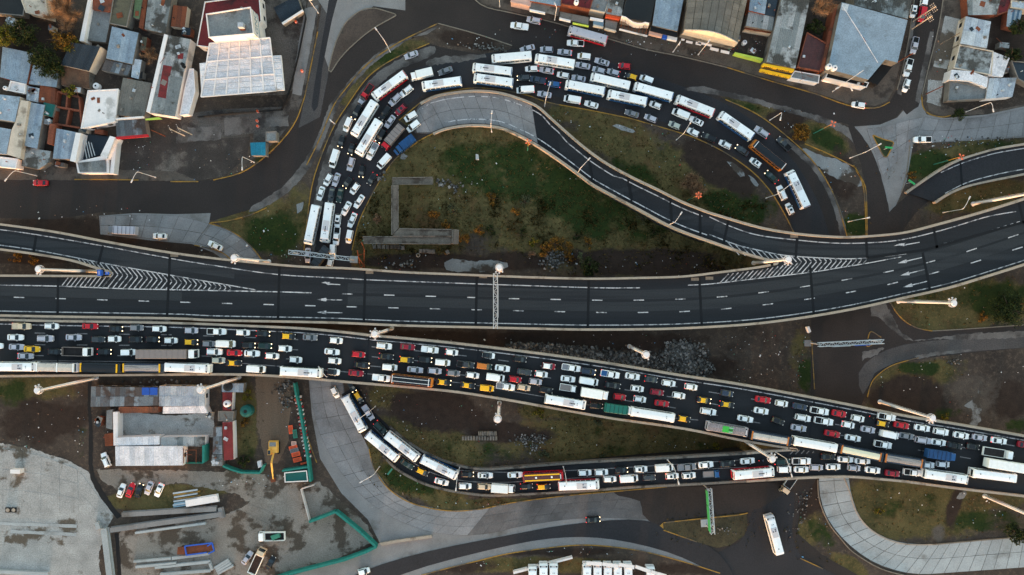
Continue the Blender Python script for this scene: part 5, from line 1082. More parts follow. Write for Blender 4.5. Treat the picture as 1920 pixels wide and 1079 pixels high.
# ---- labels that single each vehicle out
ORD = ['first', 'second', 'third', 'fourth', 'fifth', 'sixth', 'seventh', 'eighth', 'ninth', 'tenth', 'eleventh', 'twelfth', 'thirteenth', 'fourteenth', 'fifteenth', 'sixteenth', 'seventeenth', 'eighteenth', 'nineteenth', 'twentieth', 'twenty-first', 'twenty-second', 'twenty-third', 'twenty-fourth', 'twenty-fifth', 'twenty-sixth', 'twenty-seventh']
def short(d):
    for k in (' with ', ' between', ',', ' and a'):
        if k in d and not d.startswith('black and yellow') and not d.startswith('green and'): d = d.split(k)[0]
    return d.replace('black and yellow taxi', 'taxi')
def a_(s): return ('an ' if s[0] in 'aeiou' else 'a ') + s
LANE = {('S', 0): 'top lane of the jammed motorway', ('S', 1): 'second lane of the jammed motorway', ('S', 2): 'third lane of the jammed motorway', ('S', 3): 'fourth lane of the jammed motorway', ('S', 4): 'bottom lane of the jammed motorway',
        ('R', 0): 'upper file of the slip road', ('R', 1): 'lower file of the slip road'}
GRP = {'S': 'vehicles jammed on the lower motorway', 'R': 'vehicles queuing on the southern slip road', 'N': 'vehicles queuing round the northern loop road', 'O': None}
used = {}
def nword(s): return len(s.split())
for zone in 'SRN':
    vz = [v for v in VEH if v[1] == zone]
    lanes = {}
    for v in vz:
        if zone == 'N':
            x, y = v[5]
            v[2] = 'top stretch of the loop road' if x > 870 and x < 1250 else 'east bend of the loop road' if x >= 1250 else 'west leg of the loop road'
        lanes.setdefault(v[2], []).append(v)
    for ln, L in lanes.items():
        L.sort(key=lambda v: v[3])
        place_ = LANE.get((zone, ln), ln)
        cnt = {}
        for v in L: cnt.setdefault(v[4], []).append(v)
        seen = {}
        for i, v in enumerate(L):
            same = cnt[v[4]]
            if len(same) == 1: v[7] = f"{v[4]}, {place_}"
            else:
                if zone == 'N':
                    nb = sorted((w for w in vz if w is not v), key=lambda w: math.dist(w[5], v[5]))[:2]
                    q = f"{v[4]} beside {a_(short(nb[0][4]))} and {a_(short(nb[1][4]))}, {ln}"
                else:
                    bh = short(L[i - 1][4]) if i else None; ah = short(L[i + 1][4]) if i < len(L) - 1 else None
                    if bh and ah: q = f"{short(v[4])} between {a_(bh)} and {a_(ah)}, {place_}"
                    elif ah: q = f"{short(v[4])} at the left end of the {place_}"
                    else: q = f"{short(v[4])} at the right end of the {place_}"
                if q.count(short(v[4])) == 3: q = 'x ' * 20
                v[7] = q; seen.setdefault(q, []).append(v)
        for v in L:
            if nword(v[7]) > 16: v[7] = f"{v[4]}, {place_.replace('the jammed', 'jammed')}"
        for q, vv in seen.items():
            if len(vv) > 1 or nword(q) > 16:
                for v in vv:
                    al = [w for w in L if short(w[4]) == short(v[4])]; k = al.index(v); n = len(al)
                    back = k >= n / 2 and n > 3
                    kk = n - 1 - k if back else k
                    side = ('right' if back else 'left') if zone != 'N' else {'t': ('left', 'right'), 'e': ('upper', 'lower'), 'w': ('lower', 'upper')}[ln[0]][0 if (back == (ln[0] != 'e')) else 1]
                    v[7] = f"{ORD[kk]} {short(v[4])} from the {side} end of the {place_}".replace(' end of the ', ' in the ' if zone != 'N' else ' end, ')
for v in VEH: tag(v[0], v[7], v[6], GRP.get(v[1]))
_l = {}
for v in VEH: _l.setdefault(v[7], []).append(v)
for q, vv in _l.items():
    if len(vv) > 1: print('DUP', q, len(vv))
    if not 4 <= nword(q) <= 16: print('LEN', q)
print('vehicles', len(VEH))
# ------------------------------------------------------------------ high masts, street lamps, gantries
def ground_under(px, py, zt):
    p = P(px, py, zt); return p.x, p.y
MH = 26.0
def mast(px, py, label, nlights=5, a0=0.0):
    x, y = ground_under(px, py, MH)
    t = thing('light_mast', label, 'light mast', (x, y, 0), 'tall white light masts with round platforms')
    mb = MB(); mb.tube((x, y, 0), (x, y, MH - .4), .44, .25, 14); mb.tube((x, y, 0), (x, y, .5), .7, .6, 14); obj('shaft', mb, M['mast'], t, False)
    d = Vector((x, y, 0)).normalized(); q = Vector((-d.y, d.x, 0))
    mb = MB(); z = 1.0
    for s in (-1, 1): mb.tube(Vector((x, y, .6)) + q * .62 + d * s * .16, Vector((x, y, MH - 1)) + q * .48 + d * s * .16, .03, .035, 4)
    while z < MH - 1:
        o_ = q * (.62 - .14 * z / MH); mb.tube(Vector((x, y, z)) + o_ - d * .2, Vector((x, y, z)) + o_ + d * .2, .035, .035, 4); z += .75
    obj('ladder', mb, M['mast'], t)
    mb = MB(); mb.tube((x, y, MH - .5), (x, y, MH - .3), .8, .86, 20); mb.tube((x, y, MH - .3), (x, y, MH), .74, .66, 20); obj('platform', mb, M['mast'], t)
    mb = MB(); ring_ = [(x + 1.02 * math.cos(k * math.pi / 10), y + 1.02 * math.sin(k * math.pi / 10), MH - 1.2) for k in range(21)]
    mb.path(ring_, .05, 5); mb.path([(a, b, c_ + .55) for a, b, c_ in ring_], .05, 5)
    for k in range(0, 20, 4): mb.tube(ring_[k], (x + .7 * math.cos(k * math.pi / 10), y + .7 * math.sin(k * math.pi / 10), MH - .4), .04, .04, 4)
    obj('hoop_rail', mb, M['mast'], t)
    for k in range(nlights):
        a = math.radians(a0) + (k - (nlights - 1) / 2) * (math.radians(38) if nlights < 6 else math.radians(60))
        c_ = Vector((math.cos(a), math.sin(a), 0)); p = Vector((x, y, MH - 1.0))
        mb = MB(); mb.tube(p + c_ * .8, p + c_ * 1.25 + Vector((0, 0, .1)), .05, .05, 4); mb.box(p + c_ * 1.4, (.4, .36, .3), a); f = obj('floodlight', mb, M['lamp'], t)
        mb = MB(); mb.box(p + c_ * 1.62, (.05, .32, .26), a); obj('lens', mb, M['lens'], f)
for a in [(70, 505, 'white mast at the tip of the left gore, beside blue signs', 2, 255), (438, 484, 'white mast over the concrete curve left of the truss gantry', 2, 250), (936, 502, 'white mast by the gantry of the empty motorway, seen end on', 3, 270), (1479, 487, 'white mast standing in the chevron gore of the empty motorway', 3, 280),
          (1790, 569, 'white mast lying across the grass right of the crossing road', 3, 90), (68, 733, 'white mast over the weedy plot left of the workshops', 2, 110), (374, 732, 'white mast over the pale workshop roof', 2, 110), (702, 627, 'short looking white mast between the two motorways, lamps all round', 6, 0),
          (1212, 666, 'white mast over the heap of broken concrete', 1, 300), (933, 787, 'white mast over the muddy infield south of the jam', 2, 90), (1449, 862, 'white mast leaning over the slip road at its merge', 3, 50), (1750, 785, 'white mast by the upper parapet at the right of the jam', 4, 270),
          (1975, 987, 'white mast shaft cut by the right edge below the jam', 2, 0), (1950, 360, 'white mast shaft cut by the right edge above the empty motorway', 2, 0)]: mast(*a)
def lamp(base, tip, label, z0=0.0, h=9.0, bend=None, m='lamp', arm2=None):
    b = P(*base, z0); top = Vector((b.x, b.y, z0 + h))
    t = thing('street_lamp', label, 'street lamp', b, 'street lamps with curved arms')
    mb = MB(); mb.tube(b - Vector((0, 0, .05)), top, .12, .075, 8); mb.tube(b - Vector((0, 0, .05)), b + Vector((0, 0, .8)), .2, .18, 8); obj('pole', mb, M[m], t)
    for tp in [tip] + ([arm2] if arm2 else []):
        e = P(*tp, z0 + h + .5); v = e - top
        if v.length > 9: e = top + v.normalized() * 9; v = e - top
        mb = MB(); mb.path([top - Vector((0, 0, .3)), top + v * .12 + Vector((0, 0, .25)), top + v * .5 + Vector((0, 0, .3)), e], .09, 6, .06); obj('arm', mb, M[m], t)
        dd = Vector((v.x, v.y, 0)).normalized(); an = math.atan2(dd.y, dd.x)
        mb = MB(); mb.box(e + dd * .35 + Vector((0, 0, .02)), (1.0, .36, .16), an, .8); hd = obj('lamp_head', mb, M[m], t)
        mb = MB(); mb.box(e + dd * .4 - Vector((0, 0, .09)), (.7, .26, .05), an); obj('lens', mb, M['lens'], hd)
nz_ = Z - .2
for a in [((732, 98), (706, 56), 'lamp on the grass verge leaning over the left road'), ((69, 330), (12, 336), 'lamp at the far left pavement above the red car', 0, 9), ((292, 333), (248, 338), 'lamp with a long pole below the dirt yard', 0, 10),
          ((477, 305), (454, 314), 'lamp beside the blue roofed kiosk'), ((628, 233), (619, 225), 'short lamp between the left road and the loop', 0, 6), ((922, 248), (922, 213), 'lamp at the inside parapet of the concrete ramp bays', .3, 9),
          ((1083, 325), (1103, 300), 'lamp on the inner parapet halfway down the loop ramp', 3.5, 8), ((1253, 422), (1276, 402), 'lamp on the inner parapet near the foot of the loop ramp', 6.5, 8), ((1021, 200), (1031, 159), 'lamp between the concrete bays and the blue car'),
          ((1268, 263), (1294, 231), 'lamp on the infield edge beside two white cars'), ((1436, 372), (1482, 346), 'lamp on the infield beside the last queued cars'), ((1443, 226), (1464, 221), 'lamp on the wedge verge near the golden shrub'), ((1593, 297), (1648, 272), 'lamp by the broken wet slabs, head over the triangle'),
          ((1590, 416), (1626, 409), 'lamp on the small green verge above the motorway'), ((1768, 399), (1817, 373), 'bent lamp on the right weedy slope'), ((1809, 211), (1862, 205), 'lamp with a very long pole on the right pavement', 0, 11), ((1561, 172), (1596, 166), 'lamp at the pavement below the warehouse'),
          ((1309, 103), (1328, 79), 'lamp before the white awnings of the vaulted hall'), ((1262, 98), (1275, 80), 'lamp before the light blue shop roof'), ((1040, 38), (1042, 10), 'lamp before the grey shop at the silver estate car'), ((937, 13), (936, -6), 'lamp by the checkered forecourt at the top edge'), ((597, 25), (580, 0), 'lamp on the pavement right of the filling station'),
          ((712, 875), (679, 903), 'lamp on the grass tongue over the concrete road'), ((704, 762), (675, 784), 'lamp at the infield corner over two buses'), ((1590, 150), (1560, 172), 'lamp in front of the warehouse entrance'),
          ((628, 700), (600, 692), 'lamp half hidden under the lower motorway')]: lamp(*a)
for b, e, l in [((862, 876), (855, 916), 'first lamp from the left on the slip road parapet'), ((1056, 875), (1062, 904), 'slip road lamp above the red sided bus'), ((1251, 862), (1272, 904), 'slip road lamp with its arm over white vans'), ((1453, 847), (1484, 890), 'slip road lamp beside the leaning mast')]:
    lamp(b, e, l, zs_(b[0]) + .5, 8)
def flower_pole(base, top, label, n=4):
    h = 12.5; x, y = ground_under(*top, h)
    t = thing('floodlight_pole', label, 'floodlight pole', (x, y, 0), 'turquoise poles with orange lamps')
    mb = MB(); mb.tube((x, y, 0), (x, y, h * .55), .16, .12, 8); obj('pole', mb, M['turq'], t)
    mb = MB(); mb.tube((x, y, h * .55), (x, y, h), .12, .09, 8); obj('upper_pole', mb, M['yellow_kerb'], t)
    for k in range(n):
        a = k * 2 * math.pi / n + .5; c_ = Vector((math.cos(a), math.sin(a), 0)); p = Vector((x, y, h))
        mb = MB(); mb.tube(p, p + c_ * .5, .05, .05, 4)
        rr = []
        for s, r in ((.3, .08), (.5, .22), (.8, .26), (1.0, .1)): rr.append([p + c_ * s + Vector((-c_.y * math.cos(u) * r, c_.x * math.cos(u) * r, math.sin(u) * r * .7)) for u in [i * math.pi / 4 for i in range(8)]])
        mb.loft(rr); obj('lamp_bowl', mb, M['bowl'], t)
flower_pole(None, (991, 266), 'orange four petal lamp on the inner ramp verge'); flower_pole(None, (1562, 232), 'orange lamp cluster over the avenue right of the golden shrub'); flower_pole(None, (1802, 294), 'orange lamp cluster at the outer parapet of the right ramp', 4); flower_pole(None, (1310, 366), 'orange six petal lamp below the bare bush', 6)
def gantry(a, b, h, label, z0=0.0, sign=None, wd=1.1, dia=1.1):
    A = P(*a, z0 + h); B = P(*b, z0 + h); d = (B - A).normalized(); q = Vector((-d.y, d.x, 0)); L = (B - A).length
    t = thing('sign_gantry', label, 'gantry', (A.x, A.y, 0))
    n = max(6, int(L / 1.25))
    for (s, dz) in ((-1, 0), (1, 0), (-1, -dia), (1, -dia)):
        mb = MB(); mb.tube(A + q * s * wd / 2 + Vector((0, 0, dz)), B + q * s * wd / 2 + Vector((0, 0, dz)), .11, .11, 6); obj('chord', mb, M['steel'], t)
    mb = MB()
    for i in range(n):
        p0 = A + d * L * i / n; p1 = A + d * L * (i + 1) / n; s = 1 if i % 2 else -1
        mb.tube(p0 + q * s * wd / 2, p1 - q * s * wd / 2, .07, .07, 5); mb.tube(p0 + q * wd / 2, p0 - q * wd / 2, .06, .06, 5)
        for k in (-1, 1):
            mb.tube(p0 + q * k * wd / 2 + Vector((0, 0, -dia if i % 2 else 0)), p1 + q * k * wd / 2 + Vector((0, 0, 0 if i % 2 else -dia)), .06, .06, 5)
    obj('lattice', mb, M['steel'], t)
    for p in (A + d * .6, B - d * .6):
        mb = MB(); mb.tube((p.x, p.y, z0 - (1.3 if z0 else 0)), p - Vector((0, 0, .2)), .22, .17, 8); obj('post', mb, M['steel'], t)
    for (u0, u1, side, mk) in sign or []:
        p0 = A + d * L * u0 + q * side * (wd / 2 + .18); p1 = A + d * L * u1 + q * side * (wd / 2 + .18); c_ = (p0 + p1) / 2
        mb = MB(); mb.box(c_ + Vector((0, 0, -.8)), ((p1 - p0).length, .12, 2.2), math.atan2(d.y, d.x)); obj('sign_panel', mb, M[mk], t)
gantry((541, 473), (656, 486), 7.2, 'pale truss gantry over the queue at the upper motorway edge', sign=[(.1, .45, 1, 'steel')])
gantry((929, 513), (929, 617), 6.6, 'pale truss gantry spanning the empty motorway', Z, sign=[(.2, .8, 1, 'steel')])
gantry((1536, 647), (1658, 641), 7.2, 'pale truss gantry over the crossing road at right', sign=[(.2, .48, -1, 'steel'), (.55, .78, -1, 'sign_blue')])
gantry((1331, 917), (1337, 1003), 7.2, 'truss gantry with green signs over the bottom road', sign=[(.05, .38, -1, 'sign_green'), (.4, .95, -1, 'sign_green')])
# blue signs at the gore
for (x, y, s, l) in ((188.5, 512, (1.8, .9, 1.4), 'blue rectangular road sign between the parapets of the left gore'), (203.5, 513, (.8, .8, 1.2), 'round blue arrow sign on the nose of the left gore')):
    p = P(x, y, Z + 1.6); t = thing('road_sign', l, 'road sign', (p.x, p.y, Z))
    mb = MB(); mb.tube((p.x, p.y, Z - 1), (p.x, p.y, Z + 1.2), .06, .06, 6); obj('post', mb, M['steel'], t)
    mb = MB(); mb.box((p.x, p.y, Z + 1.7), (1.0, .12 if s[0] < 1 else s[0] * .9, 1.1), 0); mb.box((p.x + .0, p.y, Z + 2.27), (1.1, s[0] * .9 + .1, .04)); f = obj('panel', mb, M['sign_blue'], t)
    mb = MB(); mb.box((p.x, p.y, Z + 2.31), (.2, s[0] * .6, .02)); obj('mark', mb, M['white_line'], f)
def pole(base, top, h, label, arms=1, mk='grey_kerb'):
    b = P(*base, 0); x, y = ground_under(*top, h); b = Vector((x, y, 0))
    t = thing('utility_pole', label, 'utility pole', b, 'utility poles')
    mb = MB(); mb.tube(b, (x, y, h), .17, .12, 8); obj('pole', mb, M[mk], t)
    for k in range(arms):
        mb = MB(); z = h - .4 - .8 * k; mb.box((x, y, z), (.12, 2.4, .12), .5); ca = obj('crossarm', mb, M['median'], t)
        for s in (-1, -.4, .4, 1):
            mb = MB(); mb.tube((x - math.sin(.5) * s * 1.1, y + math.cos(.5) * s * 1.1, z + .05), (x - math.sin(.5) * s * 1.1, y + math.cos(.5) * s * 1.1, z + .3), .05, .05, 6); obj('insulator', mb, M['mast'], ca)
pole((1710, 42), (1755, 12), 11, 'paired utility pole with crossarms, upper one at the side street', 3, 'cream'); pole((1712, 52), (1748, 30), 10, 'paired utility pole with crossarms, lower one at the side street', 3, 'cream'); pole((1692, 110), (1712, 100), 8, 'bare pole at the kerb below the silver pickup', 0, 'rust')
pole((1754, 88), (1800, 62), 9, 'thin pole on the pavement before the cream house', 0, 'median'); pole((1735, 176), (1768, 162), 8, 'thin pole at the rounded street corner', 0, 'rust')
pole((361, 254), (333, 240), 9, 'right one of the paired poles at the dirt yard', 1, 'cream'); pole((345, 255), (318, 242), 9, 'left one of the paired poles at the dirt yard', 1, 'cream'); pole((311, 260), (283, 244), 8, 'bare wooden pole beside the pavement lettering', 0, 'rust')
# ------------------------------------------------------------------ buildings
def lerpv(a, b, t): return a + (b - a) * t
def sheets(root, C, n, rows, pal, along=0, name='roof_sheet', ribs=3):
    """C: 4 world corners; sheets laid side by side, each a part with its own raised ribs"""
    if along: C = [C[1], C[2], C[3], C[0]]
    nrm = (C[1] - C[0]).cross(C[3] - C[0]).normalized()
    if nrm.z < 0: nrm = -nrm
    for r in range(rows):
        for i in range(n):
            def q(u, v): return lerpv(lerpv(C[0], C[1], (i + u) / n), lerpv(C[3], C[2], (i + u) / n), (r + v) / rows)
            dz = nrm * (R.uniform(0, .03) + .03 * r); mb = MB(); vs_ = []
            us = [0]
            for k in range(ribs): us += [(k + .25) / ribs, (k + .4) / ribs, (k + .6) / ribs, (k + .75) / ribs]
            us += [1.0]
            hs = [0] + [0, .06, .06, 0] * ribs + [0]
            us = [.008 + .984 * u for u in us]
            for v in (.003, .997):
                for u, h in zip(us, hs): vs_.append(q(u, v) + dz + nrm * h)
            m_ = len(us); top = [(k, k + 1, m_ + k + 1, m_ + k) for k in range(m_ - 1)]
            a, b, c_ = (vs_[k] for k in top[0][:3])
            if (b - a).cross(c_ - a).z < 0: top = [tuple(reversed(f)) for f in top]
            mb.add(vs_, top); mb.add([q(.008, .003) - nrm * .05, q(.992, .003) - nrm * .05, q(.992, .997) - nrm * .05, q(.008, .997) - nrm * .05], [(0, 1, 2, 3)])
            obj(name, mb, R.choice(pal), root)
def building(name, label, pts, h, wall, roof, par=0, cat='building', windows=0, door=None):
    """pts: roof corners in the photo at height h (number or list); roof: material, or (n, rows, palette[, along])"""
    hs = list(h) if isinstance(h, (list, tuple)) else [h] * len(pts)
    cx_, cy_ = pts[0]
    hk = .62 if cx_ < 366 or cy_ > 600 or cx_ > 1770 else .85
    if name == 'filling_station_office': hk = 1
    hs = [v * hk for v in hs]
    W = [P(x, y, z) for (x, y), z in zip(pts, hs)]
    ce = sum(W, Vector()) / len(W)
    t = thing(name, label, cat, (ce.x, ce.y, 0))
    mb = MB(); mb.prism(W, 0, [z - .06 for z in hs]); obj('wall', mb, M[wall] if isinstance(wall, str) else wall, t)
    if isinstance(roof, tuple):
        up = [w + Vector((0, 0, .03)) for w in W]
        sheets(t, up, roof[0], roof[1], M[roof[2]], roof[3] if len(roof) > 3 else 0)
    else:
        rm = M[roof]; rm = rm[0] if isinstance(rm, list) else rm
        mb = MB(); mb.prism([ce + (w - ce) * .995 for w in W], min(hs) - .1, [z + .03 for z in hs]); obj('roof', mb, rm, t)
    if par:
        for i in range(len(W)):
            a, b = W[i], W[(i + 1) % len(W)]; d = (b - a).normalized()
            mb = MB(); mb.rail([a + d * .14, b - d * .14] if i % 2 else [a - d * .14, b + d * .14], .26, par, -.04); obj('parapet', mb, M[wall] if isinstance(wall, str) else wall, t)
    if name in ('house', 'shop', 'warehouse', 'long_house', 'storehouse', 'long_shed', 'shed', 'office_terrace') and len(W) >= 4:
        top = max(hs) + .05
        for k in range(R.randint(1, 4)):
            u, v = R.uniform(.12, .88), R.uniform(.12, .88); p = lerpv(lerpv(W[0], W[1], u), lerpv(W[-1], W[2], u), v); kk = R.random(); mb = MB()
            if kk < .35: mb.box((p.x, p.y, top + .25), (R.uniform(.5, .9), R.uniform(.4, .8), .5), R.uniform(0, 3)); obj('vent_box', mb, R.choice((M['r_pale'][0], M['grey_wall'], M['steel'])), t)
            elif kk < .6: mb.tube((p.x, p.y, top - .05), (p.x, p.y, top + .7), .1, .1, 6); mb.tube((p.x, p.y, top + .7), (p.x, p.y, top + .8), .2, .12, 8); obj('flue', mb, R.choice((M['rust'], M['steel'], M['joint'])), t)
            elif kk < .8: q = p + Vector((R.uniform(-2, 2), R.uniform(-2, 2), 0)); mb.tube((p.x, p.y, top + .12), (q.x, q.y, top + .12), .06, .06, 5); obj('pipe', mb, M['rust'], t)
            else: mb.box((p.x, p.y, top + .07), (R.uniform(.8, 1.8), R.uniform(.6, 1.6), .05), R.uniform(0, 3)); obj('patch_sheet', mb, R.choice((M['rust'], M['r_rust'][0], M['r_dark'][0], M['r_pale'][1], M['grey_wall'])), t)
    if windows:
        k = len(W); A2 = sum(W[i].x * W[(i + 1) % k].y - W[(i + 1) % k].x * W[i].y for i in range(k))
        for i in range(k):
            a, b = W[i], W[(i + 1) % k]; d = Vector((b.x - a.x, b.y - a.y, 0)); L = d.length; d.normalize()
            nn = Vector((d.y, -d.x, 0)) * (1 if A2 > 0 else -1); mid = (a + b) / 2
            if nn.dot(-Vector((mid.x, mid.y, 0))) <= 0: continue
            m_ = int(L / 3.6)
            for j in range(m_):
                for fl in range(int(windows)):
                    p = a + d * L * (j + .5) / m_; z = 1.6 + 3 * fl
                    if z + 1 > min(hs): continue
                    mb = MB(); mb.box((p.x + nn.x * .02, p.y + nn.y * .02, z + .1), (1.3, .08, 1.2), math.atan2(d.y, d.x)); f = obj('window', mb, M['dark'], t)
                    mb = MB(); mb.box((p.x + nn.x * .08, p.y + nn.y * .08, z - .56), (1.5, .16, .1), math.atan2(d.y, d.x)); obj('sill', mb, M['white_wall'], f)
    return t
def tank(px, py, z, r, h, label, m='mast', cap='dark'):
    p = P(px, py, z + h); t = thing('water_tank', label, 'water tank', (p.x, p.y, z), None)
    mb = MB(); mb.tube((p.x, p.y, z - .02), (p.x, p.y, z + h * .85), r, r, 16); mb.tube((p.x, p.y, z + h * .85), (p.x, p.y, z + h), r, r * .6, 16); obj('drum', mb, M[m], t)
    mb = MB(); mb.tube((p.x, p.y, z + h), (p.x, p.y, z + h + .08), r * .28, r * .28, 10); obj('lid', mb, M[cap], t)
def slab_thing(name, label, cat, pts, z, th, m, group=None, sub=None):
    W = [P(x, y, z) for x, y in pts]; ce = sum(W, Vector()) / len(W)
    mb = MB(); mb.prism(W, z - th, z, bottom=True); o = obj(name, mb, M[m] if isinstance(m, str) else m)
    return tag(o, label, cat, group)
# --- upper left quarter
B = building
B('metal_roofed_house', 'dark blue corrugated house beside the rusty tank corner', [(114, 122), (133, 80), (188, 88), (167, 134)], [5.5, 7.5, 7.5, 5.5], 'cream', (7, 1, 'r_dark', 1))
B('lean_to', 'brown tiled lean to under the dark blue corrugated house', [(114, 123), (167, 135), (168, 166), (115, 160)], [4.6, 4.6, 2.8, 2.8], 'grey_wall', 'rust_tile')
B('workshop', 'large plain blue grey roof at the far left upper edge', [(5, 88), (62, 100), (50, 158), (0, 145)], 5, 'brick', (6, 1, 'r_blue'))
B('shed', 'two tone pale roof between the blue grey roof and the tiled lean to', [(62, 122), (111, 132), (106, 164), (54, 158)], 4, 'grey_wall', (5, 1, 'r_blue'))
B('house', 'small white house with two windows at the left edge', [(22, 153), (49, 159), (48, 176), (17, 170)], 4.5, 'white_wall', 'white_wall', .5, windows=1)
B('shed', 'square rust coloured roof left of the hollow brick ruin', [(75, 160), (104, 166), (103, 198), (72, 191)], 3.5, 'brick', (4, 1, 'r_rust'))
B('shed', 'narrow white roof left of the square rust roof', [(52, 162), (74, 166), (71, 192), (49, 188)], 3.6, 'white_wall', (3, 1, 'r_pale'))
B('long_shed', 'long pale blue roof with a ridge strip behind the dark blue house', [(210, 50), (260, 62), (248, 121), (199, 110)], 5, 'grey_wall', (7, 1, 'r_blue'))
B('shed', 'stained tin roof below the long pale blue roof', [(198, 112), (247, 123), (239, 142), (190, 132)], 4, 'grey_wall', (6, 1, 'r_tin'))
B('shed', 'small pale roof right of the stained tin roof', [(250, 110), (266, 113), (260, 149), (246, 145)], 3.8, 'grey_wall', (2, 1, 'r_pale'))
B('house', 'maroon roof at the top edge right of the bare orange tree', [(174, -12), (216, -12), (211, 23), (174, 18)], 5, 'brick', 'brick')
B('house', 'grey flat roof under the maroon roof at the top edge', [(172, 19), (210, 24), (198, 80), (160, 76)], 3.4, 'grey_wall', 'r_grey')
B('house', 'olive flat roof at the top edge', [(215, -12), (252, -12), (238, 51), (206, 44)], 5, 'grey_wall', 'r_olive', .3)
B('house', 'narrow green strip roof at the top edge', [(254, -12), (270, -12), (261, 36), (250, 33)], 4, 'grey_wall', mat('green_felt', c(82, 106, 78), var=.12))if False else None
M['green_felt'] = mat('green_felt', c(82, 106, 78), var=.15, scale=.3)
B('house', 'narrow green strip roof at the top edge', [(254, -12), (269, -12), (261, 36), (250, 33)], 4, 'grey_wall', 'green_felt')
B('house', 'white roof with brown rust blotches at the top edge', [(279, -12), (324, -12), (310, 64), (271, 55)], 5, 'grey_wall', (6, 1, 'r_stained'))
B('house', 'brown yard roof strip between green strip and blotched roof', [(270, -12), (278, -12), (269, 54), (260, 52)], 3.6, 'brick', 'rust')
B('warehouse', 'long white stained roof with maroon patches left of the filling station', [(316, 66), (357, 74), (328, 219), (282, 212)], 6, 'white_wall', (6, 2, 'r_stained'))
B('warehouse', 'narrow white gutter wall along the long stained roof', [(308, 64), (315, 66), (281, 212), (274, 210)], 6.4, 'white_wall', 'white_wall')
B('house', 'flat taupe roof with a pale stripe in the upper left block', [(231, 146), (284, 156), (270, 222), (216, 216)], 5, 'grey_wall', (4, 1, 'r_taupe'))
B('house', 'plain white flat roof with a small dark skylight', [(166, 171), (222, 168), (216, 228), (153, 241)], 6, 'white_wall', 'white_wall', .3, windows=1)
ruin = thing('roofless_ruin', 'roofless red brick shell with open rooms', 'ruin', P(128, 205, 0))
for a, b in [((108, 172), (148, 182)), ((148, 182), (153, 238)), ((104, 200), (150, 208)), ((100, 232), (150, 240)), ((108, 172), (100, 232)), ((130, 204), (124, 236)), ((126, 178), (124, 204))]:
    mb = MB(); mb.rail([P(*a, 1.7), P(*b, 1.7)], .5, 1.7, -1.7 + R.uniform(.0, .05)); obj('wall', mb, M['brick'], ruin)
B('house', 'broad blue roof at the left edge beside the cream wall', [(-30, 174), (38, 182), (28, 229), (-34, 220)], 6, 'cream', 'r_blue')
B('house', 'lower blue roof at the left edge beside the cream wall', [(-30, 234), (21, 243), (12, 290), (-36, 286)], 6, 'cream', 'r_blue')
B('house', 'long cream flat roof running down the left block', [(39, 188), (54, 190), (38, 298), (13, 290), (22, 243), (29, 229)], 6.2, 'cream', 'cream')
B('house', 'white front building at the left pavement corner', [(-30, 291), (34, 299), (30, 316), (-34, 309)], 5, 'white_wall', 'white_wall', .3)
B('house', 'pale blue roof with a grey patch beside the brick strip', [(56, 192), (84, 197), (70, 280), (43, 273)], 4.5, 'grey_wall', (4, 2, 'r_blue'))
B('house', 'dark teal square roof left of the brick ruin', [(82, 192), (104, 197), (98, 220), (78, 215)], 4, 'grey_wall', 'teal_dk')
B('house', 'narrow orange brick strip roof', [(93, 232), (104, 233), (98, 272), (88, 270)], 5, 'brick', 'brick')
B('house', 'stained flat roof with black puddles behind the left pavement', [(43, 276), (95, 284), (92, 305), (72, 318), (40, 312)], 3.6, 'grey_wall', M['r_stained'][1].name and 'r_stained')
B('shop', 'pale shop roof left of the white frame building', [(106, 241), (142, 248), (133, 299), (99, 298)], 4, 'grey_wall', (5, 1, 'r_blue'), .0)
FK = .6
frame = thing('frame_building', 'white slanted frame building round a dark courtyard', 'building', P(190, 290, 0))
for pts, hh in [([(142, 249), (152, 250), (141, 304), (131, 302)], 7), ([(206, 255), (216, 258), (200, 298), (188, 292)], 7), ([(142, 304), (190, 293), (203, 297), (204, 325), (146, 325)], 4.5), ([(213, 260), (220, 260), (213, 326), (206, 326)], 4)]:
    W = [P(x, y, hh * FK) for x, y in pts]; mb = MB(); mb.prism(W, 0, hh * FK); obj('wall', mb, M['white_wall'], frame)
W = [P(x, y, 1) for x, y in [(153, 250), (206, 257), (189, 290), (142, 303)]]; mb = MB(); mb.prism(W, 0, 1); obj('courtyard_floor', mb, M['r_dark'][1], frame)
for k in range(4):
    mb = MB(); mb.tube(P(156 + 5 * k, 262 + 2 * k, 2.5), P(163 + 5 * k, 298 - 2 * k, 2.5), .12, .12, 6); obj('beam', mb, M['steel'], frame)
mb = MB(); W = [P(x, y, 2.75) for x, y in [(146, 306), (199, 300), (200, 323), (150, 323)]]
sheets(frame, [w + Vector((0, 0, .16)) for w in W], 6, 1, M['r_grey'])
aw = building('market_awning', 'arched awning of grey and pale stripes over the shop yard', [(216, 222), (270, 219), (276, 255), (219, 258)], 3.6, 'grey_wall', (7, 1, 'r_tin'), cat='awning')
slab_thing('shop_banner', 'red and white banner along the lower edge of the striped awning', 'banner', [(217, 257), (276, 252), (277, 256), (218, 261)], 4.2, .9, 'red'); slab_thing('shop_banner', 'white and blue banner along the upper edge of the striped awning', 'banner', [(216, 222), (268, 218), (268, 221), (216, 225)], 4.4, .9, 'white_wall')
slab_thing('shop_canopy', 'lime edged white canopy right of the striped awning', 'canopy', [(272, 223), (298, 220), (304, 224), (273, 226)], 3.6, .2, 'green_wall')
B('pipe_wall', 'long white wall behind the trees at the top edge', [(167, -12), (174, -12), (157, 78), (149, 77)], 6, 'white_wall', 'white_wall', cat='wall')
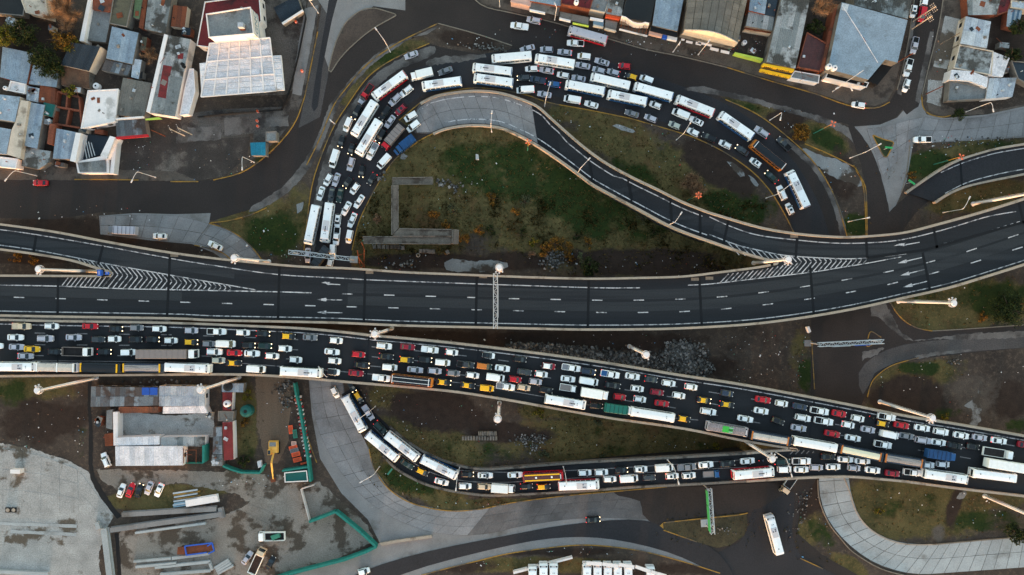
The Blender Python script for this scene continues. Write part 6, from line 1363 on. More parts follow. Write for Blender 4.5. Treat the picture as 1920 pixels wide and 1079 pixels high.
B('house', 'white stepped house at the top left corner', [(36, -14), (84, -14), (92, 34), (50, 24)], 5, 'cream', 'cream', .4); B('house', 'dark roofed house cut by the top left corner', [(-20, -14), (34, -14), (48, 6), (44, 30), (-20, 24)], 4, 'grey_wall', 'r_black', .3)
for (x, y, w_, d_, h_, pal, l) in [(60, 170, 12, 10, 3.4, 'r_tin', 'tiny tin roof between the narrow white roof and the cream wall'), (146, 168, 12, 9, 3, 'r_pale', 'tiny white roof below the tiled lean to'), (243, 150, 10, 8, 3, 'r_rust', 'tiny rusty roof below the small pale roof'), (246, 92, 0, 0, 0, '', ''), (271, 82, 10, 26, 3.2, 'r_olive', 'olive strip roof beside the bare brown bush'), (262, 140, 12, 12, 2.6, 'r_black', 'black felt roof at the back of the taupe roof'),
        (90, 228, 14, 10, 3, 'r_tin', 'tin roof patch left of the ruin foot'), (62, 262, 12, 18, 3.4, 'r_pale', 'pale roof patch beside the orange brick strip'), (155, 245, 14, 6, 3.2, 'r_taupe', 'taupe strip roof above the white frame building'), (186, 246, 16, 8, 3, 'r_rust', 'rusty roof by the arched awning'), (78, 302, 16, 10, 2.6, 'r_blue', 'small blue roof at the left pavement'), (112, 308, 16, 8, 2.6, 'r_tin', 'small tin roof on the pavement left of the white frame'),
        (20, 40, 16, 14, 4, 'r_stained', 'stained roof among the trees at the top left'), (95, 52, 8, 8, 3, 'r_tin', 'little tin roof under the bare orange tree'), (210, 96, 0, 0, 0, '', ''), (186, 94, 10, 14, 3, 'r_stained', 'narrow stained roof right of the dark blue house'), (300, 75, 0, 0, 0, '', ''), (338, 30, 26, 40, 3, 'r_rust', 'rust brown yard roof left of the maroon terrace'), (350, 58, 16, 14, 3.2, 'r_dark', 'dark roof left of the maroon terrace'),
        (1384, 70, 10, 8, 2.6, 'r_tin', 'tin roof at the top of the cluttered yard'), (1412, 94, 14, 8, 2, 'r_maroon', 'maroon shack in the cluttered dark yard'), (1556, 100, 0, 0, 0, '', ''), (1530, 80, 14, 10, 2.6, 'r_stained', 'small stained roof above the maroon flat roof'), (1885, 130, 14, 10, 3, 'r_tin', 'tin shed right of the white gable roof'), (1884, 84, 18, 10, 2.6, 'r_stained', 'stained shed beside the green hedge'), (1770, 176, 0, 0, 0, '', ''),
        (392, 778, 10, 8, 2.8, 'r_tin', 'tin hut right of the pale panelled roof'), (186, 790, 9, 16, 2.6, 'r_stained', 'stained hut left of the grey lean to'), (446, 722, 0, 0, 0, '', '')]:
    if w_: B('shed', l, [(x - w_ / 2, y - d_ / 2), (x + w_ / 2, y - d_ / 2 + w_ * .12), (x + w_ / 2 - d_ * .12, y + d_ / 2 + w_ * .12), (x - w_ / 2 - d_ * .12, y + d_ / 2)], h_ * 1.2, R.choice(('grey_wall', 'brick', 'cream')), (max(2, int(w_ / 7)), 1, pal))
slab_thing('roof_patch_sheet', 'maroon patch lying on the long stained white roof', 'roof patch', [(306, 122), (322, 125), (318, 143), (316, 144), (311, 185), (296, 182)], 3.86, .08, 'redbright'); slab_thing('roof_patch_sheet', 'small maroon patch by the dark drums on the long roof', 'roof patch', [(334, 101), (344, 100), (343, 111), (333, 110)], 3.86, .08, 'redbright')
# --- filling station
st = building('filling_station_office', 'white filling station office, maroon terrace behind a taller grey box', [(388, 28), (470, 15), (476, 64), (393, 71)], 10.5, 'white_wall', 'r_grey', .5)
back = building('office_terrace', 'maroon roof terrace behind the filling station office', [(385, 5), (486, -8), (490, 40), (472, 60), (398, 90), (370, 86)], 5.5, 'white_wall', 'redroof', .3, windows=1)
for tt, px, sz, hh, rz in (('GNC', (478, 57), 5.4, 8.0, 0),):
    cu = bpy.data.curves.new('lettering', 'FONT'); cu.body = tt; cu.size = 3.0; cu.extrude = .02; cu.materials.append(M['greyblue_ink'])
    tmp = bpy.data.objects.new('lettering', cu); COL.objects.link(tmp); bpy.context.view_layer.update()
    lm = bpy.data.meshes.new_from_object(tmp.evaluated_get(bpy.context.evaluated_depsgraph_get())); bpy.data.objects.remove(tmp); bpy.data.curves.remove(cu)
    lm.materials.clear(); lm.materials.append(M['greyblue_ink'])
    a, b = P(476, 64, 10.5), P(470, 15, 10.5); d = (b - a).normalized(); nn = Vector((d.y, -d.x, 0))
    p = a + d * .9 + nn * .06; p.z = 6.7
    lm.transform(Matrix(((d.x, 0, nn.x, p.x), (d.y, 0, nn.y, p.y), (0, 1, 0, p.z), (0, 0, 0, 1))))
    link('lettering', lm, st)
mb = MB(); a, b = P(476, 64, 10.5), P(470, 15, 10.5); d = (b - a).normalized(); nn = Vector((d.y, -d.x, 0))
for k in range(12): q = a + d * (.9 + k * .6) + nn * .04; mb.box((q.x, q.y, 5.6), (.42, .06, .5), math.atan2(d.y, d.x))
obj('small_sign', mb, M['greyblue_ink'], st)
tk = thing('rooftop_unit', 'grey box on rusty stand upon the filling station office roof', 'rooftop unit', P(452, 48, 10.5)); mb = MB(); p = P(452, 48, 12); mb.box((p.x, p.y, 11.8), (1.6, 1.3, 1.4)); obj('housing', mb, M['r_pale'][0], tk); mb = MB(); mb.box((p.x, p.y - .2, 10.8), (1.4, 1.5, .55)); obj('stand', mb, M['rust'], tk)
can = thing('filling_station_canopy', 'large white ribbed canopy of the filling station', 'canopy', P(450, 130, 0))
CP = [(393, 82), (506, 71), (510, 105), (527, 104), (533, 169), (378, 182), (374, 119), (395, 117)]; CZ = 6.2
mb = MB(); mb.prism([P(x, y, CZ) for x, y in CP], CZ - .7, CZ, bottom=True); obj('fascia', mb, M['white_wall'], can)
def cq(u, v): 
    a = (374 + (506 - 374) * 0 , 0)
    x0 = 393 - 16 * v; x1 = 506 + 12 * v; y0 = 82 + 100 * v; y1 = 71 + 100 * v
    return (x0 + (x1 - x0) * u, y0 + (y1 - y0) * u)
for r in range(9):
    for k in range(6):
        c4 = [P(*cq(u, v), CZ + .06) for u, v in ((k / 6 + .006, r / 9 + .006), ((k + 1) / 6 - .006, r / 9 + .006), ((k + 1) / 6 - .006, (r + 1) / 9 - .006), (k / 6 + .006, (r + 1) / 9 - .006))]
        sheets(can, c4, 1, 1, M['r_white'], 1, 'roof_panel', 4)
for c4 in ([(508, 106), (526, 105), (531, 167), (520, 168)], [(376, 120), (393, 118), (392, 180), (380, 181)]):
    for r in range(5):
        q = lambda u, v: tuple((c4[0][i] * (1 - u) + c4[1][i] * u) * (1 - v) + (c4[3][i] * (1 - u) + c4[2][i] * u) * v for i in (0, 1))
        sheets(can, [P(*q(u, v), CZ + .05) for u, v in ((0, r / 5 + .01), (1, r / 5 + .01), (1, (r + 1) / 5 - .01), (0, (r + 1) / 5 - .01))], 1, 1, M['r_white'], 1, 'roof_panel', 3)
for k in range(7): mb = MB(); mb.rail([P(*cq(k / 6, 0), CZ + .2), P(*cq(k / 6, 1), CZ + .2)], .3, .24, -.1); obj('roof_beam', mb, M['white_wall'], can)
for v in (0, .34, .68, 1): mb = MB(); mb.rail([P(*cq(0, v), CZ + .2), P(*cq(1, v), CZ + .2)], .3, .26, -.1); obj('roof_beam', mb, M['white_wall'], can)
for x, y in ((400, 100), (450, 95), (500, 90), (392, 165), (450, 160), (515, 155)):
    mb = MB(); p = P(x, y, 3); mb.tube((p.x, p.y, 0), (p.x, p.y, CZ - .6), .25, .25, 8); obj('column', mb, M['white_wall'], can)
B('service_kiosk', 'dark ribbed canopy of the small kiosk right of the filling station', [(513, 15), (556, -8), (566, 18), (528, 43)], 4, 'grey_wall', (6, 2, 'r_dark', 1)); slab_thing('kiosk_fascia', 'white fascia bar on the dark ribbed kiosk canopy', 'fascia', [(528, 43), (567, 18), (569, 21), (530, 46)], 4.3, .6, 'white_wall')
B('annex', 'white annex strip between the stained warehouse and the canopy', [(346, 170), (356, 130), (363, 130), (366, 172), (354, 214), (338, 216)], 4.0, 'white_wall', 'r_white', .2)
B('kiosk', 'bright blue flat roofed kiosk on the green corner', [(469, 268), (498, 267), (498, 292), (471, 292)], 3, 'grey_wall', (3, 2, 'r_kiosk')); 
B('kiosk', 'grey roofed kiosk beside the bright blue kiosk', [(499, 248), (518, 247), (518, 264), (499, 265)], 3, 'grey_wall', 'r_grey', .15)
# --- shops along the upper avenue
B('shop', 'pale pink shop corner at the top edge by the checkered floor', [(962, -14), (1000, -14), (994, 12), (958, 4)], 4, 'pink', 'pink', .3)
B('shop', 'grey shop roof with a dark awning right of the checkered floor', [(1000, -14), (1055, -14), (1051, 12), (994, 2)], 5, 'brick', (6, 1, 'r_blue')); slab_thing('shop_awning', 'dark panelled awning before the first grey shop', 'awning', [(994, 4), (1050, 14), (1047, 30), (992, 17)], 3.2, .2, 'r_grey' if False else 'grey_wall')
B('shop', 'maroon roof with a white tank at the top edge', [(1054, -14), (1115, -14), (1106, 18), (1052, 8)], 6, 'brick', 'redroof', .3)
slab_thing('shop_awning', 'two panel grey awning under the maroon roof', 'awning', [(1050, 22), (1104, 33), (1103, 47), (1049, 33)], 3.4, .2, 'grey_wall')
B('shop', 'stepped ochre shop front right of the maroon roof', [(1110, -6), (1142, 0), (1134, 24), (1106, 18)], 5, 'cream', 'r_grey', .3)
B('shop', 'pale blue roof with black smudges', [(1142, -14), (1174, -14), (1165, 31), (1136, 26)], 5.5, 'brick', (3, 2, 'r_stained'))
for i, (p4, l, m_) in enumerate([([(1107, 32), (1132, 37), (1131, 41), (1106, 36)], 'white fascia under the ochre shop front', 'white_wall'), ([(1136, 28), (1163, 33), (1162, 37), (1135, 33)], 'red sign band under the smudged blue roof', 'orange'), ([(1113, 46), (1132, 50), (1131, 53), (1112, 49)], 'cream fascia edge over the parked red bus', 'cream'), ([(1134, 52), (1155, 57), (1154, 60), (1133, 55)], 'cream fascia edge right of the parked red bus', 'cream'), ([(993, 17), (1022, 23), (1022, 26), (993, 20)], 'white sign board at the first grey shop', 'white_wall'), ([(1049, 33), (1070, 38), (1070, 41), (1049, 36)], 'white sign board at the two panel awning', 'white_wall'), ([(1074, 42), (1104, 48), (1104, 50), (1074, 44)], 'greenish sign board at the two panel awning', 'green_wall')]):
    slab_thing('sign_board', l, 'sign board', p4, 3.7, 1.0, m_)
slab_thing('shop_awning', 'grey awning under the red sign band', 'awning', [(1135, 37), (1158, 42), (1155, 57), (1134, 52)], 3.0, .15, 'grey_wall'); slab_thing('shop_awning', 'dark blue awning left of the red sign band', 'awning', [(1113, 37), (1132, 41), (1131, 50), (1112, 47)], 3.0, .15, 'greyblue_ink')
hall = building('black_hall', 'black roofed hall behind a curved white front', [(1177, -14), (1231, -14), (1220, 43), (1166, 33)], 6, 'grey_wall', 'r_black', .0)
mb = MB(); tops = [(1165, 31), (1173, 33), (1180, 38), (1188, 43), (1196, 45), (1204, 45), (1210, 43), (1217, 45)]
for z_, dz in ((6.6, 0),):
    up = [P(x, y, 7.4) for x, y in tops]; lo = [Vector((p.x * 1.004, p.y - .25, 4.6)) for p in up]
    vs_ = up + lo; n = len(up); mb.add(vs_, [(i, n + i, n + i + 1, i + 1) for i in range(n - 1)] + [(i, i + 1, n + i + 1, n + i) for i in range(n - 1)])
    up2 = [p + Vector((0, .25, 0)) for p in up]; mb.add(up + up2, [(i, i + 1, n + i + 1, n + i) for i in range(n - 1)])
obj('curved_front', mb, M['white_wall'], hall)
for k in range(8):
    mb = MB(); a = P(1164 + 6.6 * k, 52 + 2.2 * k, 3.6); mb.tube(a, a + Vector((0, 1.6, 2.6)), .06, .06, 5); obj('front_strut', mb, M['rust'], hall)
mb = MB(); mb.rail([P(1161, 56, 3.4), P(1213, 69, 3.4)], .4, .5); obj('front_gutter', mb, M['white_wall'], hall)
B('hall', 'light blue sheet roof between the black hall and the vaulted hall', [(1232, -14), (1284, -14), (1270, 59), (1223, 48)], 6, 'grey_wall', (7, 1, 'r_blue')); slab_thing('roof_apron', 'dark gutter roof below the light blue sheet roof', 'roof apron', [(1221, 48), (1270, 59), (1269, 70), (1219, 58)], 4.6, .3, 'r_dark' if False else 'joint')
for i, (x0, x1, y0, y1, m_, l) in enumerate([(1218, 1242, 58, 64, 'pink', 'pink and white sign board'), (1243, 1251, 65, 67, 'sign_blue', 'small blue sign board'), (1252, 1270, 67, 71, 'white_wall', 'white ragged sign board')]):
    slab_thing('sign_board', f'{l} before the light blue sheet roof', 'sign board', [(x0, y0), (x1, y1), (x1 - 1, y1 + 6), (x0 - 1, y0 + 6)], 3.8, 1.2, m_)
# barrel vault
va = thing('vaulted_hall', 'large grey barrel vaulted hall with a bright curved gable', 'building', P(1340, 30, 0))
WALL = [P(x, y, 6) for x, y in [(1291, -14), (1404, -14), (1383, 80), (1283, 56)]]
mb = MB(); mb.prism(WALL, 0, 6); obj('wall', mb, M['grey_wall'], va)
def vq(u, v):
    a = lerpv(WALL[0], WALL[1], u); b = lerpv(WALL[3], WALL[2], u); p = lerpv(a, b, v); return p + Vector((0, 0, .05 + 3.0 * math.sin(math.pi * min(1, max(0, u * .96 + .02)))))
for k in range(8):
    for r in range(7):
        mb = MB(); us = [(k + j / 4) / 8 for j in range(5)]; e = .004
        vs_ = [vq(min(.999, max(.001, u + (e if j == 0 else -e if j == 4 else 0))), r / 7 + .002) for j, u in enumerate(us)] + [vq(min(.999, max(.001, u + (e if j == 0 else -e if j == 4 else 0))), (r + 1) / 7 - .002) for j, u in enumerate(us)]
        mb.add(vs_, [(j + 1, j, 5 + j, 6 + j) for j in range(4)]); o = obj('roof_sheet', mb, R.choice(M['r_taupe']), va)
        o.data.flip_normals()
mb = MB(); n = 17; base = [lerpv(WALL[3], WALL[2], i / (n - 1)) + Vector((0, -.3, 0)) for i in range(n)]
up = [p + Vector((0, 0, .2 + 3.2 * math.sin(math.pi * i / (n - 1)))) for i, p in enumerate(base)]; lo = [Vector((p.x, p.y, 3)) for p in base]
mb.add(up + lo, [(i, n + i, n + i + 1, i + 1) for i in range(n - 1)]); up2 = [p + Vector((0, .3, 0)) for p in up]; mb.add(up + up2, [(i, i + 1, n + i + 1, n + i) for i in range(n - 1)])
obj('gable', mb, M['cream'], va)
for k, (x, y, w_, d_) in enumerate([(1281, 74, 6, 3), (1293, 78, 12, 4), (1310, 81, 10, 5), (1322, 80, 26, 4), (1340, 91, 16, 5), (1360, 96, 16, 5)]):
    slab_thing('awning', f"white awning, {ORD[k]} from the left before the vaulted hall", 'awning', [(x - w_ / 2, y - d_ / 2), (x + w_ / 2, y - d_ / 2 + w_ * .22), (x + w_ / 2 - 1, y + d_ / 2 + w_ * .22), (x - w_ / 2 - 1, y + d_ / 2)], 3, .12, 'white_wall', 'white awnings before the vaulted hall')
B('house', 'light blue roof right of the vaulted hall at the top edge', [(1408, -14), (1440, -14), (1434, 27), (1404, 20)], 5, 'brick', (4, 1, 'r_blue')); B('house', 'dark flat roof at the top edge right of the light blue roof', [(1441, -14), (1461, -14), (1452, 32), (1435, 28)], 4.4, 'grey_wall', 'r_dark')
B('house', 'white and red patched roof beside the round dish', [(1404, 22), (1452, 33), (1448, 58), (1398, 49)], 4.2, 'grey_wall', (5, 1, 'r_stained')); B('yard_wall', 'ochre wall above the cluttered dark yard', [(1397, 51), (1449, 61), (1448, 64), (1396, 55)], 3, 'cream', 'rust', cat='wall')
slab_thing('front_wall', 'lime green front wall of the cluttered dark yard', 'wall', [(1378, 98), (1431, 110), (1430, 115), (1377, 101)], 2.0, 2.0, 'green_wall')
B('long_house', 'long grey stained roof above the yellow sign boards', [(1468, -14), (1520, -8), (1491, 129), (1437, 117)], 5.5, 'grey_wall', (5, 4, 'r_stained'))
yb = thing('sign_board', 'upper yellow sign board at the long grey house', 'sign board', P(1460, 125, 3)); 
def fascia(t, a, b, z, h, m_, txt=0):
    A, Bv = P(*a, z), P(*b, z); d = (Bv - A).normalized(); an = math.atan2(d.y, d.x); nn = Vector((d.y, -d.x, 0)); nn = nn if nn.y < 0 else -nn; ce = (A + Bv) / 2
    mb = MB(); mb.box((ce.x, ce.y, z - h / 2), ((Bv - A).length, .7, h), an); obj('board', mb, M[m_], t)
    mb = MB(); x = .8; L = (Bv - A).length
    while x < L - 1.0 and txt:
        if R.random() < .85:
            q = A + d * x + nn * .36; w_ = R.choice((.16, .3, .42)); mb.box((q.x, q.y, z - h * .5), (w_, .05, h * .5), an)
        x += .55
    if txt: obj('lettering', mb, M['ink'], t)
fascia(yb, (1431, 121), (1489, 132), 4.4, 1.9, 'yellow_sign', 1)
yb = thing('sign_board', 'lower yellow sign board over the pavement', 'sign board', P(1455, 135, 3)); fascia(yb, (1426, 131), (1483, 144), 3.4, 1.2, 'yellow_sign', 1)
B('house', 'maroon flat roof left of the big grey warehouse', [(1513, 62), (1552, 84), (1537, 134), (1495, 126)], 4.5, 'brick', (1, 1, 'r_maroon'), .3)
B('warehouse', 'big plain grey warehouse roof with a cut corner', [(1578, 4), (1702, 38), (1683, 118), (1660, 112), (1628, 150), (1552, 130)], 7.5, 'grey_wall', 'r_blue', windows=0)
wt = bpy.data.objects['warehouse.002'] if 'warehouse.002' in bpy.data.objects else t
mb = MB(); mb.rail([P(1580, 12, 6.46), P(1612, 62, 6.46), P(1646, 118, 6.46)], .16, .06); obj('ridge_strip', mb, M['r_white'][0], wt)
mb = MB(); mb.prism([P(x, y, 6.5) for x, y in [(1579, 6), (1592, 9), (1588, 22), (1577, 18)]], 6.44, 6.5); obj('roof_patch', mb, M['r_pale'][1], wt)
B('brick_wall', 'long orange brick wall left of the big grey warehouse', [(1566, 8), (1571, 9), (1545, 132), (1539, 131)], 5, 'brick', 'brick', cat='wall')
mb = MB(); W = [P(x, y, 3) for x, y in [(1628, 152), (1660, 115), (1676, 122), (1645, 160)]]; mb.prism(W, 0, 3); t = thing('entrance_porch', 'dark entrance porch in the cut corner of the warehouse', 'porch', W[0]); obj('porch_roof', mb, M['dark'], t)
B('shop', 'low white fronted shop strip below the big grey warehouse', [(1552, 136), (1628, 156), (1624, 164), (1548, 146)], 4, 'white_wall', 'dark', .2)
B('shed', 'white corrugated roof above the big grey warehouse', [(1600, -12), (1712, -12), (1702, 36), (1602, 10)], 5.5, 'grey_wall', (10, 1, 'r_stained'))
B('house', 'grey block with a white fascia right of the maroon roof', [(1490, 134), (1536, 142), (1534, 156), (1482, 146)], 3.4, 'white_wall', 'r_grey', .2)
# --- upper right block
B('house', 'red walled white roof at the top right edge', [(1812, -14), (1880, -14), (1868, 28), (1815, 29)], 5, 'brick', (6, 1, 'r_stained'))
B('house', 'white flat roof with a black stain right of the side street', [(1811, 31), (1858, 41), (1850, 91), (1800, 82)], 5.5, 'cream', (4, 2, 'r_pale'), windows=1)
B('house', 'streaky grey flat roof below the stained white roof', [(1799, 85), (1861, 97), (1858, 141), (1788, 128)], 5, 'cream', M['r_stained'] and 'r_stained', .3, windows=1)
B('house', 'angled white roof in two panels at the street corner', [(1784, 131), (1822, 134), (1853, 146), (1850, 165), (1818, 152), (1780, 150)], 5.5, 'white_wall', 'r_white', windows=1)
B('house', 'grey walled yard building below the angled white roof', [(1780, 152), (1850, 166), (1846, 186), (1776, 190)], 3.5, 'grey_wall', 'r_grey', .5)
B('house', 'white gable roof right of the streaky grey roof', [(1861, 97), (1893, 109), (1880, 145), (1853, 142)], 5, 'white_wall', (3, 1, 'r_white')); B('house', 'broad pale roof at the lower end of the right block', [(1855, 147), (1906, 146), (1898, 182), (1848, 186)], 4.5, 'white_wall', (5, 1, 'r_pale'))
B('shed', 'blue and white striped awning roof at the right edge', [(1890, 17), (1917, 20), (1908, 55), (1887, 50)], 4, 'brick', (6, 1, 'r_cfp'), cat='awning'); B('house', 'brown red roof at the right edge beside the striped awning', [(1874, -14), (1900, -10), (1888, 22), (1870, 28)], 4.5, 'brick', 'redroof', .2); B('house', 'pale corner house at the top right edge', [(1896, 2), (1940, 6), (1934, 20), (1896, 14)], 5, 'cream', 'r_pale', .2); B('house', 'dark flat roof at the right edge below the hedge', [(1896, 115), (1960, 122), (1950, 170), (1908, 148)], 4, 'grey_wall', 'r_dark', .3)
# --- workshops bottom left
B('workshop', 'tin roof of many grey sheets with two blue ones', [(171, 725), (298, 727), (296, 761), (170, 763)], 4.2, 'grey_wall', (14, 2, 'r_tin'), windows=1)
bl = thing('blue_roof_patch', 'pair of blue sheets lying on the grey tin roof', 'roof sheet', P(281, 734, 2.6))
for x0, x1 in ((266, 280), (281, 295)):
    mb = MB(); mb.prism([P(x, y, 2.85) for x, y in ((x0, 727), (x1, 727), (x1, 741), (x0, 741))], 2.75, 2.85, bottom=True); obj('sheet', mb, M['sign_blue'], bl)
B('workshop', 'square pale panelled roof under the mast', [(299, 724), (384, 725), (384, 762), (298, 762)], 5, 'white_wall', (8, 2, 'r_pale'), windows=1); B('lean_to', 'white sloping strip below the pale panelled roof', [(306, 763), (384, 762), (390, 775), (305, 776)], [4.6, 4.6, 4.3, 4.3], 'white_wall', (7, 1, 'r_white'))
B('lean_to', 'red sloping strip below the grey tin roof', [(223, 763), (297, 763), (297, 774), (221, 775)], [4, 4, 2.8, 2.8], 'brick', (8, 1, 'r_rust'))
B('wall_block', 'narrow white wall building left of the puddled yard', [(212, 773), (221, 773), (221, 835), (213, 836)], 4.5, 'white_wall', 'white_wall', cat='wall')
B('lean_to', 'grey lean to behind the narrow white wall', [(200, 770), (211, 768), (211, 806), (199, 803)], 3, 'grey_wall', 'r_grey'); B('lean_to', 'red stained hut left of the big white workshop', [(196, 815), (212, 812), (212, 836), (197, 837)], 3, 'brick', (3, 1, 'r_rust'))
B('workshop', 'upper row of the big white workshop roofs', [(216, 821), (299, 818), (299, 834), (216, 836)], 4.8, 'white_wall', (8, 1, 'r_white')); B('workshop', 'long white sheet roof at the yard edge', [(216, 837), (343, 837), (343, 873), (217, 874)], [5, 5, 4.9, 4.9], 'white_wall', (14, 1, 'r_white'), windows=1)
B('workshop', 'pale mossy roof right of the white workshop row', [(302, 820), (385, 819), (384, 838), (301, 836)], 4.2, 'white_wall', (8, 1, 'r_stained')); 
op = thing('open_pen', 'unroofed pen with brown beams and a teal side', 'pen', P(362, 856, 0))
for a, b in (((344, 840), (344, 868)), ((352, 845), (352, 868)), ((345, 844), (368, 844)), ((345, 853), (360, 853)), ((368, 844), (368, 868))):
    mb = MB(); mb.rail([P(*a, 3), P(*b, 3)], .14, .16, R.uniform(0, .05)); obj('beam', mb, M['rust'], op)
mb = MB(); mb.prism([P(x, y, 3.2) for x, y in ((379, 836), (384, 835), (383, 868), (379, 870))], 0, 3.2); obj('teal_side', mb, M['teal'], op)
mb = MB(); mb.rail([P(344, 869, 1.5), P(380, 869, 1.5)], .15, 1.5, -1.5); obj('teal_rail', mb, M['teal'], op)
B('storehouse', 'long maroon roof with a white edge beside the yard track', [(417, 792), (436, 791), (438, 862), (420, 864)], 4.5, 'white_wall', 'redbright'); B('storehouse', 'grey sheet roofs left of the long maroon roof', [(400, 802), (416, 801), (417, 852), (399, 852)], 3.8, 'grey_wall', (3, 3, 'r_tin')); B('storehouse', 'pale sheet roof at the foot of the maroon roof', [(397, 853), (417, 853), (417, 874), (397, 874)], 3.6, 'grey_wall', (3, 1, 'r_stained'))
B('storehouse', 'small maroon roof carrying a white tank', [(417, 736), (436, 736), (434, 770), (418, 770)], 4, 'white_wall', 'redbright'); B('storehouse', 'taupe flat roof between the two maroon roofs', [(410, 772), (438, 772), (436, 789), (410, 789)], 4, 'grey_wall', 'r_taupe', .2); B('shed', 'grey roof with a round black tank near the motorway edge', [(416, 719), (457, 719), (456, 736), (416, 735)], 4, 'grey_wall', (5, 1, 'r_blue'))
for a in [(424, 758, 2.6, 1.0, 1.4, 'round white tank on the small maroon roof'), (460, 772, 0, 1.8, 2.6, 'large round green tank on the weeds', 'teal_dk'), (426, 726, 2.55, 1.3, 1.0, 'round black tank on the grey roof near the motorway', 'r_k'), (179, 161, 1.0, .95, 1.5, 'white tank in a brick box beside the lean to'), (1081, 3, 5.2, .7, 1.4, 'white tank on the maroon roof at the top edge'), (1556, 124, 6.5, .8, 1.4, 'left one of two white tanks on the warehouse roof'), (1566, 127, 6.5, .8, 1.4, 'right one of two white tanks on the warehouse roof'), (1397, 79, 0, .7, 1.5, 'white tank in the cluttered dark yard'), (8, 165, 2.9, .6, 1.2, 'white tank at the far left house'), (341, 120, 3.85, .5, .9, 'upper dark drum on the long stained roof', 'joint'), (343, 124, 3.85, .5, .9, 'lower dark drum on the long stained roof', 'joint')]:
    M['r_k'] = M['r_black'][0]; tank(*a[:6], *(a[6:] or ()))
# depot at the bottom edge
B('depot_wall', 'low graffiti wall left of the bus depot', [(962, 1073), (1073, 1045), (1074, 1048), (963, 1077)], 2.4, 'white_wall', 'white_wall', cat='wall')
for k, (a, b) in enumerate([((1100, 1053), (1129, 1056)), ((1130, 1055), (1160, 1060)), ((1161, 1056), (1190, 1062)), ((1192, 1060), (1220, 1070)), ((1222, 1070), (1250, 1079))]):
    slab_thing('depot_canopy', f"white panel, {ORD[k]} from the left over the bus depot gate", 'panel', [a, (b[0], b[1] - 1), (b[0] - 1, b[1] + 6), (a[0] - 1, a[1] + 6)], 3.5, .3, 'white_wall', 'white panels over the depot gate')
# ------------------------------------------------------------------ fences, yard goods
def fence(name, label, pts, h, m, wd=.22, posts=0, step=3.0, z=0.0):
    W = [P(x, y, z) for x, y in pts]; t = thing(name, label, 'fence', W[0])
    for a, b in zip(W, W[1:]):
        L = (b - a).length; n = max(1, int(L / step))
        for i in range(n):
            p, q = lerpv(a, b, i / n), lerpv(a, b, (i + 1) / n); d = (q - p).normalized() * .03
            mb = MB(); mb.rail([p + d, q - d], wd, h + R.uniform(-.06, .06)); obj('panel', mb, M[m], t)
            if posts: mb = MB(); mb.tube(p, p + Vector((0, 0, h + .15)), .09, .09, 6); obj('post', mb, M['steel'], t)
    return t
fence('teal_fence', 'long teal site fence beside the concrete road', [(556, 717), (560, 740), (566, 765), (572, 800), (580, 850), (586, 900)], 2.4, 'teal', .6); fence('teal_fence', 'teal fence round the weedy strip by the maroon roof', [(423, 871), (440, 878), (456, 883), (492, 884), (499, 869)], 2.2, 'teal', .5)
fence('teal_fence', 'short teal fence above the teal shed', [(533, 880), (560, 876), (582, 873)], 2.2, 'teal', .5); fence('teal_fence', 'teal fence round the triangular yard at the road fork', [(583, 975), (610, 965), (632, 956), (640, 962), (680, 995), (708, 1021), (690, 1030), (650, 1045), (600, 1058), (545, 1072), (515, 1082)], 2.2, 'teal', .7)
wf = fence('lattice_fence', 'white lattice fence between the teal shed and the road fork', [(592, 907), (567, 915), (575, 945), (583, 974)], 1.8, 'lamp', .12, 1)
sh = building('site_shed', 'teal roofed shed with a white edge at the yard corner', [(534, 887), (575, 883), (577, 902), (535, 904)], 3, 'white_wall', 'teal_dk', .25)
fence('railing', 'thin black railing of the filling station forecourt', [(372, 221), (420, 216), (530, 207), (545, 170), (560, 110), (575, 35), (568, 12)], 1.2, 'joint', .1)
# red and white barriers against the teal fence
bx = [(558, 744, 'white_wall'), (557, 751, 'orange'), (559, 757, 'white_wall'), (561, 763, 'red'), (562, 769, 'white_wall'), (563, 777, 'white_wall'), (564, 785, 'red'), (565, 792, 'white_wall'), (566, 798, 'red'), (567, 804, 'white_wall'), (568, 810, 'red'), (569, 816, 'red'), (570, 822, 'white_wall'), (571, 829, 'white_wall'), (573, 836, 'white_wall'), (574, 842, 'white_wall'), (575, 848, 'red'), (576, 856, 'white_wall')]
cw = 0
for i, (x, y, m_) in enumerate(bx):
    p = P(x, y, 1.0); cn = {'white_wall': 'white', 'red': 'red', 'orange': 'orange'}[m_]
    t = thing('road_barrier', f"{cn} plastic barrier, {ORD[i]} from the top in the row along the teal fence", 'barrier', (p.x, p.y, 0), 'plastic barriers along the teal fence')
    mb = MB(); an = -.15; rr = []
    for s in (-.95, -.9, .9, .95):
        w_ = .24 if abs(s) < .92 else .2
        rr.append([(p.x + s * math.cos(an) - yy * math.sin(an), p.y + s * math.sin(an) + yy * math.cos(an), zz) for yy, zz in ((-w_ * 1.5, 0), (-w_ * 1.3, .3), (-w_ * .6, .95), (w_ * .6, .95), (w_ * 1.3, .3), (w_ * 1.5, 0))])
    mb.loft(rr); obj('body', mb, M[m_], t)
    mb = MB(); mb.box((p.x, p.y, .98), (1.5, .1, .06), an); obj('ridge', mb, M['parapet'], t)
